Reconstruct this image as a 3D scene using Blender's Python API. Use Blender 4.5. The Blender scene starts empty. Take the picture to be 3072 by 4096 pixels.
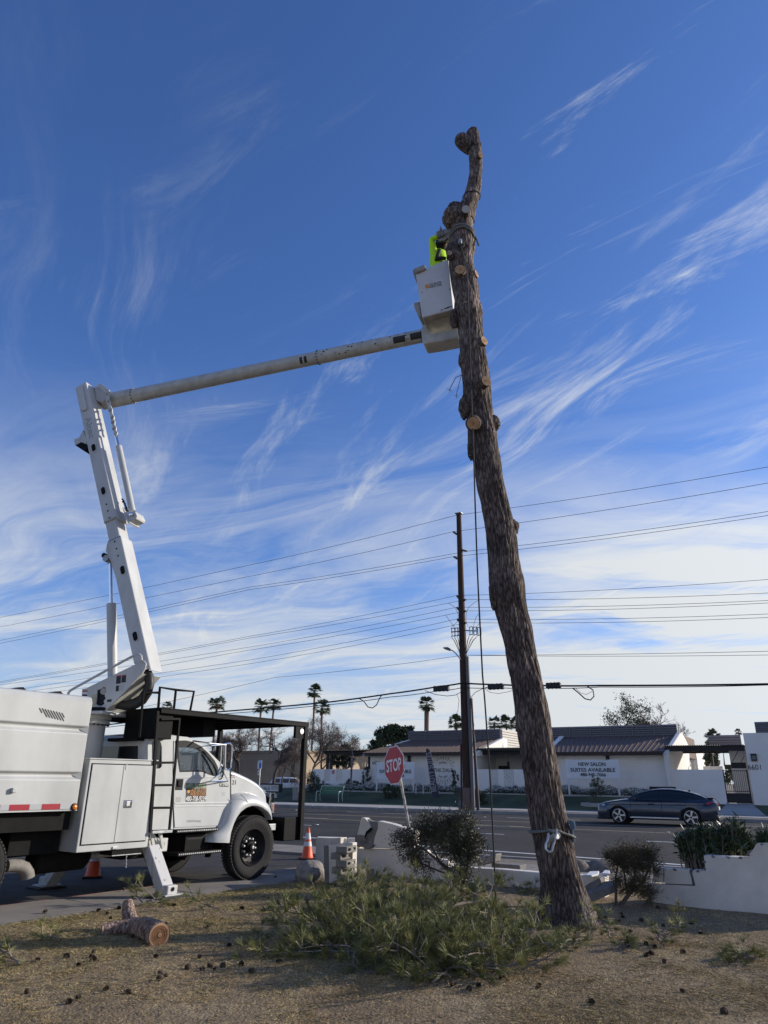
import bpy, bmesh, math, random
import numpy as np
from math import sin, cos, tan, atan, atan2, radians, pi, sqrt
from mathutils import Vector, Matrix, noise
from mathutils.geometry import tessellate_polygon

scene = bpy.context.scene
COL = scene.collection
rnd = random.Random(11)

# ------------------------------------------------------------------ camera
FPX = 2819.0
PITCH = atan((3120 - 2048) / FPX)
ROLL = 0.0108
HC = 1.62
_f = Vector((0, cos(PITCH), sin(PITCH)))
_u = Vector((0, -sin(PITCH), cos(PITCH)))
_r = Vector((1, 0, 0))
CR, SR = cos(ROLL), sin(ROLL)
_r2 = _r * CR + _u * SR
_u2 = _u * CR - _r * SR
CAM = Vector((0, 0, HC))
cam_d = bpy.data.cameras.new('camera')
cam_d.sensor_fit = 'VERTICAL'
cam_d.sensor_height = 36.0
cam_d.lens = 36.0 * FPX / 4096.0
cam_d.clip_start = 0.1
cam_d.clip_end = 9000
cam = bpy.data.objects.new('camera', cam_d)
COL.objects.link(cam)
cam.matrix_world = Matrix(((_r2.x, _u2.x, -_f.x, CAM.x), (_r2.y, _u2.y, -_f.y, CAM.y), (_r2.z, _u2.z, -_f.z, CAM.z), (0, 0, 0, 1)))
scene.camera = cam

# ------------------------------------------------------------------ light
SUN_AZ, SUN_EL = 74.0, 19.0
sv = Vector((sin(radians(SUN_AZ)) * cos(radians(SUN_EL)), cos(radians(SUN_AZ)) * cos(radians(SUN_EL)), sin(radians(SUN_EL))))
sun_d = bpy.data.lights.new('sun', 'SUN')
sun_d.energy = 3.8
sun_d.angle = radians(0.5)
sun_d.color = (1.0, 0.92, 0.80)
sun = bpy.data.objects.new('sun', sun_d)
COL.objects.link(sun)
sun.rotation_euler = sv.to_track_quat('Z', 'Y').to_euler()
sun.location = (0, 0, 60)

world = bpy.data.worlds.new('World')
scene.world = world
world.use_nodes = True


SKY_STRENGTH = 0.12
SKYTINT = (0.49, 0.70, 1.13)
CLOUD = (4.7, 4.95, 5.2)
CIRRUS, VEIL, LOWV = 0.78, 0.85, 0.50


def build_world():
    nt = world.node_tree
    N, L = nt.nodes, nt.links
    N.clear()
    out = N.new('ShaderNodeOutputWorld')
    bg = N.new('ShaderNodeBackground')
    bg.inputs['Strength'].default_value = SKY_STRENGTH
    sky = N.new('ShaderNodeTexSky')
    sky.sky_type = 'NISHITA'
    sky.sun_disc = False
    sky.sun_elevation = radians(SUN_EL)
    sky.sun_rotation = radians(SUN_AZ)
    sky.air_density = 1.0
    sky.dust_density = 0.6
    sky.ozone_density = 2.0
    tc = N.new('ShaderNodeTexCoord')

    def math_(op, a, b=None, clamp=False):
        m = N.new('ShaderNodeMath')
        m.operation = op
        m.use_clamp = clamp
        for i, v in enumerate((a, b)):
            if v is None:
                continue
            if isinstance(v, (int, float)):
                m.inputs[i].default_value = v
            else:
                L.new(v, m.inputs[i])
        return m.outputs[0]

    def smooth(v, a, b):
        m = N.new('ShaderNodeMapRange')
        m.interpolation_type = 'SMOOTHSTEP'
        L.new(v, m.inputs['Value'])
        m.inputs['From Min'].default_value = a
        m.inputs['From Max'].default_value = b
        return m.outputs['Result']
    sep = N.new('ShaderNodeSeparateXYZ')
    L.new(tc.outputs['Generated'], sep.inputs[0])
    z = math_('MAXIMUM', sep.outputs[2], 0.0)
    zz = math_('ADD', z, 0.10)
    ux = math_('DIVIDE', sep.outputs[0], zz)
    uy = math_('DIVIDE', sep.outputs[1], zz)
    comb = N.new('ShaderNodeCombineXYZ')
    L.new(ux, comb.inputs[0])
    L.new(uy, comb.inputs[1])

    def dot(vx, vy):
        m = N.new('ShaderNodeVectorMath')
        m.operation = 'DOT_PRODUCT'
        L.new(comb.outputs[0], m.inputs[0])
        m.inputs[1].default_value = (vx, vy, 0)
        return m.outputs['Value']

    def noise_(x, y, seed, detail, rough, dist=0.0):
        c = N.new('ShaderNodeCombineXYZ')
        L.new(x, c.inputs[0])
        L.new(y, c.inputs[1])
        c.inputs[2].default_value = seed
        n = N.new('ShaderNodeTexNoise')
        n.inputs['Scale'].default_value = 1.0
        n.inputs['Detail'].default_value = detail
        n.inputs['Roughness'].default_value = rough
        n.inputs['Distortion'].default_value = dist
        L.new(c.outputs[0], n.inputs['Vector'])
        return n.outputs['Fac']

    def streaks(deg, sa, sc, seed, warp, detail, rough, dist=0.4):
        a = radians(deg)
        al, ac = dot(sin(a), cos(a)), dot(cos(a), -sin(a))
        w = noise_(math_('MULTIPLY', al, 0.7), math_('MULTIPLY', ac, 0.9), seed + 31, 2, 0.5)
        ac = math_('ADD', ac, math_('MULTIPLY', math_('SUBTRACT', w, 0.5), warp))
        return noise_(math_('MULTIPLY', al, sa), math_('MULTIPLY', ac, sc), seed, detail, rough, dist)
    # ice cloud drawn out along the high wind, in patches; a thicker veil low down
    wisps = smooth(streaks(156, 0.85, 4.6, 3.3, 0.65, 11, 0.66), 0.53, 0.77)
    wisps2 = smooth(streaks(132, 1.3, 6.0, 9.1, 1.0, 11, 0.70, 0.7), 0.55, 0.80)
    patches = smooth(noise_(math_('MULTIPLY', ux, 0.95), math_('MULTIPLY', uy, 0.8), 17.9, 3, 0.5), 0.34, 0.58)
    patches2 = smooth(noise_(math_('MULTIPLY', ux, 1.3), math_('MULTIPLY', uy, 1.1), 117.9, 3, 0.5), 0.42, 0.62)
    veil = smooth(streaks(112, 0.55, 1.9, 21.0, 1.3, 9, 0.62, 0.6), 0.33, 0.66)
    fibres = streaks(120, 1.6, 7.0, 27.0, 1.5, 8, 0.65, 0.8)
    cirrus = math_('ADD', math_('MULTIPLY', wisps, patches), math_('MULTIPLY', wisps2, patches2))
    low = math_('SUBTRACT', 1.0, smooth(sep.outputs[2], 0.16, 0.56))
    low2 = math_('SUBTRACT', 1.0, smooth(sep.outputs[2], 0.02, 0.30))
    veil = math_('MULTIPLY', math_('MULTIPLY', veil, low), math_('ADD', 0.45, math_('MULTIPLY', fibres, 1.0)))
    # fewer wisps to the west, a thicker bright bank low in the east
    cirrus = math_('MULTIPLY', cirrus, math_('ADD', 0.42, math_('MULTIPLY', smooth(sep.outputs[0], -0.38, 0.06), 0.62)))
    bank = math_('MULTIPLY', smooth(sep.outputs[0], -0.02, 0.30), math_('SUBTRACT', 1.0, smooth(sep.outputs[2], 0.20, 0.40)))
    bank = math_('MULTIPLY', bank, smooth(streaks(100, 0.8, 2.4, 51.0, 1.0, 7, 0.6, 0.5), 0.30, 0.56))
    fac = math_('ADD', math_('MULTIPLY', cirrus, CIRRUS), math_('MULTIPLY', veil, VEIL))
    fac = math_('ADD', fac, math_('ADD', math_('MULTIPLY', low2, LOWV), math_('MULTIPLY', bank, 0.85)))
    fac = math_('MULTIPLY', fac, 0.92, True)
    tint = N.new('ShaderNodeMixRGB')
    tint.blend_type = 'MULTIPLY'
    tint.inputs[0].default_value = 1.0
    tint.inputs[2].default_value = (*SKYTINT, 1)
    L.new(sky.outputs[0], tint.inputs[1])
    # cloud is brighter towards the sun
    sd = N.new('ShaderNodeVectorMath')
    sd.operation = 'DOT_PRODUCT'
    L.new(tc.outputs['Generated'], sd.inputs[0])
    sd.inputs[1].default_value = sv
    glow = math_('ADD', 0.93, math_('MULTIPLY', math_('POWER', math_('MAXIMUM', sd.outputs['Value'], 0.0), 3.0), 0.35))
    cc = N.new('ShaderNodeMixRGB')
    cc.blend_type = 'MULTIPLY'
    cc.inputs[0].default_value = 1.0
    cc.inputs[1].default_value = (*CLOUD, 1)
    gc = N.new('ShaderNodeCombineXYZ')
    for i in range(3):
        L.new(glow, gc.inputs[i])
    L.new(gc.outputs[0], cc.inputs[2])
    mix = N.new('ShaderNodeMixRGB')
    L.new(fac, mix.inputs[0])
    L.new(tint.outputs[0], mix.inputs[1])
    L.new(cc.outputs[0], mix.inputs[2])
    L.new(mix.outputs[0], bg.inputs[0])
    L.new(bg.outputs[0], out.inputs[0])


build_world()
scene.view_settings.view_transform = 'Standard'
scene.view_settings.look = 'None'
scene.view_settings.exposure = 0.38
scene.view_settings.gamma = 1.0
scene.view_settings.use_curve_mapping = False

# ------------------------------------------------------------------ rays: where a photo pixel lies on a known plane


def ray(px, py):
    dx, dy = px - 1536.0, py - 2048.0
    x = CR * dx + SR * dy
    y = -SR * dx + CR * dy
    return (_f * FPX + _r * x - _u * y).normalized()


def G(px, py, z=0.0):
    d = ray(px, py)
    return CAM + d * ((z - HC) / d.z)


def DY(px, py, Y):
    d = ray(px, py)
    return CAM + d * (Y / d.y)


def PLN(px, py, p0, n):
    d = ray(px, py)
    return CAM + d * ((Vector(p0) - CAM).dot(n) / d.dot(n))


def crop(x0, y0, k):
    return lambda x, y: (x0 + x * k, y0 + y * k)


c1 = crop(0, 2650, 1 / 2.2114)
c2 = crop(500, 2650, 1 / 2.0737)
c3 = crop(200, 1500, 1 / 2.765)
c4 = crop(200, 2150, 1 / 2.949)
cb = crop(1550, 850, 1 / 3.318)
e0 = crop(1200, 2700, 0.3918)
e1 = crop(1150, 2900, 0.4822)
e2 = crop(1850, 2750, 0.3617)
e3 = crop(2350, 2750, 0.4352)
e4 = crop(2350, 3250, 0.4352)
g1 = crop(0, 3400, 1200 / 1659)
g2 = crop(900, 3400, 1 / 1.185)
t1 = crop(2080, 3250, 1 / 4.706)
k5 = crop(700, 2900, 1 / 3.0164)
U = Vector((sin(radians(119)), cos(radians(119)), 0))       # along the main road
NQ = Vector((-U.y, U.x, 0))                                 # across it, away from the viewer


def Q(px, py, q):
    """point on the vertical plane at distance q across the road"""
    return PLN(px, py, NQ * q, NQ)


def PQ(p, q, z=0.0):
    return U * p + NQ * q + Vector((0, 0, z))

# ------------------------------------------------------------------ materials


MATS = {}


def mat(name, col, rough=0.6, metal=0.0, var=0.0, vscale=6.0, bump=0.0, bscale=40.0, coat=0.0, col2=None, lo=0.35, hi=0.65, stretch=None, detail=5.0, spec=None, trans=0.0, alpha=None, ior=None):
    m = bpy.data.materials.new(name)
    m.use_nodes = True
    nt = m.node_tree
    N, L = nt.nodes, nt.links
    b = N['Principled BSDF']
    b.inputs['Base Color'].default_value = (*col, 1)
    b.inputs['Roughness'].default_value = rough
    b.inputs['Metallic'].default_value = metal
    if spec is not None:
        b.inputs['Specular IOR Level'].default_value = spec
    if coat:
        b.inputs['Coat Weight'].default_value = coat
        b.inputs['Coat Roughness'].default_value = 0.05
    if trans:
        b.inputs['Transmission Weight'].default_value = trans
    if ior:
        b.inputs['IOR'].default_value = ior
    tc = None
    if var or col2 or bump:
        tc = N.new('ShaderNodeTexCoord')
        vec = tc.outputs['Object']
        if stretch:
            mp = N.new('ShaderNodeMapping')
            mp.inputs['Scale'].default_value = stretch
            L.new(vec, mp.inputs[0])
            vec = mp.outputs[0]
    if var or col2:
        n = N.new('ShaderNodeTexNoise')
        n.inputs['Scale'].default_value = vscale
        n.inputs['Detail'].default_value = detail
        n.inputs['Roughness'].default_value = 0.6
        L.new(vec, n.inputs['Vector'])
        r = N.new('ShaderNodeValToRGB')
        a = tuple(max(0, c * (1 - var)) for c in col)
        c2_ = col2 if col2 else tuple(min(1, c * (1 + var)) for c in col)
        r.color_ramp.elements[0].position = lo
        r.color_ramp.elements[1].position = hi
        r.color_ramp.elements[0].color = (*(a if not col2 else col), 1)
        r.color_ramp.elements[1].color = (*c2_, 1)
        L.new(n.outputs['Fac'], r.inputs[0])
        L.new(r.outputs[0], b.inputs['Base Color'])
    if bump:
        n2 = N.new('ShaderNodeTexNoise')
        n2.inputs['Scale'].default_value = bscale
        n2.inputs['Detail'].default_value = 6
        L.new(vec, n2.inputs['Vector'])
        bp = N.new('ShaderNodeBump')
        bp.inputs['Strength'].default_value = bump
        bp.inputs['Distance'].default_value = 0.02
        L.new(n2.outputs['Fac'], bp.inputs['Height'])
        L.new(bp.outputs[0], b.inputs['Normal'])
    MATS[name] = m
    return m


def M(n):
    return MATS[n]


mat('truck_white', (0.52, 0.525, 0.515), 0.34, var=0.10, vscale=1.8, coat=0.25, stretch=(1, 1, 0.6))
mat('panel_white', (0.465, 0.47, 0.455), 0.42, var=0.13, vscale=1.3, bump=0.10, bscale=2.2, stretch=(1, 1, 0.55))
mat('boom_white', (0.50, 0.50, 0.48), 0.45, var=0.10, vscale=1.6, stretch=(2, 2, 0.6))
mat('boom_grey', (0.44, 0.44, 0.41), 0.5, var=0.14, vscale=5.0)
mat('bucket_white', (0.58, 0.585, 0.585), 0.5, var=0.06, vscale=4.0)
mat('bucket_dirty', (0.33, 0.31, 0.27), 0.7, var=0.2, vscale=8.0)
mat('worn_white', (0.55, 0.54, 0.52), 0.6, col2=(0.16, 0.12, 0.09), vscale=5, lo=0.58, hi=0.68, stretch=(3, 3, 0.8))
mat('black_paint', (0.005, 0.005, 0.006), 0.65, var=0.3, vscale=5, spec=0.15)
mat('black_plastic', (0.009, 0.009, 0.010), 0.6, spec=0.3)
mat('under_black', (0.008, 0.008, 0.008), 0.8, spec=0.2, var=0.3, vscale=6)
mat('rubber', (0.018, 0.017, 0.017), 0.8, spec=0.25, var=0.25, vscale=14, bump=0.15, bscale=60)
mat('rubber_dusty', (0.034, 0.032, 0.030), 0.85, var=0.25, vscale=9)
mat('rim_dark', (0.010, 0.010, 0.011), 0.5, spec=0.3)
mat('steel', (0.50, 0.50, 0.50), 0.4, metal=0.7, var=0.15)
mat('chrome', (0.75, 0.76, 0.78), 0.12, metal=1.0)
mat('pipe_dull', (0.20, 0.18, 0.155), 0.75, var=0.25, vscale=7)
mat('galv', (0.36, 0.37, 0.37), 0.55, metal=0.5, var=0.25, vscale=12)
mat('glass', (0.55, 0.62, 0.66), 0.03, trans=0.88, ior=1.25)
mat('glass_dark', (0.012, 0.014, 0.017), 0.06, spec=0.7)
mat('lamp_amber', (0.75, 0.20, 0.02), 0.25, coat=0.5)
mat('lamp_red', (0.45, 0.01, 0.02), 0.2, coat=0.5)
mat('lamp_clear', (0.62, 0.66, 0.7), 0.15, coat=0.5)
mat('tape_red', (0.33, 0.012, 0.025), 0.4)
mat('tape_silver', (0.42, 0.43, 0.44), 0.35)
mat('letter_black', (0.02, 0.02, 0.022), 0.6)
mat('letter_grey', (0.19, 0.19, 0.20), 0.6)
mat('letter_white', (0.78, 0.78, 0.78), 0.5)
mat('letter_orange', (0.72, 0.28, 0.03), 0.5)
mat('decal_black', (0.025, 0.02, 0.016), 0.5)
mat('decal_green', (0.05, 0.10, 0.02), 0.5, col2=(0.33, 0.36, 0.28), vscale=22, lo=0.4, hi=0.62)
mat('decal_grey', (0.38, 0.37, 0.34), 0.6)
mat('decal_navy', (0.03, 0.05, 0.16), 0.5)
mat('decal_buff', (0.42, 0.38, 0.24), 0.6, var=0.2, vscale=30)
mat('hose', (0.014, 0.014, 0.015), 0.55)
mat('concrete', (0.215, 0.19, 0.162), 0.9, var=0.16, vscale=1.6, bump=0.25, bscale=55)
mat('concrete_far', (0.34, 0.325, 0.30), 0.9, var=0.12, vscale=0.8)
mat('kerb_concrete', (0.27, 0.26, 0.245), 0.9, var=0.2, vscale=2.0)
mat('red_kerb', (0.30, 0.15, 0.12), 0.85, col2=(0.27, 0.235, 0.215), vscale=4.0, lo=0.4, hi=0.62)
mat('block_grey', (0.21, 0.195, 0.175), 0.95, var=0.18, vscale=9, bump=0.5, bscale=70)
mat('stucco', (0.72, 0.655, 0.565), 0.9, var=0.14, vscale=1.5, bump=0.35, bscale=70)
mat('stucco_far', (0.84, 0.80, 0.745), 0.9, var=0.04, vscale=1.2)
mat('tan_wall', (0.40, 0.31, 0.22), 0.9, var=0.08, vscale=0.7)
mat('rock', (0.26, 0.235, 0.21), 0.9, var=0.3, vscale=7, bump=0.7, bscale=18)
mat('cone_orange', (0.78, 0.10, 0.03), 0.5, var=0.08, vscale=9)
mat('cone_white', (0.62, 0.62, 0.62), 0.45)
mat('sign_red', (0.42, 0.028, 0.045), 0.5, var=0.08, vscale=7)
mat('sign_white', (0.62, 0.62, 0.60), 0.5)
mat('post_worn', (0.40, 0.39, 0.36), 0.8, col2=(0.10, 0.085, 0.07), vscale=9, lo=0.5, hi=0.62, stretch=(2, 2, 0.7))
mat('cut_wood', (0.50, 0.32, 0.17), 0.85, var=0.18, vscale=9)
mat('cut_wood_log', (0.46, 0.27, 0.15), 0.85, var=0.2, vscale=9)
mat('heart_wood', (0.30, 0.155, 0.075), 0.85, var=0.25, vscale=16)
mat('rope_dark', (0.05, 0.05, 0.05), 0.9)
mat('rope_grey', (0.16, 0.16, 0.155), 0.9, var=0.2, vscale=60)
mat('rope_blue', (0.10, 0.14, 0.19), 0.9, var=0.35, vscale=70)
mat('pole_wood', (0.052, 0.028, 0.018), 0.9, var=0.3, vscale=4, stretch=(6, 6, 0.5))
mat('pole_rust', (0.10, 0.035, 0.025), 0.8)
mat('pole_guard', (0.16, 0.10, 0.085), 0.85)
mat('conduit', (0.13, 0.135, 0.14), 0.6)
mat('cable', (0.012, 0.012, 0.013), 0.6)
mat('insulator', (0.07, 0.075, 0.08), 0.5)
mat('insul_grey', (0.14, 0.16, 0.16), 0.5)
mat('roof_metal', (0.165, 0.118, 0.096), 0.7, var=0.08, vscale=1, spec=0.2)
mat('roof_fascia', (0.030, 0.015, 0.012), 0.6)
mat('louvre', (0.19, 0.17, 0.17), 0.55)
mat('louvre_light', (0.52, 0.48, 0.42), 0.6)  # louvre return: sunlight put into the colour; also plain pale sheet
mat('pergola', (0.025, 0.02, 0.018), 0.7)
mat('banner', (0.72, 0.74, 0.77), 0.6, var=0.03, vscale=3)
mat('flag_navy', (0.035, 0.03, 0.055), 0.7)
mat('flag_text', (0.38, 0.36, 0.38), 0.7)
mat('bench_green', (0.055, 0.17, 0.10), 0.5)
mat('bench_pale', (0.40, 0.48, 0.40), 0.5)
mat('window_dark', (0.012, 0.013, 0.015), 0.12)
mat('iron', (0.018, 0.016, 0.016), 0.6)
mat('car_paint', (0.030, 0.042, 0.065), 0.28, metal=0.55, coat=0.9)
mat('car_trim', (0.012, 0.012, 0.013), 0.4)
mat('alloy', (0.62, 0.62, 0.63), 0.3, metal=0.8)
mat('suv_white', (0.75, 0.76, 0.77), 0.3, coat=0.5)
mat('hivis', (0.52, 0.86, 0.02), 0.75, var=0.12, vscale=14)
mat('harness', (0.015, 0.018, 0.016), 0.8)
mat('skin', (0.36, 0.20, 0.13), 0.6)
mat('hair', (0.012, 0.010, 0.009), 0.8, bump=0.5, bscale=80)
mat('trouser', (0.03, 0.035, 0.05), 0.9)
mat('saw_grey', (0.36, 0.34, 0.29), 0.75, var=0.3, vscale=30)
mat('saw_dark', (0.03, 0.03, 0.03), 0.6)
mat('blue_sign', (0.02, 0.13, 0.45), 0.4)
mat('notice_red', (0.42, 0.03, 0.05), 0.5)
mat('monument_sign', (0.62, 0.62, 0.60), 0.7)
mat('bin_grey', (0.20, 0.20, 0.20), 0.6)
mat('palm_trunk', (0.15, 0.10, 0.075), 0.95, var=0.25, vscale=3, stretch=(1, 1, 4))
mat('palm_leaf', (0.055, 0.075, 0.03), 0.6, var=0.35, vscale=1.2)
mat('palm_dead', (0.17, 0.115, 0.065), 0.9, var=0.25, vscale=2)
mat('bare_bark', (0.090, 0.070, 0.060), 0.95, var=0.3, vscale=2.0)
mat('bare_twig', (0.15, 0.115, 0.10), 0.95, var=0.3, vscale=0.8)
mat('pine_leaf', (0.035, 0.055, 0.028), 0.7, var=0.45, vscale=0.9)
mat('tree_leaf', (0.055, 0.075, 0.035), 0.7, var=0.4, vscale=0.9)
mat('olive_leaf', (0.075, 0.095, 0.065), 0.7, var=0.4, vscale=3)
mat('bush_leaf', (0.048, 0.056, 0.028), 0.6, col2=(0.15, 0.125, 0.075), vscale=2.4, lo=0.42, hi=0.72)
mat('dry_leaf', (0.065, 0.060, 0.030), 0.85, col2=(0.17, 0.125, 0.065), vscale=2.6, lo=0.40, hi=0.66)
mat('twig', (0.115, 0.085, 0.065), 0.95, var=0.3, vscale=4)
mat('twig_pale', (0.20, 0.165, 0.13), 0.95, var=0.25, vscale=5)
mat('oleander_leaf', (0.045, 0.075, 0.032), 0.38, var=0.4, vscale=2.5)
mat('oleander_dry', (0.22, 0.17, 0.10), 0.9)
mat('needle', (0.115, 0.135, 0.036), 0.65, col2=(0.30, 0.27, 0.085), vscale=3.2, lo=0.40, hi=0.68)
mat('needle_dry', (0.17, 0.13, 0.05), 0.8, var=0.25, vscale=6)
mat('grass_dry', (0.44, 0.315, 0.155), 0.9, col2=(0.68, 0.54, 0.30), vscale=1.3, lo=0.36, hi=0.66)
mat('grass_olive', (0.15, 0.145, 0.045), 0.85, col2=(0.32, 0.265, 0.105), vscale=1.4, lo=0.36, hi=0.66)
mat('pine_cone', (0.065, 0.043, 0.030), 0.9, var=0.3, vscale=40)
mat('flowers', (0.62, 0.62, 0.60), 0.8)
mat('bed_leaf', (0.06, 0.075, 0.045), 0.8, var=0.4, vscale=2)
mat('far_lawn', (0.042, 0.056, 0.018), 0.95, var=0.45, vscale=0.6, bump=0.3, bscale=8)
mat('road_paint', (0.60, 0.60, 0.58), 0.7, var=0.15, vscale=3)
mat('road_yellow', (0.46, 0.38, 0.24), 0.7, var=0.15, vscale=3)
mat('pad_black', (0.03, 0.03, 0.03), 0.8, var=0.2, vscale=8)
mat('manhole', (0.06, 0.055, 0.05), 0.6, metal=0.3)
mat('white_debris', (0.62, 0.63, 0.64), 0.8)


def ground_mat(name, cols, scales, bump, bscale, rough=0.95):
    """two-scale mottled ground from world position"""
    m = bpy.data.materials.new(name)
    m.use_nodes = True
    N, L = m.node_tree.nodes, m.node_tree.links
    b = N['Principled BSDF']
    b.inputs['Roughness'].default_value = rough
    b.inputs['Specular IOR Level'].default_value = 0.25
    g = N.new('ShaderNodeNewGeometry')
    prev = None
    for i, s in enumerate(scales):
        n = N.new('ShaderNodeTexNoise')
        n.inputs['Scale'].default_value = s
        n.inputs['Detail'].default_value = 7
        n.inputs['Roughness'].default_value = 0.62
        L.new(g.outputs['Position'], n.inputs['Vector'])
        r = N.new('ShaderNodeMapRange')
        r.inputs['From Min'].default_value = 0.40
        r.inputs['From Max'].default_value = 0.62
        L.new(n.outputs['Fac'], r.inputs['Value'])
        mx = N.new('ShaderNodeMixRGB')
        L.new(r.outputs[0], mx.inputs[0])
        if prev is None:
            mx.inputs[1].default_value = (*cols[0], 1)
        else:
            L.new(prev, mx.inputs[1])
        mx.inputs[2].default_value = (*cols[i + 1], 1)
        prev = mx.outputs[0]
        if i > 0:
            r.inputs['To Max'].default_value = 0.75
    L.new(prev, b.inputs['Base Color'])
    n2 = N.new('ShaderNodeTexNoise')
    n2.inputs['Scale'].default_value = bscale
    n2.inputs['Detail'].default_value = 8
    L.new(g.outputs['Position'], n2.inputs['Vector'])
    bp = N.new('ShaderNodeBump')
    bp.inputs['Strength'].default_value = bump
    bp.inputs['Distance'].default_value = 0.03
    L.new(n2.outputs['Fac'], bp.inputs['Height'])
    L.new(bp.outputs[0], b.inputs['Normal'])
    MATS[name] = m
    return m


ground_mat('asphalt', [(0.036, 0.034, 0.034), (0.054, 0.050, 0.049), (0.029, 0.028, 0.028)], [0.35, 3.0], 0.35, 90)
ground_mat('asphalt_side', [(0.050, 0.046, 0.044), (0.068, 0.062, 0.058), (0.036, 0.034, 0.033)], [0.6, 3.0], 0.35, 90)
ground_mat('desert', [(0.24, 0.20, 0.16), (0.30, 0.25, 0.20), (0.18, 0.15, 0.12)], [0.05, 0.8], 0.3, 5)
ground_mat('gravel', [(0.20, 0.165, 0.13), (0.30, 0.26, 0.215), (0.13, 0.11, 0.09)], [9.0, 28.0], 0.9, 45)
ground_mat('lawn_soil', [(0.225, 0.16, 0.092), (0.35, 0.26, 0.15), (0.15, 0.11, 0.066)], [0.9, 9.0], 0.7, 40)


def bark_mat(name, dark, mid, pale, stretch=(1, 1, 0.22), scale=22.0):
    m = bpy.data.materials.new(name)
    m.use_nodes = True
    N, L = m.node_tree.nodes, m.node_tree.links
    b = N['Principled BSDF']
    b.inputs['Roughness'].default_value = 0.95
    b.inputs['Specular IOR Level'].default_value = 0.2
    tc = N.new('ShaderNodeTexCoord')
    mp = N.new('ShaderNodeMapping')
    mp.inputs['Scale'].default_value = stretch
    L.new(tc.outputs['Object'], mp.inputs[0])
    v = N.new('ShaderNodeTexVoronoi')
    v.feature = 'DISTANCE_TO_EDGE'
    v.inputs['Scale'].default_value = scale * 0.8
    nn = N.new('ShaderNodeTexNoise')
    nn.inputs['Scale'].default_value = scale * 0.5
    nn.inputs['Detail'].default_value = 4
    L.new(mp.outputs[0], nn.inputs['Vector'])
    ad = N.new('ShaderNodeVectorMath')
    ad.operation = 'MULTIPLY_ADD'
    L.new(nn.outputs['Color'], ad.inputs[0])
    ad.inputs[1].default_value = (0.10, 0.10, 0.10)
    L.new(mp.outputs[0], ad.inputs[2])
    L.new(ad.outputs[0], v.inputs['Vector'])
    n = N.new('ShaderNodeTexNoise')
    n.inputs['Scale'].default_value = scale * 1.2
    n.inputs['Detail'].default_value = 7
    L.new(mp.outputs[0], n.inputs['Vector'])
    mul = N.new('ShaderNodeMath')
    mul.operation = 'MULTIPLY_ADD'
    L.new(v.outputs['Distance'], mul.inputs[0])
    mul.inputs[1].default_value = 1.5
    sub = N.new('ShaderNodeMath')
    sub.operation = 'SUBTRACT'
    L.new(n.outputs['Fac'], sub.inputs[0])
    sub.inputs[1].default_value = 0.28
    L.new(sub.outputs[0], mul.inputs[2])
    r = N.new('ShaderNodeValToRGB')
    r.color_ramp.elements[0].position = 0.08
    r.color_ramp.elements[0].color = (*dark, 1)
    e = r.color_ramp.elements.new(0.34)
    e.color = (*mid, 1)
    r.color_ramp.elements[-1].position = 0.72
    r.color_ramp.elements[-1].color = (*pale, 1)
    L.new(mul.outputs[0], r.inputs[0])
    pn = N.new('ShaderNodeTexNoise')
    pn.inputs['Scale'].default_value = 2.6
    pn.inputs['Detail'].default_value = 5
    L.new(tc.outputs['Object'], pn.inputs['Vector'])
    pr_ = N.new('ShaderNodeMapRange')
    pr_.inputs['From Min'].default_value = 0.35
    pr_.inputs['From Max'].default_value = 0.68
    pr_.inputs['To Min'].default_value = 0.60
    pr_.inputs['To Max'].default_value = 1.45
    L.new(pn.outputs['Fac'], pr_.inputs['Value'])
    mv = N.new('ShaderNodeVectorMath')
    mv.operation = 'SCALE'
    L.new(r.outputs[0], mv.inputs[0])
    # thinner, paler bark high on the stem
    sz = N.new('ShaderNodeSeparateXYZ')
    L.new(tc.outputs['Object'], sz.inputs[0])
    hz = N.new('ShaderNodeMapRange')
    for i_, v_ in zip(('From Min', 'From Max', 'To Min', 'To Max'), (6.0, 11.0, 1.0, 1.55)):
        hz.inputs[i_].default_value = v_
    L.new(sz.outputs[2], hz.inputs['Value'])
    hm = N.new('ShaderNodeMath')
    hm.operation = 'MULTIPLY'
    L.new(pr_.outputs[0], hm.inputs[0])
    L.new(hz.outputs[0], hm.inputs[1])
    L.new(hm.outputs[0], mv.inputs['Scale'])
    L.new(mv.outputs[0], b.inputs['Base Color'])
    bp = N.new('ShaderNodeBump')
    bp.inputs['Strength'].default_value = 0.65
    bp.inputs['Distance'].default_value = 0.025
    L.new(mul.outputs[0], bp.inputs['Height'])
    L.new(bp.outputs[0], b.inputs['Normal'])
    MATS[name] = m


bark_mat('bark', (0.026, 0.020, 0.017), (0.076, 0.057, 0.049), (0.185, 0.150, 0.130), scale=30)
bark_mat('bark_log', (0.075, 0.045, 0.034), (0.26, 0.165, 0.12), (0.47, 0.36, 0.29), scale=34)

# ------------------------------------------------------------------ mesh helpers


def tag(o, label=None, cat=None, group=None, kind=None):
    if label:
        o['label'] = label
    if cat:
        o['category'] = cat
    if group:
        o['group'] = group
    if kind:
        o['kind'] = kind
    return o


FR = {}


def thing(name, label, cat, loc=(0, 0, 0), rz=0.0, group=None, mat4=None):
    o = bpy.data.objects.new(name, None)
    COL.objects.link(o)
    o.empty_display_size = 0.2
    m = mat4 if mat4 is not None else Matrix.Translation(Vector(loc)) @ Matrix.Rotation(rz, 4, 'Z')
    o.matrix_world = m
    FR[o.name] = m.copy()
    return tag(o, label, cat, group)


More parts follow.
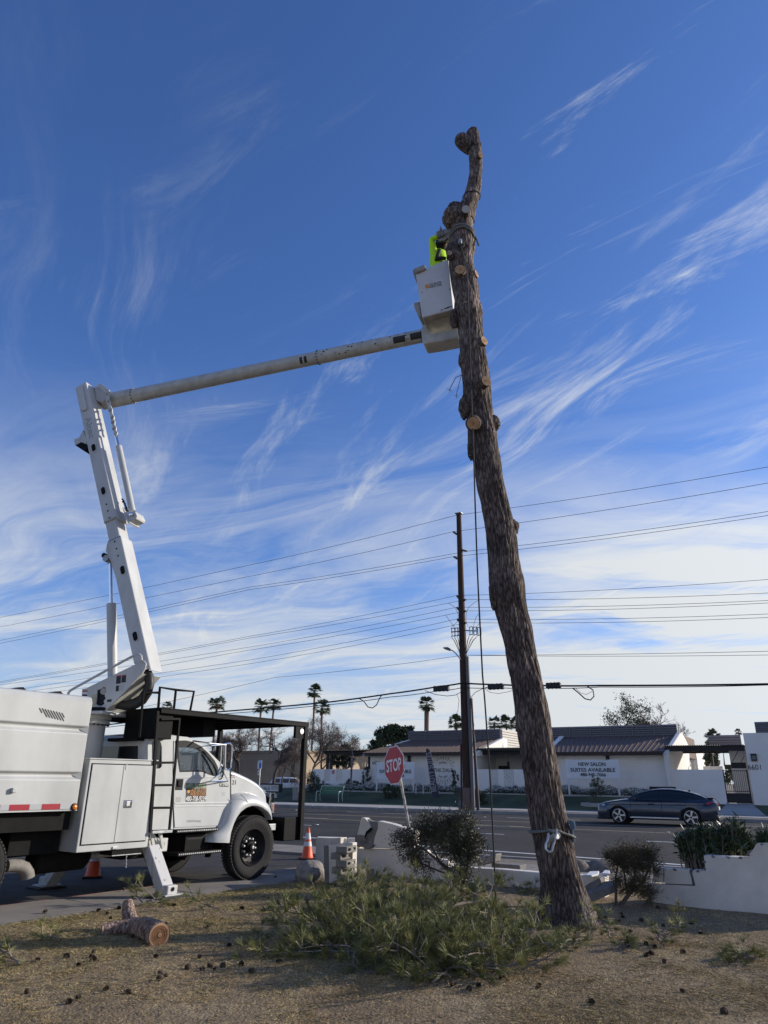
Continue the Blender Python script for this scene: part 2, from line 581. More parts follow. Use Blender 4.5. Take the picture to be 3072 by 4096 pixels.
class MB:
    def __init__(s):
        s.v = []
        s.f = []

    def add(s, vs, fs):
        b = len(s.v)
        s.v.extend(tuple(v) for v in vs)
        s.f.extend(tuple(i + b for i in f) for f in fs)
        return s

    def box(s, x0, x1, y0, y1, z0, z1):
        return s.add([(x0, y0, z0), (x1, y0, z0), (x1, y1, z0), (x0, y1, z0), (x0, y0, z1), (x1, y0, z1), (x1, y1, z1), (x0, y1, z1)],
                     [(0, 3, 2, 1), (4, 5, 6, 7), (0, 1, 5, 4), (1, 2, 6, 5), (2, 3, 7, 6), (3, 0, 4, 7)])

    def obox(s, c, ax, ay, az):
        """box about centre c with half-axis vectors"""
        c, ax, ay, az = Vector(c), Vector(ax), Vector(ay), Vector(az)
        P = [c + ax * i + ay * j + az * k for k in (-1, 1) for j in (-1, 1) for i in (-1, 1)]
        return s.add(P, [(0, 2, 3, 1), (4, 5, 7, 6), (0, 1, 5, 4), (1, 3, 7, 5), (3, 2, 6, 7), (2, 0, 4, 6)])

    def bar(s, p0, p1, w, h, up=(0, 0, 1)):
        p0, p1 = Vector(p0), Vector(p1)
        d = p1 - p0
        up = Vector(up)
        if abs(d.normalized().dot(up)) > 0.97:
            up = Vector((1, 0, 0))
        a = d.cross(up).normalized()
        b = a.cross(d).normalized()
        return s.obox((p0 + p1) / 2, d / 2, a * w / 2, b * h / 2)

    def tube(s, pts, r, n=8, caps=True):
        pts = [Vector(p) for p in pts]
        k = len(pts)
        rs = [r] * k if isinstance(r, (int, float)) else list(r)
        prev = None
        rings = []
        for i, p in enumerate(pts):
            t = (pts[min(i + 1, k - 1)] - pts[max(i - 1, 0)])
            t = t.normalized() if t.length > 1e-9 else Vector((0, 0, 1))
            if prev is None:
                a = t.cross(Vector((0, 0, 1)) if abs(t.z) < 0.9 else Vector((1, 0, 0))).normalized()
            else:
                a = (prev - t * prev.dot(t))
                a = a.normalized() if a.length > 1e-6 else t.orthogonal().normalized()
            b = t.cross(a)
            prev = a
            rings.append([p + (a * cos(2 * pi * j / n) + b * sin(2 * pi * j / n)) * rs[i] for j in range(n)])
        return s.loft(rings, caps)

    def cyl(s, p0, p1, r0, r1=None, n=16):
        return s.tube([p0, p1], [r0, r0 if r1 is None else r1], n)

    def loft(s, rings, caps=True, closed=True):
        b = len(s.v)
        n = len(rings[0])
        for rg in rings:
            s.v.extend(tuple(p) for p in rg)
        for i in range(len(rings) - 1):
            for j in range(n if closed else n - 1):
                j2 = (j + 1) % n
                s.f.append((b + i * n + j, b + i * n + j2, b + (i + 1) * n + j2, b + (i + 1) * n + j))
        if caps:
            s.f.append(tuple(b + j for j in range(n - 1, -1, -1)))
            s.f.append(tuple(b + (len(rings) - 1) * n + j for j in range(n)))
        return s

    def prism(s, poly, vec):
        vec = Vector(vec)
        P = [Vector(p) for p in poly]
        n = len(P)
        return s.add(P + [p + vec for p in P], [tuple(range(n)), tuple(range(2 * n - 1, n - 1, -1))] + [((i + 1) % n, i, n + i, n + (i + 1) % n) for i in range(n)])

    def holed(s, outer, holes, vec):
        vec = Vector(vec)
        loops = [[Vector(p) for p in outer]] + [[Vector(p) for p in h] for h in holes]
        tri = tessellate_polygon(loops)
        P = [p for l in loops for p in l]
        n = len(P)
        fs = [tuple(t) for t in tri] + [tuple(i + n for i in reversed(t)) for t in tri]
        k = 0
        for l in loops:
            m = len(l)
            fs += [(k + (i + 1) % m, k + i, n + k + i, n + k + (i + 1) % m) for i in range(m)]
            k += m
        return s.add(P + [p + vec for p in P], fs)

    def lathe(s, prof, o, axis, n=24, caps=True):
        axis = Vector(axis).normalized()
        a = axis.orthogonal().normalized()
        b = axis.cross(a)
        o = Vector(o)
        return s.loft([[o + axis * h + (a * cos(2 * pi * j / n) + b * sin(2 * pi * j / n)) * max(r, 1e-4) for j in range(n)] for r, h in prof], caps)

    def mesh(s, name, smooth=False, ang=40):
        me = bpy.data.meshes.new(name)
        me.from_pydata(s.v, [], s.f)
        me.validate()
        bm = bmesh.new()
        bm.from_mesh(me)
        bmesh.ops.recalc_face_normals(bm, faces=bm.faces)
        bm.to_mesh(me)
        bm.free()
        if smooth:
            me.polygons.foreach_set('use_smooth', [True] * len(me.polygons))
            me.set_sharp_from_angle(angle=radians(ang))
        me.update()
        return me

    def build(s, name, m, parent=None, smooth=False, bevel=0.0, world=False, seg=2, label=None, ang=40):
        if world and parent is not None:
            inv = FR[parent.name].inverted()
            s.v = [tuple(inv @ Vector(v)) for v in s.v]
        me = s.mesh(name, smooth, ang)
        me.materials.append(M(m))
        o = bpy.data.objects.new(name, me)
        COL.objects.link(o)
        if parent is not None:
            o.parent = parent
            FR[o.name] = FR[parent.name]
        else:
            FR[o.name] = Matrix.Identity(4)
        if bevel:
            b = o.modifiers.new('bevel', 'BEVEL')
            b.width = bevel
            b.segments = seg
            b.limit_method = 'ANGLE'
            b.angle_limit = radians(35)
            b.harden_normals = False
        if label:
            o['label'] = label
        return o


def inst(name, me, parent=None, loc=(0, 0, 0), rot=(0, 0, 0), scale=None):
    o = bpy.data.objects.new(name, me)
    COL.objects.link(o)
    if parent is not None:
        o.parent = parent
    o.location = loc
    o.rotation_euler = rot
    if scale:
        o.scale = scale if not isinstance(scale, (int, float)) else (scale,) * 3
    return o


def npmesh(name, verts, tris, m, parent=None):
    """fast triangle mesh from numpy arrays"""
    verts = np.asarray(verts, np.float32)
    tris = np.asarray(tris, np.int32)
    me = bpy.data.meshes.new(name)
    me.vertices.add(len(verts))
    me.vertices.foreach_set('co', verts.ravel())
    k = tris.shape[1]
    me.loops.add(tris.size)
    me.loops.foreach_set('vertex_index', tris.ravel())
    me.polygons.add(len(tris))
    me.polygons.foreach_set('loop_start', np.arange(0, tris.size, k, dtype=np.int32))
    me.polygons.foreach_set('loop_total', np.full(len(tris), k, np.int32))
    me.update(calc_edges=True)
    me.materials.append(M(m))
    o = bpy.data.objects.new(name, me)
    COL.objects.link(o)
    FR[o.name] = FR[parent.name] if parent is not None else Matrix.Identity(4)
    if parent is not None:
        o.parent = parent
    return o


def txt(name, body, o, xd, yd, w, h, m, parent=None, ext=0.0015, bold=0.0, space=1.0, spacing=1.0, world=True):
    """lettering fitted into a w x h box whose lower left corner is o"""
    cu = bpy.data.curves.new(name, 'FONT')
    cu.body = body
    cu.offset = bold
    cu.align_x = 'CENTER'
    cu.space_line = space
    cu.space_character = spacing
    cu.resolution_u = 3
    t = bpy.data.objects.new(name, cu)
    me0 = t.to_mesh()
    vs = [v.co.copy() for v in me0.vertices]
    fs = [tuple(p.vertices) for p in me0.polygons]
    t.to_mesh_clear()
    bpy.data.objects.remove(t)
    bpy.data.curves.remove(cu)
    x0 = min(v.x for v in vs); x1 = max(v.x for v in vs)
    y0 = min(v.y for v in vs); y1 = max(v.y for v in vs)
    xd, yd, o = Vector(xd).normalized(), Vector(yd).normalized(), Vector(o)
    zd = xd.cross(yd).normalized()
    P = [o + xd * ((v.x - x0) / (x1 - x0) * w) + yd * ((v.y - y0) / (y1 - y0) * h) + zd * ext for v in vs]
    mb = MB()
    mb.add(P, fs)
    if world and parent is not None:
        inv = FR[parent.name].inverted()
        mb.v = [tuple(inv @ Vector(v)) for v in mb.v]
    me = bpy.data.meshes.new(name)
    me.from_pydata(mb.v, [], mb.f)
    me.materials.append(M(m))
    ob = bpy.data.objects.new(name, me)
    COL.objects.link(ob)
    if parent is not None:
        ob.parent = parent
    return ob


def struct(mb, name, m, **k):
    return tag(mb.build(name, m, **k), kind='structure')


def sheet(pts, z0, z1, name, m, **k):
    """a slab whose plan is pts, from z0 up to z1"""
    return struct(MB().prism([Vector((p[0], p[1], z0)) for p in pts], (0, 0, z1 - z0)), name, m, **k)
# ================================================================== SETTING
TRK = Matrix.Translation(Vector((-2.27, 13.40, 0))) @ Matrix.Rotation(radians(54), 4, 'Z')


def TW(x, y, z=0.0):
    return TRK @ Vector((x, y, z))


QN, QF = 16.8, 38.1
struct(MB().box(-4000, 4000, -300, 6000, -0.6, -0.16), 'ground', 'desert')
sheet([PQ(-420, QN), PQ(260, QN), PQ(260, QF), PQ(-420, QF)], -0.1, 0.0, 'road', 'asphalt')
# the side street the truck stands on (a little below the pavement) and its concrete cross gutter
sheet([TW(-60, 0.8), TW(2.7, 0.8), PQ(-8.9, 13.5), PQ(-9.3, 15.2), PQ(-24, 15.2), TW(-3.4, 12), TW(-60, 12)], -0.15, -0.055, 'side_street', 'asphalt_side')
sheet([PQ(-24, 15.2), PQ(-9.4, 15.2), PQ(-9.8, QN), PQ(-24, QN)], -0.15, -0.004, 'cross_gutter', 'concrete')
sheet([TW(-60, 12), TW(0, 12), PQ(-24, 15.2), PQ(-24, QN), PQ(-120, QN), PQ(-120, -20)], -0.15, 0.02, 'side_lot', 'gravel')

# pavement along the lawn: slabs with recessed joints, rolled red-washed kerb
pav = thing('pavement', None, None, TW(0, 0), radians(54))
pav['kind'] = 'structure'
x = -10.6
k = 0
while x < 2.6:
    x1 = x + 1.52
    o = MB().box(x + 0.012, x1 - 0.012, -0.655, 0.60, -0.14, 0.004 - 0.004 * (k % 2)).build('slab', 'concrete', pav, bevel=0.008)
    x = x1
    k += 1
MB().box(-10.6, x, -0.645, 0.59, -0.15, -0.02).build('base', 'kerb_concrete', pav)
kp = [(0.60, -0.14), (0.60, 0.0), (0.68, 0.0), (0.86, -0.05), (0.86, -0.14)]
MB().prism([(-60, y, z) for y, z in kp], (62.6, 0, 0)).build('kerb', 'red_kerb', pav)
# corner apron where the kerb turns into the main road
sheet([TW(2.6, 0.68), TW(2.6, -0.66), TW(3.3, -0.9), PQ(-6.6, 13.6), PQ(-6.6, 15.72), PQ(-9.7, QN - 0.15), PQ(-9.3, 15.0), PQ(-8.85, 13.5), TW(2.66, 0.68)], -0.14, 0.002, 'corner_apron', 'concrete')
# pavement and gravel strip along the near side of the main road
sheet([PQ(-6.6, 15.75), PQ(60, 15.75), PQ(60, QN - 0.15), PQ(-9.6, QN - 0.15)], -0.14, 0.012, 'gravel_strip', 'gravel')
near_walk = thing('pavement', None, None, (0, 0, 0), radians(90 - 119))
near_walk['kind'] = 'structure'
for i in range(16):
    MB().box(-6.6 + i * 1.8, -4.82 + i * 1.8, 13.6, 15.72, -0.14, 0.020 + 0.004 * (i % 2)).build('slab', 'concrete', near_walk, bevel=0.006)
sheet([PQ(-10.2, QN - 0.15), PQ(90, QN - 0.15), PQ(90, QN), PQ(-10.2, QN)], -0.1, 0.05, 'kerb', 'kerb_concrete')
sheet([PQ(-6.4, 12.5), PQ(60, 12.5), PQ(60, 13.55), PQ(-6.4, 13.55)], -0.14, 0.006, 'ground', 'gravel')

# far side: kerb, gravel, pavement slabs, lawn bank
far_kerb = thing('kerb', None, None, (0, 0, 0), radians(90 - 119))
far_kerb['kind'] = 'structure'
for i in range(38):
    p0 = -150 + i * 4.6
    MB().box(p0 + 0.02, p0 + 4.58, QF, QF + 0.18, -0.1, 0.15).build('kerb_stone', 'kerb_concrete', far_kerb, bevel=0.02)
sheet([PQ(-150, QF + 0.18), PQ(40, QF + 0.18), PQ(40, 39.9), PQ(-17, 39.9), PQ(-17, 42.3), PQ(-150, 42.3)], -0.1, 0.125, 'verge', 'gravel')
fw = thing('pavement', None, None, (0, 0, 0), radians(90 - 119))
fw['kind'] = 'structure'
for i in range(30):
    p0 = -17 + i * 1.9
    MB().box(p0 + 0.01, p0 + 1.89, 39.9, 42.3, -0.1, 0.150).build('slab', 'concrete_far', fw)
for i in range(36):
    p0 = -85.4 + i * 1.9
    MB().box(p0 + 0.01, p0 + 1.89, QF + 0.18, 42.3, -0.1, 0.145).build('slab', 'concrete_far', fw)


def bank_z(p, q):
    t = min(max((q - 42.3) / 7.2, 0), 1)
    t = t * t * (3 - 2 * t)
    top = 0.98 if p < -9 else (0.98 - 0.52 * min((p + 9) / 4.0, 1))
    edge = min(max((p + 41) / 5.0, 0), 1)
    return 0.13 + (top - 0.13) * t * edge


ps = np.arange(-42, 46, 0.5)
qs = np.linspace(42.3, 50.4, 12)
V = [tuple(PQ(p, q, bank_z(p, q) + 0.03 * noise.noise(Vector((p * 0.7, q, 0))))) for p in ps for q in qs]
F = [(i * 12 + j, (i + 1) * 12 + j, (i + 1) * 12 + j + 1, i * 12 + j + 1) for i in range(len(ps) - 1) for j in range(11)]
struct(MB().add(V, F), 'lawn_bank', 'far_lawn', smooth=True)
sheet([PQ(-42, 50.4), PQ(46, 50.4), PQ(46, 90), PQ(-42, 90)], -0.1, 0.40, 'courtyard_ground', 'concrete_far')
sheet([PQ(-160, 42.3), PQ(-42, 42.3), PQ(-42, 140), PQ(-160, 140)], -0.1, 0.12, 'parking_lot', 'asphalt_side')
# garden path to the iron gate
gp = [PQ(-3.9, 42.31), PQ(-1.7, 42.31), PQ(-2.62, 49.8), PQ(-3.95, 49.8)]
mbp = MB()
zz = [0.155, 0.155, 0.50, 0.50]
mbp.prism([p + Vector((0, 0, z)) for p, z in zip(gp, zz)], (0, 0, 0.03))
struct(mbp, 'garden_path', 'concrete_far')

# road markings as thin sheets
def stripe(p0, p1, q0, w, name, m, q1=None):
    q1 = q0 if q1 is None else q1
    sheet([PQ(p0, q0 - w / 2), PQ(p1, q1 - w / 2), PQ(p1, q1 + w / 2), PQ(p0, q0 + w / 2)], 0.001, 0.004, name, m)


def pq_of(v):
    return v.dot(U), v.dot(NQ)
pa, qa = pq_of(G(1174, 3346))
pb, qb = pq_of(G(2762, 3462))
sl = (qb - qa) / (pb - pa)
stripe(pa - 2.0, pb + 20, qa - 2.0 * sl, 0.16, 'edge_line', 'road_paint', qb + 20 * sl)
for i in range(-4, 5):
    stripe(-11.8 + i * 7.6, -8.7 + i * 7.6, 24.0, 0.12, 'lane_dash', 'road_paint')
stripe(-150, 80, 28.2, 0.11, 'centre_line', 'road_yellow')
for i in range(-8, 6):
    stripe(-13 + i * 9, -9.5 + i * 9, 28.5, 0.10, 'centre_dash', 'road_yellow')
stripe(-150, 80, 31.7, 0.11, 'centre_line', 'road_yellow')
for i in range(-12, 8):
    stripe(-12.5 + i * 9, -9.0 + i * 9, 35.0, 0.11, 'lane_dash', 'road_paint')
struct(MB().lathe([(0.45, 0.001), (0.45, 0.005), (0.36, 0.008), (0.0, 0.008)], PQ(*pq_of(G(*e2(400, 1535)))), (0, 0, 1), 24), 'manhole_cover', 'manhole')
for px, lab in ((e1(245, 829), 'right of the traffic cone'), (e1(1012, 757), 'just right of the stop sign post'), (e1(1012, 808), 'low behind the stop sign post'), (e1(1578, 860), 'left of the hanging rope'), (e1(1635, 765), 'beyond the rope foot'), (e2(245, 1435), 'below the utility pole'), (e1(70, 707), 'beside the rack post'), ((2590, 3368), 'above the dry brown shrub'), ((2672, 3330), 'in front of the dark car')):
    p, q = pq_of(G(*px))
    r = MB().obox(PQ(p, q, 0.012), U * 0.05, NQ * 0.05, (0, 0, 0.010)).build('road_reflector', 'cone_white', bevel=0.008)
    tag(r, 'small pale lane reflector on the road, ' + lab, 'road reflector', 'lane reflectors on the road')

# front lawn: gently uneven soil under the dry grass
WD = Vector((sin(radians(125.5)), cos(radians(125.5)), 0))
WN = Vector((-WD.y, WD.x, 0))
W0 = Vector((0.41, 13.97, 0))


def lawn_z(x, y):
    d = (Vector((x, y, 0)) - TW(0, -0.66)).dot(TRK.to_3x3() @ Vector((0, -1, 0)))
    k = min(max(d / 0.5, 0), 1)
    return k * (0.02 + 0.035 * noise.noise(Vector((x * 0.35, y * 0.35, 3))) + 0.018 * noise.noise(Vector((x * 1.7, y * 1.7, 9)))) - 0.005


def on_lawn(x, y):
    d = (Vector((x, y, 0)) - TW(0, -0.66)).dot(TRK.to_3x3() @ Vector((0, -1, 0)))
    w = (Vector((x, y, 0)) - W0).dot(WN)
    return d > 0 and w < 0.0


V = []
ns, nt_ = 150, 110
ax_ = TRK.to_3x3() @ Vector((1, 0, 0))
ay_ = TRK.to_3x3() @ Vector((0, -1, 0))
for i in range(ns):
    for j in range(nt_):
        s = -14.5 + i * 0.125
        t = 0.665 + j * 0.13
        P = TW(s, -t)
        V.append((P.x, P.y, lawn_z(P.x, P.y) if t > 0.7 else -0.005))
F = [(i * nt_ + j, i * nt_ + j + 1, (i + 1) * nt_ + j + 1, (i + 1) * nt_ + j) for i in range(ns - 1) for j in range(nt_ - 1)]
struct(MB().add(V, F), 'lawn', 'lawn_soil', smooth=True)
# ================================================================== BROKEN GARDEN WALL, RUBBLE, LOW THINGS NEAR THE TREE


def wp(px, py, off=0.0):
    return PLN(px, py, W0 + WN * off, WN)


def wpoly(f, pts, off=0.0):
    return [wp(*f(x, y), off) for x, y in pts]


def cmu(name='concrete_block', L=0.39, H=0.095, W=0.19):
    """a hollow concrete block lying with its two cores facing along the long side ends"""
    mb = MB()
    o = [(-L / 2, -H / 2), (L / 2, -H / 2), (L / 2, H / 2), (-L / 2, H / 2)]
    hs = []
    for cx in (-L / 4, L / 4):
        w, h = L * 0.17, H * 0.24
        hs.append([(cx + w * cos(a) * (1 if abs(cos(a)) > .3 else 1), h * max(-1, min(1, 1.4 * sin(a)))) for a in [2 * pi * i / 10 for i in range(10)]])
    mb.holed([Vector((x, -W / 2, z)) for x, z in o], [[Vector((x, -W / 2, z)) for x, z in h] for h in hs], (0, W, 0))
    return mb


# standing remains of the wall, right part, with its three stepped courses
wall = thing('garden_wall', 'long pale stucco garden wall with broken stepped top in front of the oleander', 'wall', wp(*e4(1000, 885)))
low = [(655, 660), (975, 676), (990, 668), (962, 560), (972, 528), (1085, 538), (1068, 395), (1480, 413), (1492, 395), (1485, 385), (1520, 342), (1560, 282), (2600, 262), (2600, 1060), (1659, 952), (980, 890), (560, 830), (560, 652)]
MB().prism([v for v in wpoly(e4, low)], WN * 0.20).build('wall_face', 'stucco', wall, bevel=0.006, world=True)
MB().prism(wpoly(e4, [(702, 512), (930, 524), (936, 560), (952, 600), (962, 664), (715, 655), (700, 640), (706, 580)], 0.012), WN * 0.17 ).build('loose_block', 'stucco', wall, bevel=0.006, world=True)
MB().prism(wpoly(e4, [(600, 500), (690, 510), (696, 580), (692, 645), (600, 640)], 0.004), WN * 0.18).build('loose_block', 'stucco', wall, bevel=0.006, world=True)
MB().prism(wpoly(e4, [(925, 530), (975, 535), (985, 665), (950, 662)], 0.05), WN * 0.13).build('broken_core', 'block_grey', wall, world=True)
MB().prism(wpoly(e4, [(1448, 398), (1500, 388), (1518, 338), (1480, 352)], 0.02), WN * 0.15).build('broken_core', 'block_grey', wall, world=True)
rs = random.Random(9)
for x, y in ((660, 522), (800, 522), (1015, 536), (1150, 402), (1290, 408), (1400, 412), (1072, 450), (1078, 510), (1600, 286)):
    c = wp(*e4(x, y), -0.004)
    MB().prism([c + WD * (0.028 * cos(q) * rs.uniform(.5, 1.3)) + Vector((0, 0, 0.018 * sin(q) * rs.uniform(.5, 1.3) - .008)) for q in [2 * pi * i / 7 for i in range(7)]], WN * 0.03).build('chipped_edge', 'block_grey', wall, world=True)
# low middle stretch, knocked down to one course
wall2 = thing('garden_wall', 'knocked down low stretch of stucco wall just behind the pine trunk', 'wall', wp(*g2(1300, 150)))
MB().prism(wpoly(g2, [(1050, 78), (1310, 92), (1500, 108), (1640, 116), (1800, 128), (1800, 240), (1490, 200), (1180, 160), (1050, 148)], 0.0), WN * 0.2).build('wall_face', 'stucco', wall2, bevel=0.012, world=True)
# left stretch with the upper panel snapped and tilted
wall3 = thing('garden_wall', 'broken stucco wall with a snapped tilted panel beside the stop sign', 'wall', wp(*e1(700, 1270)))
MB().prism(wpoly(e1, [(340, 1290), (340, 940), (440, 935), (440, 985), (558, 1000), (562, 1024), (893, 1033), (1130, 1040), (1150, 1075), (1200, 1082), (1215, 1112), (1335, 1120), (1335, 1300)], 0.0), WN * 0.2).build('wall_face', 'stucco', wall3, bevel=0.008, world=True)
MB().prism(wpoly(e1, [(612, 768), (640, 772), (668, 800), (690, 850), (670, 880), (640, 960), (634, 990), (600, 1012), (560, 1018), (578, 912)], 0.02), WN * 0.17 - WD * 0.02).build('wall_panel', 'stucco', wall3, bevel=0.008, world=True)
MB().prism(wpoly(e1, [(752, 796), (860, 820), (972, 854), (1060, 875), (1040, 1030), (890, 1028), (698, 1018), (712, 985), (722, 930), (748, 860)], -0.015), WN * 0.18).build('wall_panel', 'stucco', wall3, bevel=0.008, world=True)
MB().prism(wpoly(e1, [(650, 778), (700, 800), (756, 800), (748, 870), (725, 930), (712, 990), (690, 960), (660, 985), (640, 980), (690, 870)], 0.06), WN * 0.10).build('broken_core', 'block_grey', wall3, world=True)
for pts, off in (([(690, 850), (700, 868), (660, 905), (640, 950), (634, 985), (630, 950), (652, 885)], 0.005), ):
    MB().prism(wpoly(e1, pts, off), WN * 0.02).build('crack', 'under_black', wall3, world=True)
MB().prism(wpoly(e1, [(622, 1005), (668, 975), (710, 998), (690, 1025), (640, 1032)], -0.09), WN * 0.08).build('rubble_chunk', 'block_grey', wall3, world=True)
MB().prism(wpoly(e1, [(562, 1000), (560, 915), (590, 912), (634, 918), (636, 1008), (600, 1014)], -0.03), WN * 0.12).build('broken_core', 'block_grey', wall3, world=True)
# pier block at the left end of the wall, set at an angle
pc = wp(*e1(330, 1200), -0.02)
pc.z = 0
pier = thing('wall_pier', 'white stucco end pier of the broken wall behind the boulder', 'pier', pc)
a1 = Vector((cos(radians(20)), sin(radians(-20)) * -0.2, 0)).normalized()
da = Vector((sin(radians(100)), cos(radians(100)), 0))
db = Vector((sin(radians(10)), cos(radians(10)), 0))
zt = wp(*e1(330, 935)).z
MB().prism([pc, pc + da * 0.36, pc + da * 0.36 + db * 0.3 - da * 0.1, pc + db * 0.3 - da * 0.28, pc - da * 0.26 + db * 0.06], (0, 0, zt)).build('pier_block', 'stucco', pier, bevel=0.012, world=True)
MB().prism([pc + da * 0.36 + db * 0.05, pc + da * 0.80 + db * 0.05, pc + da * 0.80 + db * 0.2, pc + da * 0.36 + db * 0.2], (0, 0, zt + 0.0)).build('pier_wing', 'stucco', pier, bevel=0.01, world=True)
# slab propped up in front of it
G0 = G(*e1(300, 1312))


def sp(x, y, off=0.0):
    return PLN(*e1(x, y), G0 + WN * off, WN)


prop = thing('wall_slab', 'propped white stucco slab with raw brown edge behind the block stack', 'slab', G0)
MB().prism([sp(*p) for p in [(340, 998), (420, 985), (500, 974), (540, 976), (541, 1020), (535, 1300), (345, 1312)]], WN * 0.12).build('stucco_face', 'stucco', prop, bevel=0.006, world=True)
MB().prism([sp(*p, 0.003) for p in [(299, 1002), (339, 996), (344, 1310), (306, 1308)]], WN * 0.11).build('raw_edge', 'block_grey', prop, bevel=0.005, world=True)
foot = thing('concrete_block', 'single stucco faced block at the foot of the broken wall', 'block', sp(625, 1295, 0.75))
MB().prism([sp(*p, 0.75) for p in [(572, 1192), (655, 1198), (655, 1300), (572, 1296)]], WN * 0.15).build('stucco_face', 'stucco', foot, bevel=0.006, world=True)
MB().prism([sp(*p, 0.755) for p in [(657, 1200), (681, 1196), (681, 1288), (657, 1300)]], WN * 0.14).build('raw_edge', 'block_grey', foot, bevel=0.006, world=True)

# the stack of hollow grey blocks, one thing each
cm = cmu().mesh('concrete_block')
cm.materials.append(M('block_grey'))
stack = [(468, 1292, 0.00, 'lowest grey hollow block of the stack, resting on the ground'),
         (490, 1238, 0.06, 'second hollow block from the bottom of the stack, set back to the right'),
         (463, 1187, -0.05, 'third hollow block from the bottom of the stack, with both cores showing'),
         (480, 1134, 0.05, 'third hollow block from the top, sticking out to the right of the stack'),
         (450, 1086, -0.03, 'second hollow block from the top, jutting out to the left of the stack'),
         (482, 1034, 0.04, 'topmost hollow grey block of the stack beside the propped slab')]
base = sp(465, 1312, -0.16)
for i, (x, y, tw, lab) in enumerate(stack):
    c = sp(x, 1300, -0.13)
    o = inst('concrete_block', cm, None, (c.x, c.y, 0.048 + i * 0.102), (0, 0, radians(63) + tw * 2.5))
    o.scale = (1.0, 1.0, 1.0)
    tag(o, lab, 'block', 'stack of hollow concrete blocks')

# rubble behind and beside the trunk
def loose(name, label, cat, pts3, vec, m, bevel=0.01, group=None):
    mb = MB().prism(pts3, vec)
    o = mb.build(name, m, bevel=bevel)
    return tag(o, label, cat, group)


for (x0, y0, x1, y1, lab) in ((1190, 140, 1300, 182, 'flat pale block left of the hanging rope, fallen at the foot of the low wall'),
                              (1306, 150, 1385, 190, 'flat pale block between the rope and the trunk, fallen at the low wall'),
                              (1388, 158, 1492, 198, 'flat pale block touching the left side of the trunk, fallen at the low wall')):
    A, B = G(*g2(x0, y0 + 22)), G(*g2(x1, y1))
    d = (B - A)
    d.z = 0
    L = d.length
    d.normalize()
    n = Vector((-d.y, d.x, 0))
    mb = MB()
    hs = []
    for t in (0.27, 0.73):
        hs.append([A + d * (L * t + 0.05 * cos(a)) + Vector((0, 0, 0.05 + 0.02 * sin(a))) for a in [2 * pi * i / 8 for i in range(8)]])
    mb.holed([A + Vector((0, 0, 0)), A + d * L, A + d * L + Vector((0, 0, 0.095)), A + Vector((0, 0, 0.095))], hs, n * 0.19)
    o = mb.build('concrete_block', 'stucco', bevel=0.006)
    tag(o, lab, 'block', 'blocks fallen along the low wall')
b0 = G(*g2(1345, 92), 0.05)
t = tag(MB().obox(b0 + Vector((0, 0, 0.05)), WD * 0.30, WN * 0.14, (0, 0, 0.05)).build('wall_fragment', 'block_grey', bevel=0.02), 'flat broken slab of wall lying on the pavement behind the low wall', 'rubble')
t = tag(MB().obox(b0 + Vector((-0.36, 0.05, 0.16)), WD * 0.2 + Vector((0, 0, 0.05)), WN * 0.14, (0.02, 0, 0.075)).build('wall_fragment', 'block_grey', bevel=0.03), 'stubby broken lump of wall piled on the left of the flat slab', 'rubble')


def gp4(x, y, z=0.0):
    return G(*e4(x, y), z)


# tilted block fragments right of the trunk
f1 = [PLN(*e4(x, y), W0 - WN * 0.45, WN) for x, y in [(-60, 700), (30, 640), (110, 600), (128, 640), (95, 690), (40, 720), (-30, 770)]]
loose('block_fragment', 'broken hollow block corner leaning up beside the right of the trunk', 'rubble', f1, WN * 0.16, 'block_grey')
f2 = [PLN(*e4(x, y), W0 - WN * 0.55, WN) for x, y in [(-60, 770), (20, 735), (130, 700), (250, 690), (255, 735), (150, 780), (30, 835), (-60, 870)]]
loose('block_fragment', 'large grey slab fragment lying tilted between the trunk and the dry shrub', 'rubble', f2, WN * 0.2 + Vector((0, 0, 0.08)), 'block_grey')
f3 = [G(*e4(x, y), 0.30) for x, y in [(-20, 592), (20, 560), (108, 556), (100, 584), (40, 596)]]
loose('wall_fragment', 'flat white stucco flake lying on the wall top right of the trunk', 'rubble', f3, (0, 0, 0.03), 'white_debris')
f3 = [G(*e4(x, y), 0.30) for x, y in [(130, 575), (160, 545), (205, 552), (208, 582)]]
loose('wall_fragment', 'small white stucco flake lying beside the dry shrub', 'rubble', f3, (0, 0, 0.03), 'white_debris')
# heaps of spilled base gravel
for i, (x, y, r, lab) in enumerate(((145, 545, 0.42, 'rounded gravel heap'), (-85, 545, 0.3, 'gravel heap'))):
    c = gp4(x, y)
    mb = MB().lathe([(r, 0), (r * .8, .1), (r * .45, .19), (0.01, .23)], (c.x, c.y, 0.0), (0, 0, 1), 20)
    mb.v = [(v[0] + .05 * noise.noise(Vector(v) * 5), v[1] + .05 * noise.noise(Vector(v) * 4), v[2]) for v in mb.v]
    tag(mb.build('gravel_heap', 'gravel', smooth=True), ['grey gravel heap right of the trunk behind the wall', 'grey gravel heap half hidden behind the trunk'][i], 'gravel heap')

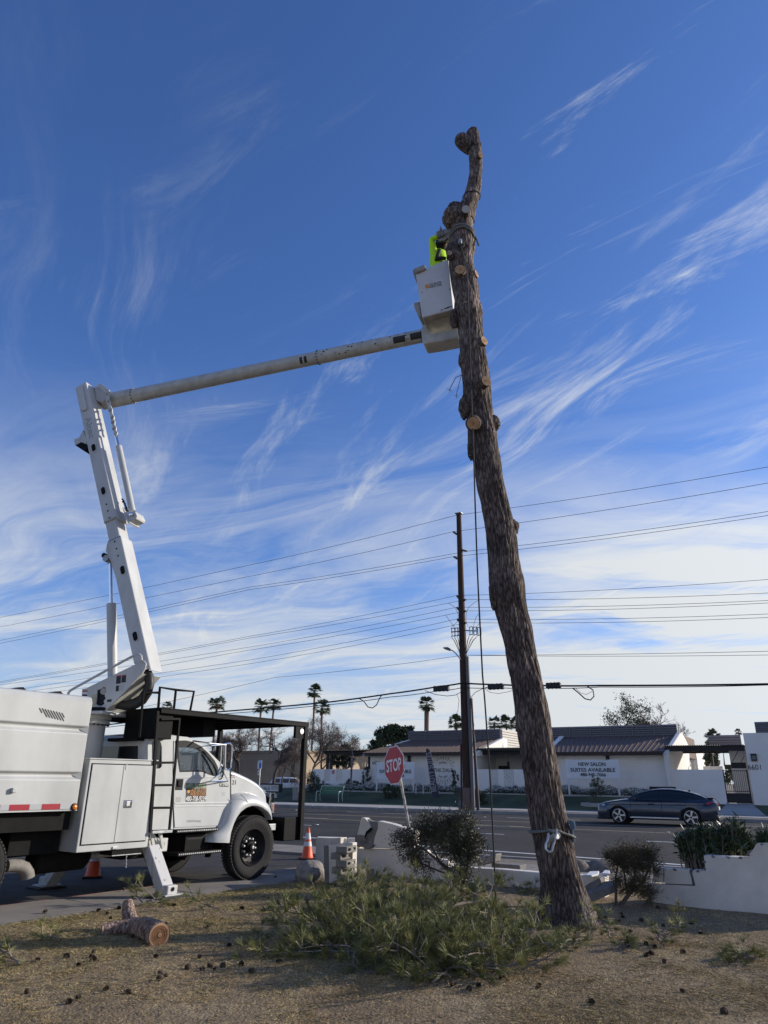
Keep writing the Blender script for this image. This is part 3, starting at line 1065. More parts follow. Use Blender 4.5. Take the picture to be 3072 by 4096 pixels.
# boulder
bc = G(*e1(185, 1310))
bm = bmesh.new()
bmesh.ops.create_icosphere(bm, subdivisions=4, radius=1)
for v in bm.verts:
    d = v.co.normalized()
    k = 1 + 0.16 * noise.noise(d * 1.4 + Vector((3, 1, 7))) + 0.05 * noise.noise(d * 4) + 0.02 * noise.noise(d * 11)
    v.co = Vector((d.x * 0.285 * k, d.y * 0.26 * k, max(d.z * 0.205 * k, -0.12)))
    if v.co.x > 0.15:
        v.co.x = 0.15 + (v.co.x - 0.15) * 0.6
me = bpy.data.meshes.new('boulder')
bm.to_mesh(me)
bm.free()
me.polygons.foreach_set('use_smooth', [True] * len(me.polygons))
me.materials.append(M('rock'))
tag(inst('boulder', me, None, (bc.x + 0.0, bc.y + 0.22, 0.12), (0, 0, 0.4)), 'rounded grey brown boulder at the corner of the lawn', 'boulder')

# traffic cones


def make_cone(label, loc):
    t = thing('traffic_cone', label, 'traffic cone', group='traffic cones', mat4=Matrix.Translation(Vector(loc)) @ Matrix.Rotation(0.3, 4, 'Z') @ Matrix.Scale(0.9, 4))
    MB().box(-0.185, 0.185, -0.185, 0.185, 0, 0.035).build('base', 'rubber', t, bevel=0.012)
    prof = lambda z: 0.145 - (0.145 - 0.032) * (z - 0.035) / (0.70 - 0.035)
    MB().lathe([(0, 0.03), (0.15, 0.03), (0.15, 0.05)] + [(prof(z), z) for z in (0.06, 0.25, 0.45, 0.62, 0.69)] + [(0.034, 0.70), (0.034, 0.72), (0.01, 0.725)], (0, 0, 0), (0, 0, 1), 24).build('cone_body', 'cone_orange', t, smooth=True)
    for z0, z1 in ((0.30, 0.405), (0.455, 0.60)):
        MB().lathe([(prof(z0) - 0.01, z0), (prof(z0) + 0.003, z0), (prof(z1) + 0.003, z1), (prof(z1) - 0.01, z1)], (0, 0, 0), (0, 0, 1), 24).build('reflective_band', 'cone_white', t, smooth=True)
    return t


cl = G(*e1(163, 1112), -0.05)
make_cone('orange traffic cone with two white bands standing by the broken wall', (cl.x, cl.y, -0.055))
cl = G(*g1(511, 153), -0.055)
make_cone('orange traffic cone behind the truck, seen beneath its tool cabinet', (cl.x, cl.y, -0.055))

# stop sign, leaning
sb = DY(1640, 3330, 17.0)
stt = DY(1578, 2985, 17.0)
dd = (stt - sb).normalized()
base = sb - dd * (sb.z / dd.z)
stop = thing('stop_sign', 'red octagonal stop sign leaning on a worn post behind the bush', 'stop sign', base)
MB().tube([base, stt + dd * 0.06], 0.032, 10).build('post', 'post_worn', stop, smooth=True, world=True)
sc_ = DY(*e1(898, 333), 16.93)
Rn = 0.405
naz = radians(238)
nf = Vector((sin(naz), cos(naz), 0))
hx0 = Vector((0, 0, 1)).cross(nf)          # viewer's right on the face
nz = (dd - nf * dd.dot(nf)).normalized()
hx = nz.cross(nf).normalized()
def octo(R, off):
    return [sc_ + nf * off + hx * (R * cos(radians(22.5 + 45 * i)) / cos(radians(22.5))) + nz * (R * sin(radians(22.5 + 45 * i)) / cos(radians(22.5))) for i in range(8)]
MB().prism(octo(Rn, 0.045), nf * 0.004).build('sign_border', 'sign_white', stop, world=True)
MB().prism(octo(Rn * 0.945, 0.049), nf * 0.002).build('sign_face', 'sign_red', stop, world=True)
txt('lettering', 'STOP', sc_ + nf * 0.052 - hx * 0.31 - nz * 0.135, hx, nz, 0.62, 0.27, 'letter_white', stop, bold=0.02)
MB().obox(sc_ + nz * 0.43 + nf * 0.02, hx * 0.045, nf * 0.03, nz * 0.035).build('bracket', 'iron', stop, world=True, bevel=0.01)

# cut log with a branch stub
la, lb = G(*g1(880, 470), 0.105), G(*g1(700, 395), 0.085)
dlog = (lb - la).normalized()
log = thing('cut_log', 'short cut pine log with a forked stub lying on the lawn', 'log', (la.x, la.y, 0))
L = 0.92
rg = []
for i in range(25):
    t = i / 24
    c = la + dlog * (L * t) + Vector((0, 0, -0.01 + 0.02 * sin(t * 5)))
    r = 0.118 - 0.02 * t
    a = dlog.cross(Vector((0, 0, 1))).normalized()
    b = a.cross(dlog)
    ring = []
    for j in range(48):
        an = 2 * pi * j / 48
        dr = a * cos(an) + b * sin(an)
        ring.append(c + dr * (r * (1 + 0.07 * noise.noise(Vector((cos(an) * 3, sin(an) * 3, t * 5))) + 0.05 * noise.noise(Vector((cos(an) * 9, sin(an) * 9, t * 22))))))
    rg.append(ring)
MB().loft(rg, True).build('bark', 'bark_log', log, smooth=True, world=True)
ar = dlog.cross(Vector((0, 0, 1))).normalized()
MB().lathe([(0.0, -0.006), (0.104, -0.006), (0.108, 0.0)], la, dlog, 32).build('cut_end', 'cut_wood_log', log, world=True)
for r_ in (0.088, 0.068, 0.045):
    MB().lathe([(r_, -0.0066), (r_, -0.0085), (r_ - 0.006, -0.0085), (r_ - 0.006, -0.0066)], la, dlog, 28).build('growth_ring', 'heart_wood', log, world=True)
MB().lathe([(0.0, -0.0086), (0.02, -0.0084), (0.024, -0.006)], la + ar * 0.005, dlog, 16).build('heart_wood', 'heart_wood', log, world=True)
fk = la + dlog * (L * 0.72)
MB().tube([fk - Vector((0, 0, 0.01)), fk - ar * 0.16 + dlog * 0.10 - Vector((0, 0, .02)), fk - ar * 0.34 + dlog * 0.14 - Vector((0, 0, .03))], [0.085, 0.08, 0.072], 16).build('branch_stub', 'bark_log', log, smooth=True, world=True)
st0 = la + dlog * (L * 0.95)
MB().tube([st0, st0 + dlog * 0.14 + Vector((0, 0, 0.10)), st0 + dlog * 0.20 + Vector((0, 0, 0.20))], [0.085, 0.075, 0.055], 16).build('branch_stub', 'bark_log', log, smooth=True, world=True)
# ================================================================== BUCKET TRUCK
TINV = TRK.inverted()
TR3 = TRK.to_3x3()


def TP(pt, y):
    """photo point on the truck's lengthwise plane y, in truck coordinates (x forward, y to its left, z up)"""
    w = PLN(pt[0], pt[1], TRK @ Vector((0, y, 0)), TR3 @ Vector((0, 1, 0)))
    return TINV @ w


def TX(pt, x):
    w = PLN(pt[0], pt[1], TRK @ Vector((x, 0, 0)), TR3 @ Vector((1, 0, 0)))
    return TINV @ w


def tpoly(f, pts, y):
    return [TP(f(*p), y) for p in pts]


truck = thing('bucket_truck', 'white bucket truck with its boom raised and black rack over the cab', 'truck', mat4=TRK)
# --- chip box: ribbed side pressed from a profile
xb = -3.36
zb, zt_ = 1.19, 2.66
gr1 = TP(c1(400, 575), 0).z
gr2 = TP(c1(400, 1000), 0).z
prof = [(0, zb), (0, gr2 - 0.05), (0.05, gr2 - 0.01), (0.05, gr2 + 0.02), (0, gr2 + 0.05), (0, gr1 - 0.05), (0.05, gr1 - 0.01), (0.05, gr1 + 0.02), (0, gr1 + 0.05), (0.0, zt_ - 0.02), (0.04, zt_ + 0.05), (0.12, zt_ + 0.07), (2.36, zt_ + 0.07), (2.44, zt_), (2.44, zb)]
MB().prism([(-10.5, y, z) for y, z in prof], (10.5 + xb, 0, 0)).build('chip_box', 'panel_white', truck, bevel=0.012)
MB().box(-10.5, xb + 0.004, -0.006, 0.0, zb - 0.012, zb + 0.006).build('box_sill', 'panel_white', truck)
for xs in (xb - 0.055,):
    for g in (gr1, gr2):
        MB().prism([(xs - 0.08, 0.05, g + 0.02), (xs + 0.055, 0.0, g + 0.055), (xs + 0.055, 0.0, g - 0.055)], (0, 0.02, 0)).build('rib_end', 'panel_white', truck)
# slanted vent slots
for i in range(9):
    t = i / 8
    xo = 350 + t * 197
    yo = 400 + t * 45
    ln = 42 if i in (0, 8) else 78
    yo = yo + (0 if i else 4)
    a, b = TP(c1(xo, yo - 0), -0.003), TP(c1(xo + ln * 0.55, yo + ln), -0.003)
    d = (b - a).normalized() * 0.008
    n = Vector((d.z, 0, -d.x))
    MB().prism([a + d + n, a + n * 0.4 - d * 0.3, a - n * 0.4 - d * 0.3, a + d - n, b - d - n, b - n * 0.4 + d * 0.3, b + n * 0.4 + d * 0.3, b - d + n], (0, 0.006, 0)).build('vent_slot', 'letter_black', truck)
for x0, x1, m in ((-60, 0, 'tape_red'), (0, 80, 'tape_silver'), (80, 259, 'tape_red'), (259, 367, 'tape_silver'), (367, 530, 'tape_red'), (530, 632, 'tape_silver')):
    a, b = TP(c1(x0, 1290), -0.008), TP(c1(x1, 1290), -0.008)
    MB().box(a.x, b.x - 0.003, -0.0085, -0.006, zb + 0.012, zb + 0.082).build('reflective_tape', m, truck)
a = TP(c1(656, 1278), -0.01)
MB().lathe([(0.048, 0), (0.048, 0.018), (0.036, 0.022)], (a.x, 0.0, a.z), (0, -1, 0), 20).build('lamp_rim', 'rubber', truck, smooth=True)
lp = MB().lathe([(0.036, 0.018), (0.034, 0.032), (0.02, 0.042), (0, 0.045)], (a.x, 0.0, a.z), (0, -1, 0), 20).build('marker_lamp', 'lamp_amber', truck, smooth=True)
a = TP(c1(125, 1130), -0.03)
MB().box(a.x - 0.03, a.x + 0.03, -0.05, -0.0, a.z - 0.03, a.z + 0.03).build('rope_hook', 'panel_white', truck, bevel=0.008)
for x, y in ((160, 235), (490, 268)):
    a = TP(c1(x, y), 0.6)
    MB().prism([(a.x - 0.16, 0.5, zt_ + 0.06), (a.x + 0.14, 0.5, zt_ + 0.06), (a.x + 0.02, 0.5, zt_ + 0.15), (a.x - 0.05, 0.5, zt_ + 0.14)], (0, 0.5, 0)).build('roof_hinge', 'black_paint', truck)
# --- chassis
MB().box(-10.3, 0.7, 0.72, 0.86, 0.66, 0.92).build('frame_rail', 'under_black', truck)
MB().box(-10.3, 0.7, 1.56, 1.70, 0.66, 0.92).build('frame_rail', 'under_black', truck)
MB().box(-10.3, xb, 0.12, 2.3, 0.93, zb - 0.02).build('sub_frame', 'under_black', truck)
for x in (-9.8, -8.4, -7.0, -5.6, -4.0):
    MB().box(x, x + 0.1, 0.86, 1.56, 0.7, 0.9).build('cross_member', 'under_black', truck)
MB().box(-4.05, -3.32, 0.35, 1.2, 0.62, 1.14).build('side_locker', 'under_black', truck, bevel=0.01)
a0, a1_ = TP(c1(270, 1760), 0.7), TP(c1(735, 1740), 0.7)
MB().tube([(a0.x, 0.7, 0.52), (a0.x + 0.04, 0.7, 0.52), (a1_.x - 0.03, 0.7, 0.53), (a1_.x + 0.04, 0.7, 0.53)], [0.15, 0.19, 0.19, 0.13], 20).build('muffler', 'under_black', truck, smooth=True)
MB().tube([(a1_.x, 0.7, 0.53), (-1.9, 0.7, 0.55), (-1.2, 0.8, 0.58)], 0.065, 14).build('exhaust_pipe', 'galv', truck, smooth=True)
ex = [TP(c1(*p), 0.35) for p in ((60, 1800), (110, 1795), (170, 1800), (215, 1820), (238, 1862), (242, 1905))]
MB().tube(ex, [0.075, 0.078, 0.08, 0.085, 0.09, 0.092], 18).build('tail_pipe', 'pipe_dull', truck, smooth=True)
# drive shaft, axles
MB().cyl((-0.05, 0.25, 0.5), (-0.05, 2.2, 0.47), 0.07, n=12).build('front_axle', 'under_black', truck, smooth=True)
MB().cyl((-4.75, 0.3, 0.5), (-4.75, 2.1, 0.47), 0.12, n=14).build('rear_axle', 'under_black', truck, smooth=True)
MB().cyl((-4.5, 1.2, 0.55), (-0.9, 1.2, 0.66), 0.06, n=12).build('drive_shaft', 'under_black', truck, smooth=True)
MB().box(-1.0, 0.55, 0.75, 1.65, 0.55, 1.25).build('engine', 'under_black', truck, bevel=0.06)
MB().box(-2.1, -0.75, 0.62, 1.9, 0.42, 0.68).build('gearbox', 'under_black', truck, bevel=0.06)


# --- wheels
def wheel(x, y_out, z, side=1, R=0.505, w=0.29, front=True, dual=False):
    """y_out is the outer face; side=1 faces the viewer (toward -y)"""
    ax = Vector((0, -1, 0)) if side > 0 else Vector((0, 1, 0))
    o = Vector((x, y_out + (w if side > 0 else -w), z))   # inner face, axis points outward
    tp = [(0.30, 0.02), (0.40, 0.0), (0.47, 0.015), (R - 0.008, 0.05), (R, 0.075), (R, w - 0.075), (R - 0.010, w - 0.045), (0.475, w - 0.012), (0.44, w), (0.38, w - 0.004), (0.315, w - 0.03), (0.292, w - 0.032), (0.285, w - 0.06)]
    tyre = MB().lathe(tp, o, ax, 56, False).build('tyre', 'rubber', truck, smooth=True)
    me = MB()
    a = ax.orthogonal().normalized()
    b = ax.cross(a)
    for k in range(64):
        an = 2 * pi * k / 64
        dr = a * cos(an) + b * sin(an)
        tg = b * cos(an) - a * sin(an)
        for h in (0.055, w - 0.055):
            me.obox(o + ax * h + dr * (R - 0.002), ax * 0.028, dr * 0.010, tg * 0.017)
    tb = tag(me.build('tread_blocks', 'rubber_dusty', tyre), kind='stuff')
    if front:
        rp = [(0.296, w - 0.03), (0.290, w - 0.015), (0.275, w - 0.03), (0.262, w - 0.10), (0.225, w - 0.145), (0.17, w - 0.155), (0.15, w - 0.155), (0.0, w - 0.155)]
    else:
        rp = [(0.296, w - 0.03), (0.290, w - 0.015), (0.27, w - 0.05), (0.255, w - 0.16), (0.15, w - 0.19), (0.12, w - 0.05), (0.09, w - 0.03), (0.0, w - 0.03)]
    rim = MB().lathe(rp, o, ax, 40, False).build('rim', 'rim_dark', truck, smooth=True)
    if front and side > 0:
        for k in range(10):
            an = 2 * pi * (k + .5) / 10
            dr = a * cos(an) + b * sin(an)
            MB().lathe([(0.0, 0), (0.027, 0), (0.024, 0.045), (0.014, 0.062), (0, 0.064)], o + ax * (w - 0.155) + dr * 0.135, ax, 10).build('lug_nut', 'steel', rim, smooth=True)
        MB().lathe([(0.10, w - 0.125), (0.092, w - 0.075), (0.06, w - 0.06), (0.055, w - 0.03), (0.0, w - 0.025)], o, ax, 24).build('hub', 'black_paint', rim, smooth=True)
        MB().lathe([(0.028, w - 0.026), (0.024, w - 0.014), (0, w - 0.012)], o, ax, 16).build('hub_cap', 'steel', rim, smooth=True)
        for k in range(8):
            an = 2 * pi * k / 8 + 0.2
            dr = a * cos(an) + b * sin(an)
            tg = b * cos(an) - a * sin(an)
            c = o + ax * (w - 0.131) + dr * 0.235
            MB().prism([c + dr * (0.022 * cos(q)) + tg * (0.045 * sin(q)) for q in [2 * pi * i / 10 for i in range(10)]], ax * 0.004).build('hand_hole', 'letter_black', rim)
    return tyre


ft = TP(c2(1075, 1540), 0.0)
FX = 0.13
tyre = wheel(FX, 0.0, 0.505)
wheel(FX - 0.0, 2.40, 0.45, side=-1)
wheel(-4.68, 0.06, 0.505, front=False)
wheel(-4.68, 0.38, 0.505, front=False)
wheel(-4.68, 2.38, 0.45, side=-1, front=False)
# raised sidewall lettering along the top of the front tyre
for txt_, a0_, st_ in (('UNITRAC', 113, 8.5),):
    for k, ch in enumerate(txt_):
        an = radians(a0_ - k * st_)
        up = Vector((cos(an), 0, sin(an)))
        rt = Vector((sin(an), 0, -cos(an)))
        c = Vector((FX, -0.0015, 0.505)) + up * 0.385
        txt('sidewall_letter', ch, c - rt * 0.022, rt, up, 0.012 if ch == 'I' else 0.042, 0.045, 'rubber_dusty', tyre, world=False)

# --- tool cabinet behind the cab
cx0, cx1, cz0, cz1 = -3.285, -2.11, 0.64, 1.86
cab_y = -0.02
MB().box(cx0, cx1, cab_y, 0.62, cz0, cz1).build('tool_cabinet', 'panel_white', truck, bevel=0.012)
MB().box(cx0 - 0.012, cx1 + 0.012, cab_y - 0.014, 0.64, cz1 - 0.002, cz1 + 0.016).build('cabinet_lid', 'panel_white', truck, bevel=0.006)
xm = TP(c1(1060, 1250), cab_y).x
dl = TP(c1(765, 1250), cab_y).x
dr_ = TP(c1(1318, 1250), cab_y).x
MB().box(dl - 0.014, dr_ + 0.012, cab_y - 0.003, cab_y, cz0 + 0.085, cz1 - 0.055).build('door_gap', 'under_black', truck)
d1 = MB().box(dl, xm - 0.008, cab_y - 0.014, cab_y - 0.001, cz0 + 0.10, cz1 - 0.07).build('cabinet_door', 'panel_white', truck, bevel=0.005)
d2 = MB().box(xm + 0.008, dr_, cab_y - 0.014, cab_y - 0.001, cz0 + 0.10, cz1 - 0.07).build('cabinet_door', 'panel_white', truck, bevel=0.005)
MB().box(xm - 0.024, xm + 0.012, cab_y - 0.020, cab_y - 0.012, cz0 + 0.10, cz1 - 0.07).build('door_flange', 'panel_white', d2, bevel=0.004)
a = TP(c1(1122, 1250), cab_y)
MB().box(a.x - 0.062, a.x + 0.075, cab_y - 0.024, cab_y - 0.013, a.z - 0.055, a.z + 0.055).build('latch_plate', 'chrome', d2, bevel=0.012)
MB().box(a.x - 0.030, a.x + 0.035, cab_y - 0.034, cab_y - 0.022, a.z - 0.032, a.z + 0.036).build('latch_paddle', 'steel', d2, bevel=0.008)
MB().cyl((a.x + 0.052, cab_y - 0.026, a.z), (a.x + 0.052, cab_y - 0.034, a.z), 0.012, n=12).build('lock', 'letter_black', d2)
a = TP(c1(1112, 920), cab_y)
MB().box(a.x - 0.012, a.x + 0.012, cab_y - 0.026, cab_y - 0.012, a.z - 0.045, a.z + 0.03).build('hinge', 'galv', d2, bevel=0.004)
a = TP(c1(1012, 1640), cab_y)
MB().box(a.x - 0.04, a.x + 0.04, cab_y - 0.018, cab_y, a.z - 0.018, a.z + 0.018).build('marker_lamp', 'steel', truck, bevel=0.005)
a, b = TP(c1(1000, 1675), cab_y), TP(c1(1258, 1720), cab_y)
MB().box(a.x, b.x, 0.0, 0.3, cz0 - 0.075, cz0 - 0.012).build('pull_out_tray', 'under_black', truck)
MB().box(a.x, b.x, -0.006, 0.0, cz0 - 0.082, cz0 - 0.070).build('tray_edge', 'galv', truck)
a = TP(c1(1118, 1700), cab_y)
b = TP(c1(1116, 1815), cab_y)
pts = [a.lerp(b, i / 14) + Vector((0.005 * (-1) ** i, 0.005 * (-1) ** (i // 2), 0)) for i in range(15)]
MB().tube(pts, 0.006, 5).build('chain', 'steel', truck)

# --- cab
CY0 = 0.16      # right side of the cab
CY1 = 2.26
P = lambda x, y, yy=CY0: TP(c2(x, y), yy)
side = [(190, 1392), (188, 690), (205, 640), (250, 616), (400, 606), (520, 618), (585, 645), (640, 682), (720, 760), (800, 838), (846, 880), (868, 900), (872, 1040), (872, 1210), (850, 1290), (800, 1352), (740, 1372)]
door_win = [(432, 655), (505, 652), (560, 664), (620, 696), (680, 752), (735, 818), (766, 872), (770, 936), (735, 938), (690, 922), (655, 905), (610, 900), (456, 904), (438, 780)]
qwin = [(226, 672), (236, 655), (280, 650), (296, 664), (304, 700), (304, 862), (290, 878), (250, 880), (232, 866), (226, 840)]
V3 = lambda pts, yy=CY0: [P(x, y, yy) for x, y in pts]
cabR = MB().holed(V3(side), [V3(door_win), V3(qwin)], (0, 0.05, 0)).build('cab_side', 'truck_white', truck, bevel=0.006)
far = [v + Vector((0, CY1 - CY0 - 0.05, 0)) for v in V3(side)]
MB().holed(far, [[v + Vector((0, CY1 - CY0 - 0.05, 0)) for v in V3(door_win)], [v + Vector((0, CY1 - CY0 - 0.05, 0)) for v in V3(qwin)]], (0, 0.05, 0)).build('cab_side', 'truck_white', truck)
# door leaf, slightly proud
dwin2 = [(446, 705), (520, 702), (585, 712), (640, 738), (690, 786), (738, 850), (760, 895), (764, 935), (735, 934), (690, 916), (655, 898), (610, 893), (462, 896), (452, 800)]
door = MB().holed(V3([(415, 1368), (405, 1200), (412, 900), (424, 700), (428, 645), (505, 641), (565, 652), (632, 690), (700, 752), (760, 830), (790, 880), (862, 905), (866, 1040), (866, 1208), (845, 1286), (800, 1340), (780, 1352)], CY0 - 0.012), [V3(door_win, CY0 - 0.012)], (0, 0.011, 0)).build('door', 'truck_white', truck, bevel=0.004)
fr = V3([(424, 648), (505, 646), (565, 658), (628, 692), (690, 748), (745, 812), (772, 868), (776, 940), (735, 943), (690, 928), (650, 911), (610, 906), (452, 910), (432, 780)], CY0 - 0.014)
MB().holed(fr, [V3(dwin2, CY0 - 0.014)], (0, 0.02, 0)).build('window_frame', 'black_plastic', door, bevel=0.003)
MB().prism(V3(dwin2, CY0 + 0.004), (0, 0.006, 0)).build('window_pane', 'glass', door)
MB().tube(V3([(640, 760), (680, 820), (720, 900), (735, 940)], CY0 - 0.006), 0.010, 6).build('window_divider', 'black_plastic', door)
MB().prism(V3(qwin, CY0 - 0.004), (0, 0.02, 0)).build('quarter_window', 'glass_dark', truck, bevel=0.004)
for gap in ([(403, 650), (398, 900), (400, 1250), (404, 1378)], [(878, 905), (874, 1045), (874, 1210), (852, 1292), (806, 1352)]):
    MB().tube(V3(gap, CY0 - 0.001), 0.006, 5).build('panel_gap', 'under_black', truck)
# body crease and rocker
for y, hh in ((955, 0.012), (1170, 0.014), (1195, 0.008)):
    a, b = P(410, y, CY0 - 0.012), P(862, y - 6, CY0 - 0.012)
    MB().bar(a, b, 0.012, hh * 2).build('body_crease', 'truck_white', door, bevel=0.006)
MB().box(P(195, 1385).x, P(800, 1380).x, CY0 + 0.04, 0.5, 0.82, 0.92).build('rocker', 'under_black', truck)
# roof, back wall, windscreen, floor
zr = P(400, 608).z
xr0, xr1 = P(190, 690).x, P(590, 645).x
RF = [(xr0, zr - 0.10), (xr0 + 0.04, zr - 0.035), (xr0 + 0.16, zr), (P(400, 608).x, zr + 0.015), (P(520, 618).x, zr - 0.01), (xr1, P(585, 645).z + 0.01)]
mb = MB()
rings = []
for x, z in RF:
    rings.append([Vector((x, CY0 + t * (CY1 - CY0), z + (0.035 * (1 - (2 * t - 1) ** 2)) - (0.05 if t in (0, 1) else 0))) for t in (0, 0.03, 0.12, 0.3, 0.5, 0.7, 0.88, 0.97, 1)])
mb.loft(rings, False, False)
mb.build('roof', 'truck_white', truck, smooth=True)
mb = MB().holed([(xr0, CY0 + 0.03, 0.95), (xr0, CY1 - 0.03, 0.95), (xr0, CY1 - 0.03, zr - 0.07), (xr0, CY0 + 0.03, zr - 0.07)], [[(xr0, CY0 + 0.18, 1.70), (xr0, CY1 - 0.18, 1.70), (xr0, CY1 - 0.25, zr - 0.17), (xr0, CY0 + 0.25, zr - 0.17)]], (0.04, 0, 0))
mb.build('back_wall', 'truck_white', truck)
MB().box(xr0 + 0.012, xr0 + 0.02, CY0 + 0.17, CY1 - 0.17, 1.69, zr - 0.16).build('rear_window', 'glass_dark', truck)
ws0, ws1 = P(590, 650), P(846, 884)
MB().prism([(ws0.x, CY0 + 0.08, ws0.z), (ws0.x, CY1 - 0.08, ws0.z), (ws1.x, CY1 - 0.03, ws1.z), (ws1.x, CY0 + 0.03, ws1.z)], (0.008, 0, 0.006)).build('windscreen', 'glass', truck)
MB().box(xr0, ws1.x, CY0 + 0.05, CY1 - 0.05, 0.92, 0.97).build('cab_floor', 'under_black', truck)
MB().box(ws1.x - 0.55, ws1.x, CY0 + 0.06, CY1 - 0.06, 1.35, P(600, 902).z - 0.02).build('dashboard', 'black_plastic', truck, bevel=0.05)
for y in (0.32, 1.35):
    s0 = P(540, 900, 0.6)
    MB().box(s0.x - 0.45, s0.x + 0.15, y, y + 0.6, 1.1, 1.3).build('seat', 'black_plastic', truck, bevel=0.05)
    MB().prism([(s0.x - 0.35, y + .05, 1.25), (s0.x - 0.22, y + .05, 1.25), (s0.x - 0.32, y + .05, 1.86), (s0.x - 0.44, y + .05, 1.84)], (0, 0.5, 0)).build('seat_back', 'black_plastic', truck, bevel=0.05)
a = P(635, 800, 1.7)
MB().tube([Vector((a.x, 1.7, a.z)) + Vector((0.05 * sin(t) * .4, 0.19 * cos(t), 0.19 * sin(t))) for t in [2 * pi * i / 20 for i in range(21)]], 0.014, 6).build('steering_wheel', 'black_plastic', truck)
# handle, decals and lettering on the door
yd_ = CY0 - 0.0135
a, b = P(425, 965, yd_), P(476, 1058, yd_)
h_ = MB().box(a.x, b.x, yd_ - 0.003, yd_ + 0.002, b.z, a.z).build('door_handle', 'black_plastic', door, bevel=0.01)
a2, b2 = P(437, 975, yd_), P(468, 1028, yd_)
MB().box(a2.x, b2.x, yd_ - 0.022, yd_ - 0.002, b2.z, a2.z).build('handle_paddle', 'rubber', door, bevel=0.01)


def quad(pts, y, name, m, parent=door, th=0.0012):
    return MB().prism(V3(pts, y), (0, th, 0)).build(name, m, parent)


quad([(508, 1000), (676, 1000), (672, 1150), (502, 1156)], yd_, 'door_decal', 'decal_black')
quad([(511, 1000), (675, 1000), (674, 1042), (509, 1045)], yd_ - 0.0015, 'decal_picture', 'decal_green')


def ttxt(name, body, x0, y0, x1, y1, y, m, parent=door, bold=0.0, f=c2):
    """lettering on the truck side between two corner points of the photo"""
    a, b, c = TP(f(x0, y1), y), TP(f(x1, y1), y), TP(f(x0, y0), y)
    b.z = a.z + (b.z - a.z)
    return txt(name, body, a, b - a, Vector((0, 0, 1)), (b - a).length, c.z - a.z, m, parent, bold=bold, world=False)


ttxt('lettering', 'AZ ELITE', 546, 1045, 670, 1073, yd_ - 0.002, 'letter_orange', bold=-0.012)
ttxt('lettering', 'ARBOR CARE', 541, 1075, 668, 1105, yd_ - 0.002, 'letter_orange', bold=-0.012)
ttxt('lettering', '480-708-9239', 503, 1108, 670, 1150, yd_ - 0.002, 'letter_white', bold=0.01)
quad([(518, 1056), (538, 1054), (541, 1064), (536, 1068), (536, 1080), (522, 1084), (517, 1076)], yd_ - 0.002, 'decal_emblem', 'letter_orange')
ttxt('lettering', 'USDOT1914966', 514, 1307, 628, 1324, yd_ - 0.002, 'letter_grey')
quad([(784, 1003), (858, 1005), (858, 1032), (784, 1030)], yd_, 'model_badge', 'letter_black')
ttxt('lettering', 'F-750', 788, 1006, 854, 1024, yd_ - 0.002, 'steel', bold=0.02)
quad([(424, 1116), (464, 1116), (460, 1168), (420, 1168)], yd_, 'door_sticker', 'decal_grey')
quad([(803, 1072), (828, 1072), (828, 1106), (805, 1106)], yd_, 'door_sticker', 'tape_silver')

# --- hood and fender
hood_top = [(858, 890), (905, 905), (955, 925), (1005, 948), (1055, 972), (1105, 1003), (1145, 1042), (1172, 1082)]
HY0, HY1 = 0.30, 2.12
rings = []
for i, p in enumerate(hood_top):
    t = i / 7
    a = P(*p, yy=0.55)
    x, z = a.x + 0.10 * t, a.z
    yin = 0.10 * t
    drop = 0.10 + 0.05 * t
    row = []
    for k in range(15):
        f = k / 14
        w = 2 * f - 1
        yy = HY0 + yin + (HY1 - HY0 - 2 * yin) * f
        row.append(Vector((x - 0.12 * t * w * w, yy, z + 0.05 * (1 - abs(w) ** 2.2) - drop * abs(w) ** 7 - 0.02)))
    rings.append(row)
nose = [v + Vector((0.05, 0, -0.10)) for v in rings[-1]]
rings.append(nose)
rings.append([Vector((v.x + 0.02, v.y, 1.0)) for v in nose])
MB().loft(rings, False, False).build('hood', 'truck_white', truck, smooth=True)
# side wall of the hood down to the fender
sidew = [(872, 905), (905, 912), (960, 935), (1010, 958), (1060, 985), (1110, 1018), (1150, 1060), (1172, 1100), (1180, 1200), (1050, 1200), (930, 1140), (900, 1200), (876, 1230)]
MB().prism(V3(sidew, HY0 - 0.06), (0, 0.10, 0)).build('hood_side', 'truck_white', truck, bevel=0.03, seg=3)
FY = 0.02
fend = [(722, 1494), (735, 1440), (765, 1412), (800, 1380), (835, 1320), (858, 1250), (880, 1180), (915, 1128), (955, 1096), (1000, 1080), (1060, 1074), (1120, 1088), (1180, 1128), (1225, 1175), (1252, 1215), (1262, 1262), (1268, 1302), (1216, 1308), (1205, 1276), (1180, 1240), (1140, 1208), (1100, 1192), (1050, 1190), (1005, 1206), (960, 1240), (925, 1290), (900, 1345), (880, 1410), (866, 1496)]
def fpt(p, y):
    return TP(c2(*p), y)
# outer skin swept inward so the crown of the fender rounds over
outer = fend[:17]
inner = [(866, 1496), (880, 1410), (900, 1345), (925, 1290), (960, 1240), (1005, 1206), (1050, 1190), (1100, 1192), (1140, 1208), (1180, 1240), (1205, 1276), (1216, 1308)]
def resample(pts, n):
    pts = [Vector((p[0], p[1])) for p in pts]
    L = [0]
    for i in range(1, len(pts)):
        L.append(L[-1] + (pts[i] - pts[i - 1]).length)
    out = []
    for k in range(n):
        s = L[-1] * k / (n - 1)
        i = max(j for j in range(len(L)) if L[j] <= s + 1e-9)
        i = min(i, len(pts) - 2)
        t = (s - L[i]) / max(L[i + 1] - L[i], 1e-9)
        out.append(tuple(pts[i].lerp(pts[i + 1], t)))
    return out


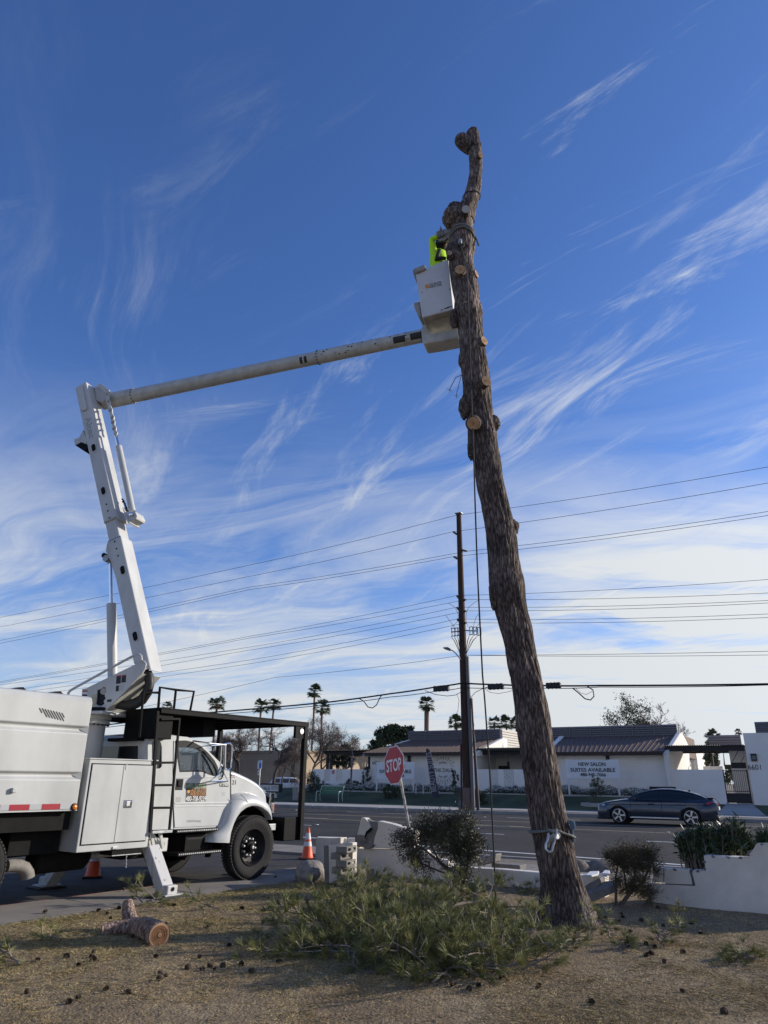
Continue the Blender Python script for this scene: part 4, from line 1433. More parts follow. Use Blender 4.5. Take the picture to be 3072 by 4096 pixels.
NR = 34
ro, ri = resample(outer, NR), resample(inner, NR)
rows = []
for f, y in ((0.0, FY + 0.16), (0.0, FY + 0.0), (0.06, FY - 0.012), (0.30, FY - 0.005), (0.55, FY + 0.015), (0.75, FY + 0.05), (0.90, FY + 0.11), (1.0, FY + 0.20), (1.0, FY + 0.55)):
    row = []
    for a, b in zip(ri, ro):
        p = (a[0] + (b[0] - a[0]) * f, a[1] + (b[1] - a[1]) * f)
        v = TP(c2(*p), FY)
        v.y = y
        # the nose of the fender wraps inward
        w = max(0, (v.x - 0.35) / 0.35)
        v.y += 0.22 * w * w
        v.x += 0.10 * w
        row.append(v)
    rows.append(row)
MB().loft(rows, False, False).build('fender', 'truck_white', truck, smooth=True, ang=60)
MB().tube([TP(c2(*p), FY - 0.004) for p in ((958, 1096), (985, 1118), (1012, 1150), (1034, 1192))], 0.004, 5).build('panel_gap', 'under_black', truck)
# wheel well and lining
wc = Vector((FX, 0, 0.505))
rows = []
for y in (FY + 0.15, 0.75):
    rows.append([Vector((TP(c2(*p), FY).x, y, TP(c2(*p), FY).z)) for p in ri])
MB().loft(rows, False, False).build('wheel_well', 'under_black', truck)
MB().prism([(-0.75, 0.70, 0.6), (0.8, 0.70, 0.6), (0.8, 0.70, 1.2), (-0.75, 0.70, 1.2)], (0, 0.03, 0)).build('inner_fender', 'under_black', truck)
# headlamp and amber indicator round the corner
hd = [(1222, 1165), (1250, 1168), (1254, 1215), (1252, 1252), (1240, 1250), (1226, 1215)]
def nose_pt(p, dy=0.0):
    v = TP(c2(*p), FY)
    w = max(0, (v.x - 0.35) / 0.35)
    v.y = FY + 0.22 * w * w - 0.02 + dy
    v.x += 0.10 * w
    return v
MB().prism([nose_pt(p) for p in hd], (0.01, 0.06, 0)).build('headlight', 'lamp_clear', truck, bevel=0.008)
MB().prism([nose_pt(p, -0.006) for p in [(1223, 1172), (1250, 1176), (1253, 1212), (1251, 1246), (1240, 1244), (1228, 1214)]], (0.008, 0.03, 0)).build('indicator', 'lamp_amber', truck, bevel=0.006)
# far fender and nose, simple closed body so the front reads from the side
MB().prism([(0.78, 0.35, 0.95), (0.92, 0.35, 1.0), (0.92, 0.35, 1.35), (0.80, 0.35, 1.38)], (0, 1.72, 0)).build('grille', 'chrome', truck)
MB().prism([(0.9, 2.4, 0.95), (0.2, 2.4, 1.25), (-0.35, 2.4, 1.1), (-0.5, 2.4, 0.8), (-0.35, 2.4, 0.82), (0.13, 2.4, 1.12), (0.62, 2.4, 0.9)], (0, -0.45, 0)).build('fender', 'truck_white', truck, bevel=0.04)
# flag sticker and unit number
ys = HY0 - 0.062
quad([(874, 930), (912, 932), (914, 958), (876, 956)], ys, 'flag_sticker', 'tape_silver', truck)
quad([(874, 930), (890, 931), (891, 944), (875, 943)], ys - 0.0015, 'flag_canton', 'decal_navy', truck)
for k in range(4):
    quad([(876, 946 + 3 * k - 2), (913, 947 + 3 * k - 2), (913, 948.4 + 3 * k - 2), (876, 947.4 + 3 * k - 2)] if k > 1 else [(892, 934 + 5 * k), (913, 935 + 5 * k), (913, 937 + 5 * k), (892, 936 + 5 * k)], ys - 0.0015, 'flag_stripe', 'tape_red', truck)
ttxt('unit_number', '21', 888, 976, 918, 1012, ys - 0.001, 'letter_black', truck)
MB().prism(V3([(878, 1166), (928, 1130), (926, 1138), (905, 1160), (880, 1174)], FY + 0.08), (0, 0.02, 0)).build('fender_vent', 'black_plastic', truck)

# --- mirrors
mr = lambda x, y, yy=-0.12: TP(c2(x, y), yy)
tb = MB()
tb.tube([TP(c2(566, 650), CY0), mr(700, 670), mr(838, 684)], 0.012, 8)
tb.tube([TP(c2(648, 694), CY0), mr(720, 688), mr(806, 684)], 0.010, 8)
tb.tube([mr(820, 676), mr(872, 670), mr(888, 690), mr(886, 800), mr(880, 870), mr(858, 890), mr(834, 888)], 0.013, 8)
tb.tube([mr(828, 684), mr(824, 890)], 0.026, 10)
tb.tube([mr(804, 686), mr(796, 800), mr(790, 880)], 0.010, 8)
tb.tube([TP(c2(702, 988), CY0), mr(740, 955), mr(786, 920)], 0.011, 8)
tb.tube([TP(c2(855, 985), CY0), mr(838, 950), mr(812, 900)], 0.011, 8)
tb.tube([TP(c2(702, 988), CY0 - 0.01), TP(c2(780, 984), CY0 - 0.02), TP(c2(855, 985), CY0 - 0.01)], 0.012, 8)
tb.build('mirror_bracket', 'chrome', truck, smooth=True)
mc = mr(792, 916)
md = Vector((-0.93, 0.30, 0.02)).normalized()
MB().lathe([(0.0, -0.05), (0.06, -0.042), (0.108, -0.01), (0.112, 0.0), (0.104, 0.006), (0.0, 0.006)], mc, md, 24).build('round_mirror', 'black_plastic', truck, smooth=True)
MB().lathe([(0.098, 0.007), (0.06, 0.014), (0, 0.017)], mc, md, 24).build('mirror_glass', 'chrome', truck, smooth=True)
# --- steps
for x0, y0, x1, y1, w in ((415, 1400, 762, 1382, 0.10), (425, 1592, 785, 1575, 0.10)):
    a, b = TP(c2(x0, y0), 0.1), TP(c2(x1, y1), 0.1)
    st = MB().box(a.x, b.x, 0.06, 0.34, a.z - 0.03, a.z + 0.02).build('step', 'black_paint', truck, bevel=0.006)
    mbt = MB()
    for k in range(22):
        xx = a.x + 0.03 + (b.x - a.x - 0.06) * k / 21
        mbt.box(xx - 0.012, xx + 0.012, 0.056, 0.06, a.z - 0.012, a.z + 0.008)
    mbt.build('step_tread', 'galv', st)
a, b = TP(c2(495, 1425), 0.25), TP(c2(690, 1560), 0.25)
bb = MB().box(a.x, b.x, 0.22, 0.62, b.z, a.z).build('battery_box', 'black_plastic', truck, bevel=0.02)
MB().box(a.x + 0.02, b.x - 0.02, 0.208, 0.221, b.z + 0.03, a.z - 0.08).build('box_cover', 'black_paint', bb, bevel=0.006)
for t in (0.0, 1.0):
    xx = a.x + (b.x - a.x) * t
    MB().box(xx - 0.02, xx + 0.02, 0.19, 0.3, b.z - 0.1, a.z + 0.06).build('step_bracket', 'black_paint', truck)
MB().cyl((-1.5, 2.0, 0.62), (-0.6, 2.0, 0.62), 0.27, n=24).build('fuel_tank', 'under_black', truck, smooth=True)

# --- black rack over the cab
RX0, RX1, RY0, RY1 = -2.18, 1.30, -0.06, 2.46
rz_ = 2.655
deck = MB().box(RX0, RX1, RY0, RY1, rz_ - 0.012, rz_).build('rack_deck', 'black_paint', truck)
for y in (RY0, RY1 - 0.05):
    MB().box(RX0, RX1 + 0.05, y, y + 0.05, rz_ - 0.075, rz_ + 0.012).build('rack_rail', 'black_paint', truck, bevel=0.004)
for x in np.linspace(RX0 + 0.05, RX1 - 0.0, 8):
    MB().box(x, x + 0.045, RY0 + 0.05, RY1 - 0.05, rz_ - 0.06, rz_ - 0.012).build('rack_rib', 'black_paint', truck)
for y in (RY0 + 0.0, RY1 - 0.09):
    post = MB().box(RX1 - 0.06, RX1 + 0.03, y, y + 0.09, 0.56, rz_ - 0.075).build('rack_post', 'black_paint', truck, bevel=0.006)
MB().box(RX0 + 0.02, RX0 + 0.10, RY1 - 0.1, RY1 - 0.02, 0.9, rz_ - 0.07).build('rack_post', 'black_paint', truck)
MB().box(RX1 - 0.30, RX1 - 0.06, RY0 + 0.02, RY0 + 0.08, rz_ - 0.30, rz_ - 0.07).build('gusset', 'black_paint', truck)
MB().lathe([(0.0, 0), (0.055, 0), (0.05, 0.012), (0, 0.014)], (RX1 - 0.14, RY0 + 0.018, rz_ - 0.17), (0, -1, 0), 18).build('post_lamp', 'steel', truck, smooth=True)
a, b = TP(c2(645, 610), 0.5), TP(c2(735, 690), 0.5)
MB().box(a.x, b.x, 0.5, 1.9, zr + 0.05, rz_ - 0.06).build('rack_locker', 'black_paint', truck)
# rear locker of the rack
yr_ = TX(c2(22, 430), RX0).y
zl_ = TX(c2(150, 635), RX0).z
MB().box(RX0 - 0.03, RX0 + 0.3, 0.0, yr_, zl_, rz_ + 0.01).build('rack_locker', 'black_paint', truck, bevel=0.01)
MB().box(RX0 - 0.16, RX0 - 0.031, yr_ * .3, yr_ + 0.22, zl_ - 0.03, zl_ + 0.02).build('locker_shelf', 'black_paint', truck)
# guard rail
rl = lambda x, y: TP(c2(x, y), 0.0)
for pts in ([(276, 402), (290, 206), (430, 228), (572, 240), (534, 434)], [(422, 228), (402, 418)], [(118, 620), (154, 250), (276, 250)], [(290, 206), (252, 640)]):
    MB().tube([rl(*p) for p in pts], 0.020, 8).build('guard_rail', 'black_paint', truck, smooth=True)
MB().tube([TP(c1(1186, 440), 1.6), TP(c1(1186, 385), 1.6)], 0.02, 8).build('guard_rail', 'black_paint', truck, smooth=True)
# ladder
ld = lambda x, y: TP(c2(x, y), -0.03)
lb = MB()
lb.bar(ld(272, 402), ld(208, 1408), 0.03, 0.05)
lb.bar(ld(452, 460), ld(366, 1400), 0.03, 0.035)
lad = lb.build('ladder', 'black_paint', truck, bevel=0.004)
for y, xa, xb_ in ((832, 250, 420), (1018, 234, 402), (1206, 222, 386), (1400, 206, 370), (470, 296, 448)):
    MB().bar(ld(xa, y), ld(xb_, y - 2), 0.035, 0.035).build('rung', 'black_paint', lad, bevel=0.004)
MB().box(ld(206, 1400).x, ld(370, 1400).x, -0.1, 0.02, ld(300, 1406).z - 0.012, ld(300, 1396).z + 0.008).build('foot_bar', 'galv', lad, bevel=0.004)
# bumper
a = TP(c2(1210, 1450), 0.25)
MB().box(0.86, RX1 - 0.01, 0.0, 2.4, 0.56, 0.96).build('bumper', 'black_paint', truck, bevel=0.012)
a, b = TP(c2(1185, 1340), 0.1), TP(c2(1252, 1392), 0.1)
MB().box(a.x, b.x, 0.1, 0.14, b.z, a.z).build('tow_plate', 'galv', truck, bevel=0.01)

# --- outriggers
def outrigger(top, foot, w=0.17, parent=truck):
    top, foot = Vector(top), Vector(foot)
    d = (foot - top)
    MB().bar(top, foot - d.normalized() * 0.05, w, w * 0.9, up=(0, 1, 0)).build('outrigger_leg', 'worn_white', truck, bevel=0.012)
    MB().obox(foot + Vector((0, 0, 0.08)), (w * 0.48, 0, 0), (0, w * 0.55, 0), (0, 0, 0.07)).build('outrigger_foot', 'worn_white', truck, bevel=0.015)
    MB().cyl(foot + Vector((0, -w * 0.6, 0.10)), foot + Vector((0, w * 0.6, 0.10)), 0.028, n=12).build('outrigger_pin', 'under_black', truck)
    MB().box(foot.x - 0.24, foot.x + 0.24, foot.y - 0.20, foot.y + 0.20, foot.z - 0.01, foot.z + 0.014).build('outrigger_pad', 'pad_black', truck, bevel=0.006)
    MB().box(foot.x - 0.16, foot.x + 0.17, foot.y - 0.15, foot.y + 0.15, foot.z + 0.014, foot.z + 0.036).build('pad_plate', 'galv', truck, bevel=0.006)


fw_ = TINV @ G(*c1(1480, 2062), 0.02)
tpp = TP(c1(1335, 1640), fw_.y + 0.45)
outrigger((tpp.x, fw_.y + 0.45, tpp.z), (fw_.x, fw_.y, 0.012), 0.19)
fl_ = TINV @ G(*c1(410, 1990), -0.05)
tpl = TP(c1(560, 1790), fl_.y - 0.4)
outrigger((tpl.x + 0.1, fl_.y - 0.5, 0.62), (fl_.x, fl_.y, -0.04), 0.19)
a = TP(c1(1370, 1640), 0.25)
MB().box(a.x - 0.25, a.x + 0.12, 0.1, 2.3, 0.55, 0.74).build('outrigger_beam', 'worn_white', truck, bevel=0.012)
for t in (1335, 1415):
    p0, p1 = TP(c1(t, 1500), 0.05), TP(c1(t + 25, 1640), 0.05)
    MB().bar(p0, p1, 0.03, 0.05).build('outrigger_bracket', 'panel_white', truck, bevel=0.005)
MB().bar(TP(c1(1340, 1510), 0.08), TP(c1(1440, 1640), 0.08), 0.025, 0.04).build('outrigger_bracket', 'panel_white', truck, bevel=0.005)

# --- turret and boom
TUX, TUY = -2.6, 1.15
tw_ = TRK @ Vector((TUX, TUY, 0))
BAZ = radians(107)
BD = Vector((sin(BAZ), cos(BAZ), 0))
BN = Vector((-cos(BAZ), sin(BAZ), 0))      # away from the viewer
assert BN.y > 0


def BP(pt, off=0.0):
    return PLN(pt[0], pt[1], tw_ + BN * off, BN)


zf = BP(c1(900, 480)).z
zf2 = BP(c1(900, 545)).z
MB().cyl(tw_ + Vector((0, 0, 1.0)), tw_ + Vector((0, 0, zf2)), 0.225, n=36).build('turret_column', 'boom_white', truck, smooth=True, world=True)
MB().lathe([(0.225, zf2 - 0.02), (0.285, zf2), (0.285, zf2 + 0.035), (0.26, zf2 + 0.04), (0.26, zf2 + 0.07), (0.30, zf2 + 0.075), (0.30, zf2 + 0.13), (0.0, zf2 + 0.13)], tw_, (0, 0, 1), 40).build('slew_ring', 'boom_white', truck, smooth=True, world=True)
for k in range(24):
    an = 2 * pi * k / 24
    MB().cyl(tw_ + Vector((0.268 * cos(an), 0.268 * sin(an), zf2 - 0.025)), tw_ + Vector((0.268 * cos(an), 0.268 * sin(an), zf2 + 0.002)), 0.014, n=8).build('ring_bolt', 'under_black', truck, world=True)
zpl = zf2 + 0.13
MB().obox(tw_ + Vector((0, 0, zpl + 0.025)) + BD * 0.06, BD * 0.38, BN * 0.34, (0, 0, 0.025)).build('turret_base', 'boom_white', truck, bevel=0.01, world=True)
HW = 0.27
tpl_ = [(372, 1868), (378, 1787), (440, 1775), (470, 1755), (1020, 1488), (1075, 1462), (1118, 1462), (1128, 1490), (1108, 1560), (1088, 1600), (870, 1830), (650, 2048), (470, 2012), (470, 1920)]
MB().holed([BP(c4(*p), -HW) for p in tpl_], [[BP(c4(*p), -HW) for p in [(556, 1800), (600, 1785), (625, 1765), (650, 1770), (660, 1830), (640, 1850), (655, 1900), (630, 1930), (640, 1960), (610, 1985), (560, 1982), (538, 1960), (548, 1880)]]], BN * 0.03).build('turret_plate', 'boom_white', truck, bevel=0.006, world=True)
MB().prism([BP(c4(*p), HW) for p in [(400, 1868), (440, 1790), (1020, 1500), (1118, 1480), (1108, 1560), (870, 1850), (650, 2020), (470, 2000)]], BN * 0.03).build('turret_plate', 'boom_white', truck, bevel=0.006, world=True)
# floor plate between the two turret cheeks, open on the upper side
q0 = [BP(c4(650, 2040), -HW + 0.03), BP(c4(870, 1832), -HW + 0.03), BP(c4(1088, 1602), -HW + 0.03)]
mbq = MB()
mbq.loft([[v, v + BN * (2 * HW - 0.03)] for v in q0], False, False)
mbq.build('turret_belly', 'boom_grey', truck, world=True)
MB().prism([BP(c4(*p), -HW + 0.06) for p in [(545, 1760), (665, 1760), (665, 1990), (545, 1990)]], BN * 0.1).build('valve_bank', 'hose', truck, world=True)
for k in range(6):
    p0 = BP(c4(600, 1850 + 22 * k), -HW + 0.05)
    MB().cyl(p0, p0 + BD * 0.13 + Vector((0, 0, 0.012)) - BN * 0.02, 0.014, 0.018, n=8).build('control_lever', 'hose', truck, smooth=True, world=True)
MB().cyl(BP(c4(632, 1815), -HW - 0.02), BP(c4(632, 1815), -HW + 0.06), 0.05, n=16).build('rotation_motor', 'galv', truck, smooth=True, world=True)
MB().prism([BP(c4(*p), -HW - 0.06) for p in [(470, 2000), (610, 1998), (632, 2012), (620, 2032), (470, 2042)]], BN * 0.1).build('control_tray', 'under_black', truck, world=True)
yl = -HW - 0.0015
def bq(pts, off, name, m):
    return MB().prism([BP(c4(*p), off) for p in pts], BN * 0.001).build(name, m, truck, world=True)
bq([(784, 1632), (838, 1622), (834, 1722), (778, 1728)], yl, 'warning_label', 'letter_black')
bq([(786, 1632), (838, 1622), (837, 1634), (785, 1643)], yl - 0.001, 'label_header', 'notice_red')
bq([(846, 1624), (898, 1616), (894, 1706), (840, 1714)], yl, 'warning_label', 'letter_black')
bq([(847, 1626), (898, 1617), (897, 1629), (846, 1638)], yl - 0.001, 'label_header', 'notice_red')
bq([(778, 1748), (814, 1744), (810, 1812), (774, 1816)], yl, 'warning_label', 'letter_black')
bq([(818, 1738), (872, 1730), (868, 1806), (814, 1812)], yl, 'warning_label', 'tape_silver')
bq([(384, 1806), (444, 1802), (438, 1874), (376, 1872)], yl, 'warning_label', 'cone_white')
bq([(384, 1806), (444, 1802), (443, 1818), (383, 1822)], yl - 0.001, 'label_header', 'notice_red')
bq([(378, 1850), (438, 1852), (437, 1873), (377, 1871)], yl - 0.001, 'label_footer', 'letter_black')
bq([(675, 1912), (728, 1906), (724, 1938), (672, 1942)], yl, 'warning_label', 'letter_black')
for k in range(4):
    bq([(500, 1856 + 33 * k), (542, 1850 + 33 * k), (540, 1880 + 33 * k), (496, 1886 + 33 * k)], yl, 'control_label', 'decal_buff')
# hand rail
MB().tube([BP(c4(*p), -HW - 0.1) for p in ((216, 1870), (216, 1835), (240, 1805), (300, 1770), (680, 1560), (960, 1408), (1020, 1382), (1055, 1380), (1075, 1400), (1080, 1450))], 0.020, 10).build('hand_rail', 'boom_white', truck, smooth=True, world=True)
MB().tube([BP(c4(*p), -HW - 0.03) for p in ((1065, 1462), (1085, 1455), (1112, 1466), (1128, 1490), (1118, 1540), (1090, 1590))], 0.02, 8).build('boom_hook', 'boom_white', truck, smooth=True, world=True)
MB().tube([BP(c4(*p), -HW + 0.02) for p in ((1035, 1560), (1060, 1555), (1075, 1530), (1078, 1500))], 0.018, 8).build('boom_hook', 'galv', truck, smooth=True, world=True)
# big black hose loop
hp = [(780, 1962), (900, 1985), (1000, 1970), (1090, 1920), (1150, 1830), (1175, 1730), (1170, 1650), (1150, 1600)]
MB().tube([BP(c4(*p), -0.05) for p in hp], 0.075, 14).build('hose_loop', 'hose', truck, smooth=True, world=True)
MB().tube([BP(c4(*p), 0.1) for p in [(p[0] - 18, p[1] - 30) for p in hp]], 0.05, 12).build('hose_loop', 'hose', truck, smooth=True, world=True)

# lower boom: three square sections
OFFB = -0.17
DEP = 0.34
Lt, Lb = Vector(c3(275, 140)), Vector(c4(985, 1490))
Mt, Mb_ = Vector(c3(397, 68)), Vector(c4(1190, 1566))


def along(a, b, y):
    t = (y - a.y) / (b.y - a.y)
    return a.lerp(b, t)


def section(yl0, yl1, ym0, ym1, name, inset=0.0, tops=None):
    pts = [along(Lt, Lb, yl0), along(Mt, Mb_, ym0), along(Mt, Mb_, ym1), along(Lt, Lb, yl1)]
    V = [BP(p, OFFB + inset) for p in pts]
    if inset:
        c = (V[0] + V[1] + V[2] + V[3]) / 4
        for i, j in ((0, 1), (3, 2)):
            w = (V[j] - V[i]).normalized() * inset
            V[i], V[j] = V[i] + w, V[j] - w
    return MB().prism(V, BN * (DEP - 2 * inset)).build(name, 'boom_white', truck, bevel=0.022, seg=3, world=True)


yA, yB = c3(0, 1645)[1], c3(0, 1580)[1]
yC, yD = c3(0, 1835)[1], c3(0, 1768)[1]
section(Lt.y, yA, Mt.y, yB, 'lower_boom')
section(yA - 12, yC + 12, yB - 12, yD + 12, 'boom_insert', 0.022)
section(yC, Lb.y, yD, Mb_.y, 'boom_base')
for y0, y1, side_ in ((yA, yB, -1), (yC, yD, 1)):
    for k in range(7):
        t = (k + .5) / 7
        p = along(Lt, Lb, y0).lerp(along(Mt, Mb_, y1), t)
        p = p + Vector((0, 4 * side_))
        v = BP(p, OFFB - 0.001)
        MB().obox(v, BD * 0.004, BN * 0.002, (0, 0, 0.016)).build('rivet', 'under_black', truck, world=True)
# haunch on the back of the base section
MB().prism([BP(c4(*p), OFFB + 0.05) for p in ((700, 30), (668, 75), (655, 160), (690, 240), (720, 290), (735, 360), (765, 450), (790, 500), (760, 280), (725, 60))], BN * 0.24).build('boom_haunch', 'boom_white', truck, bevel=0.01, world=True)
# oval covers, bolt heads
def oval(c, rx, rz, tilt, name, m, off, parent=truck):
    up = (BP(Lt, OFFB) - BP(Lb, OFFB)).normalized()
    rt = up.cross(BN).normalized()
    if rt.dot(BD) < 0:
        rt = -rt
    v = BP(c, OFFB)
    P_ = []
    for i in range(28):
        a = 2 * pi * i / 28
        P_.append(v + rt * (rx * cos(a)) + up * (rx * sin(a) + math.copysign(rz - rx, sin(a))) - BN * off)
    return MB().prism(P_, BN * (off + 0.002)).build(name, m, truck, world=True, bevel=0.002)


for c in (c3(485, 805), c3(592, 1282), c4(860, 385), c4(1008, 1166)):
    oval(c, 0.058, 0.098, 0, 'oval_rim', 'boom_white', 0.010)
    oval(c, 0.043, 0.080, 0, 'oval_cover', 'under_black', 0.012)
for c in (c3(625, 1430), c3(642, 1503), c3(658, 1580), c3(718, 1842), c3(736, 1920), c3(754, 2000)):
    oval(c, 0.013, 0.013, 0, 'bolt_head', 'under_black', 0.012)
upb = (BP(Lt, OFFB) - BP(Lb, OFFB)).normalized()
rtb = upb.cross(BN).normalized()
if rtb.dot(BD) < 0:
    rtb = -rtb
# raised cover at the head and the maker's name running down the boom
v0, v1 = BP(c3(340, 150), OFFB), BP(c3(390, 400), OFFB)
rc = 0.062
P_ = [v0 + upb * 0.05 + rtb * rc, v0 + upb * 0.05 - rtb * rc] + [v1 + upb * rc + rtb * rc * cos(a) + upb * (rc * sin(a)) for a in [pi + pi * i / 12 for i in range(13)]]
MB().prism([p - BN * 0.045 for p in P_], BN * 0.05).build('head_cover', 'boom_white', truck, bevel=0.02, seg=3, world=True)
ta, tb_ = BP(c3(410, 462), OFFB - 0.002), BP(c3(448, 700), OFFB - 0.002)
txt('maker_lettering', 'Altec', ta - rtb * 0.055 + upb * 0.0, -upb, rtb, (tb_ - ta).length, 0.125, 'letter_grey', truck, bold=0.015)
txt('maker_lettering', 'Altec', ta - rtb * 0.050 - upb * 0.004 - BN * 0.001, -upb, rtb, (tb_ - ta).length - 0.02, 0.108, 'boom_white', truck, bold=-0.012)
# work lamp box on the back
MB().prism([BP(c3(*p), OFFB + 0.02) for p in ((365, 605), (322, 690), (262, 712), (275, 775), (372, 835), (412, 815), (400, 700))], BN * 0.2).build('lamp_housing', 'boom_white', truck, bevel=0.006, world=True)
MB().prism([BP(c3(*p), OFFB + 0.015) for p in ((345, 742), (280, 778), (372, 838), (412, 812), (405, 765))], BN * 0.205).build('lamp_opening', 'under_black', truck, world=True)

# lift cylinder (lower)
def cyl_w(p0, p1, r, name, m, n=24, r1=None):
    return MB().cyl(p0, p1, r, r1, n).build(name, m, truck, smooth=True, world=True)


cyl_w(BP(c4(742, 1690)), BP(c4(725, 785)), 0.082, 'lift_cylinder', 'boom_white')
cyl_w(BP(c4(725, 790)), BP(c4(714, 310)), 0.032, 'piston_rod', 'chrome')
MB().lathe([(0.055, -0.06), (0.06, -0.06), (0.06, 0.06), (0.0, 0.06)], BP(c4(680, 255)), BN, 18).build('rod_eye', 'galv', truck, world=True, smooth=True)
MB().lathe([(0.045, -0.05), (0.045, 0.05), (0.0, 0.06)], BP(c4(652, 218)), BN, 14).build('pivot_pin', 'under_black', truck, world=True, smooth=True)
MB().bar(BP(c4(705, 310)), BP(c4(655, 215)), 0.06, 0.05).build('rod_clevis', 'galv', truck, world=True, bevel=0.01)
# upper cylinder with its chain of links
cyl_w(BP(c3(912, 1512), 0.05), BP(c3(760, 792), 0.05), 0.060, 'fold_cylinder', 'boom_white')
cyl_w(BP(c3(760, 796), 0.05), BP(c3(722, 645), 0.05), 0.026, 'piston_rod', 'chrome')
MB().prism([BP(c3(*p), -0.08) for p in ((800, 1460), (828, 1512), (940, 1508), (962, 1560), (950, 1590), (870, 1622), (835, 1600))], BN * 0.26).build('cylinder_bracket', 'boom_white', truck, bevel=0.01, world=True)
MB().prism([BP(c3(*p), -0.10) for p in ((800, 1455), (822, 1500), (880, 1625), (865, 1640), (840, 1600), (800, 1470))], BN * 0.3).build('bracket_plate', 'boom_white', truck, bevel=0.006, world=True)
MB().lathe([(0.035, -0.02), (0.035, 0.02), (0.0, 0.03)], BP(c3(898, 1540), -0.11), -BN, 16).build('pivot_pin', 'chrome', truck, world=True, smooth=True)
MB().tube([BP(c3(*p), -0.02) for p in ((795, 1370), (815, 1390), (830, 1440), (850, 1470), (850, 1510))], 0.014, 8).build('hydraulic_hose', 'hose', truck, smooth=True, world=True)
MB().tube([BP(c3(*p), 0.04) for p in ((800, 1400), (830, 1420), (840, 1480), (860, 1500))], 0.014, 8).build('hydraulic_hose', 'hose', truck, smooth=True, world=True)
ch = [(722, 645), (708, 590), (694, 520), (686, 470), (664, 385), (640, 290), (628, 210)]
for i in range(len(ch) - 1):
    for o in (-0.0, 0.11):
        a, b = BP(c3(*ch[i]), o), BP(c3(*ch[i + 1]), o)
        mbx = MB()
        d = (b - a).normalized()
        n = d.cross(BN).normalized()
        rr = 0.045
        P_ = [a + d * (rr * cos(q)) + n * (rr * sin(q)) for q in [pi / 2 + pi * k / 8 for k in range(9)]] + [a.lerp(b, 0.5) - n * 0.026] + [b + d * (rr * cos(q)) + n * (rr * sin(q)) for q in [-pi / 2 + pi * k / 8 for k in range(9)]] + [a.lerp(b, 0.5) + n * 0.026]
        MB().prism(P_, BN * 0.03).build('chain_link', 'boom_white', truck, bevel=0.005, world=True)
    MB().cyl(BP(c3(*ch[i + 1]), -0.03), BP(c3(*ch[i + 1]), 0.16), 0.018, n=10).build('link_pin', 'galv', truck, world=True)
# elbow drum and rocker
MB().cyl(BP(c3(590, 250), 0.18), BP(c3(590, 250), 0.46), 0.17, n=32).build('elbow_drum', 'boom_grey', truck, smooth=True, world=True)
MB().prism([BP(c3(*p), 0.05) for p in ((485, 122), (530, 115), (560, 100), (620, 190), (630, 260), (560, 300), (510, 280))], BN * 0.3).build('elbow_rocker', 'boom_white', truck, bevel=0.01, world=True)
MB().prism([BP(c3(*p), 0.0) for p in ((522, 110), (540, 92), (562, 96), (650, 160), (660, 185), (640, 200), (600, 190), (525, 128))], BN * 0.04).build('rocker_link', 'boom_white', truck, bevel=0.005, world=True)
# upper boom: round fibreglass tube with steel ends
UA, UBp = BP(c3(590, 300), 0.28), BP(cb(455, 1640), 0.18)
ud = (UBp - UA).normalized()
def up_at(t):
    return UA.lerp(UBp, t)
ra, rb_ = 0.142, 0.112
rr_ = lambda t: ra + (rb_ - ra) * t
cyl_w(up_at(0.0), up_at(0.11), rr_(0) + 0.012, 'boom_sleeve', 'boom_grey', 32, rr_(.11) + 0.012)
cyl_w(up_at(0.105), up_at(0.72), rr_(.1), 'upper_boom', 'boom_grey', 36, rr_(.72))
cyl_w(up_at(0.70), up_at(1.0), rr_(.70) + 0.006, 'boom_tip', 'boom_grey', 36, rr_(1) + 0.006)
for t0 in (0.11, 0.705):
    for k in range(14):
        an = 2 * pi * k / 14
        c = up_at(t0) + (BN * cos(an) + ud.cross(BN) * sin(an)) * (rr_(t0) + 0.010)
        MB().obox(c, ud * 0.012, BN * 0.006, Vector((0, 0, 0.006))).build('rivet', 'under_black', truck, world=True)
fw3 = up_at(0.96)
nn_ = ud.cross(BN).normalized()
if nn_.z > 0:
    nn_ = -nn_
for t in (0.925, 0.972):
    ring = []
    for s in (0, 0.033):
        row = []
        for k in range(9):
            an = -0.1 + 1.0 * k / 8
            row.append(up_at(t + s) + (-BN * cos(an) + nn_ * sin(an)) * (rr_(1) + 0.010))
        ring.append(row)
    MB().loft(ring, False, False).build('boom_label', 'letter_black', truck, world=True)
mbg = MB()
for t in (0.655, 0.668):
    row0 = []
    for s in (0, 0.008):
        row0.append([up_at(t + s) + (-BN * cos(an) + nn_ * sin(an)) * (rr_(.66) + 0.004) for an in [0.0 + 1.0 * k / 6 for k in range(7)]])
    mbg.loft(row0, False, False)
mbg.build('boom_label', 'letter_black', truck, world=True)
rs = random.Random(5)
for k in range(26):
    t = rs.uniform(0.72, 0.97)
    an = rs.uniform(-0.9, 0.8)
    c = up_at(t) + (-BN * cos(an) + nn_ * sin(an)) * (rr_(t) + 0.007)
    s = rs.uniform(0.004, 0.012)
    MB().obox(c, ud * s * 1.6, nn_ * s, BN * 0.002).build('paint_chip', 'under_black', truck, world=True)
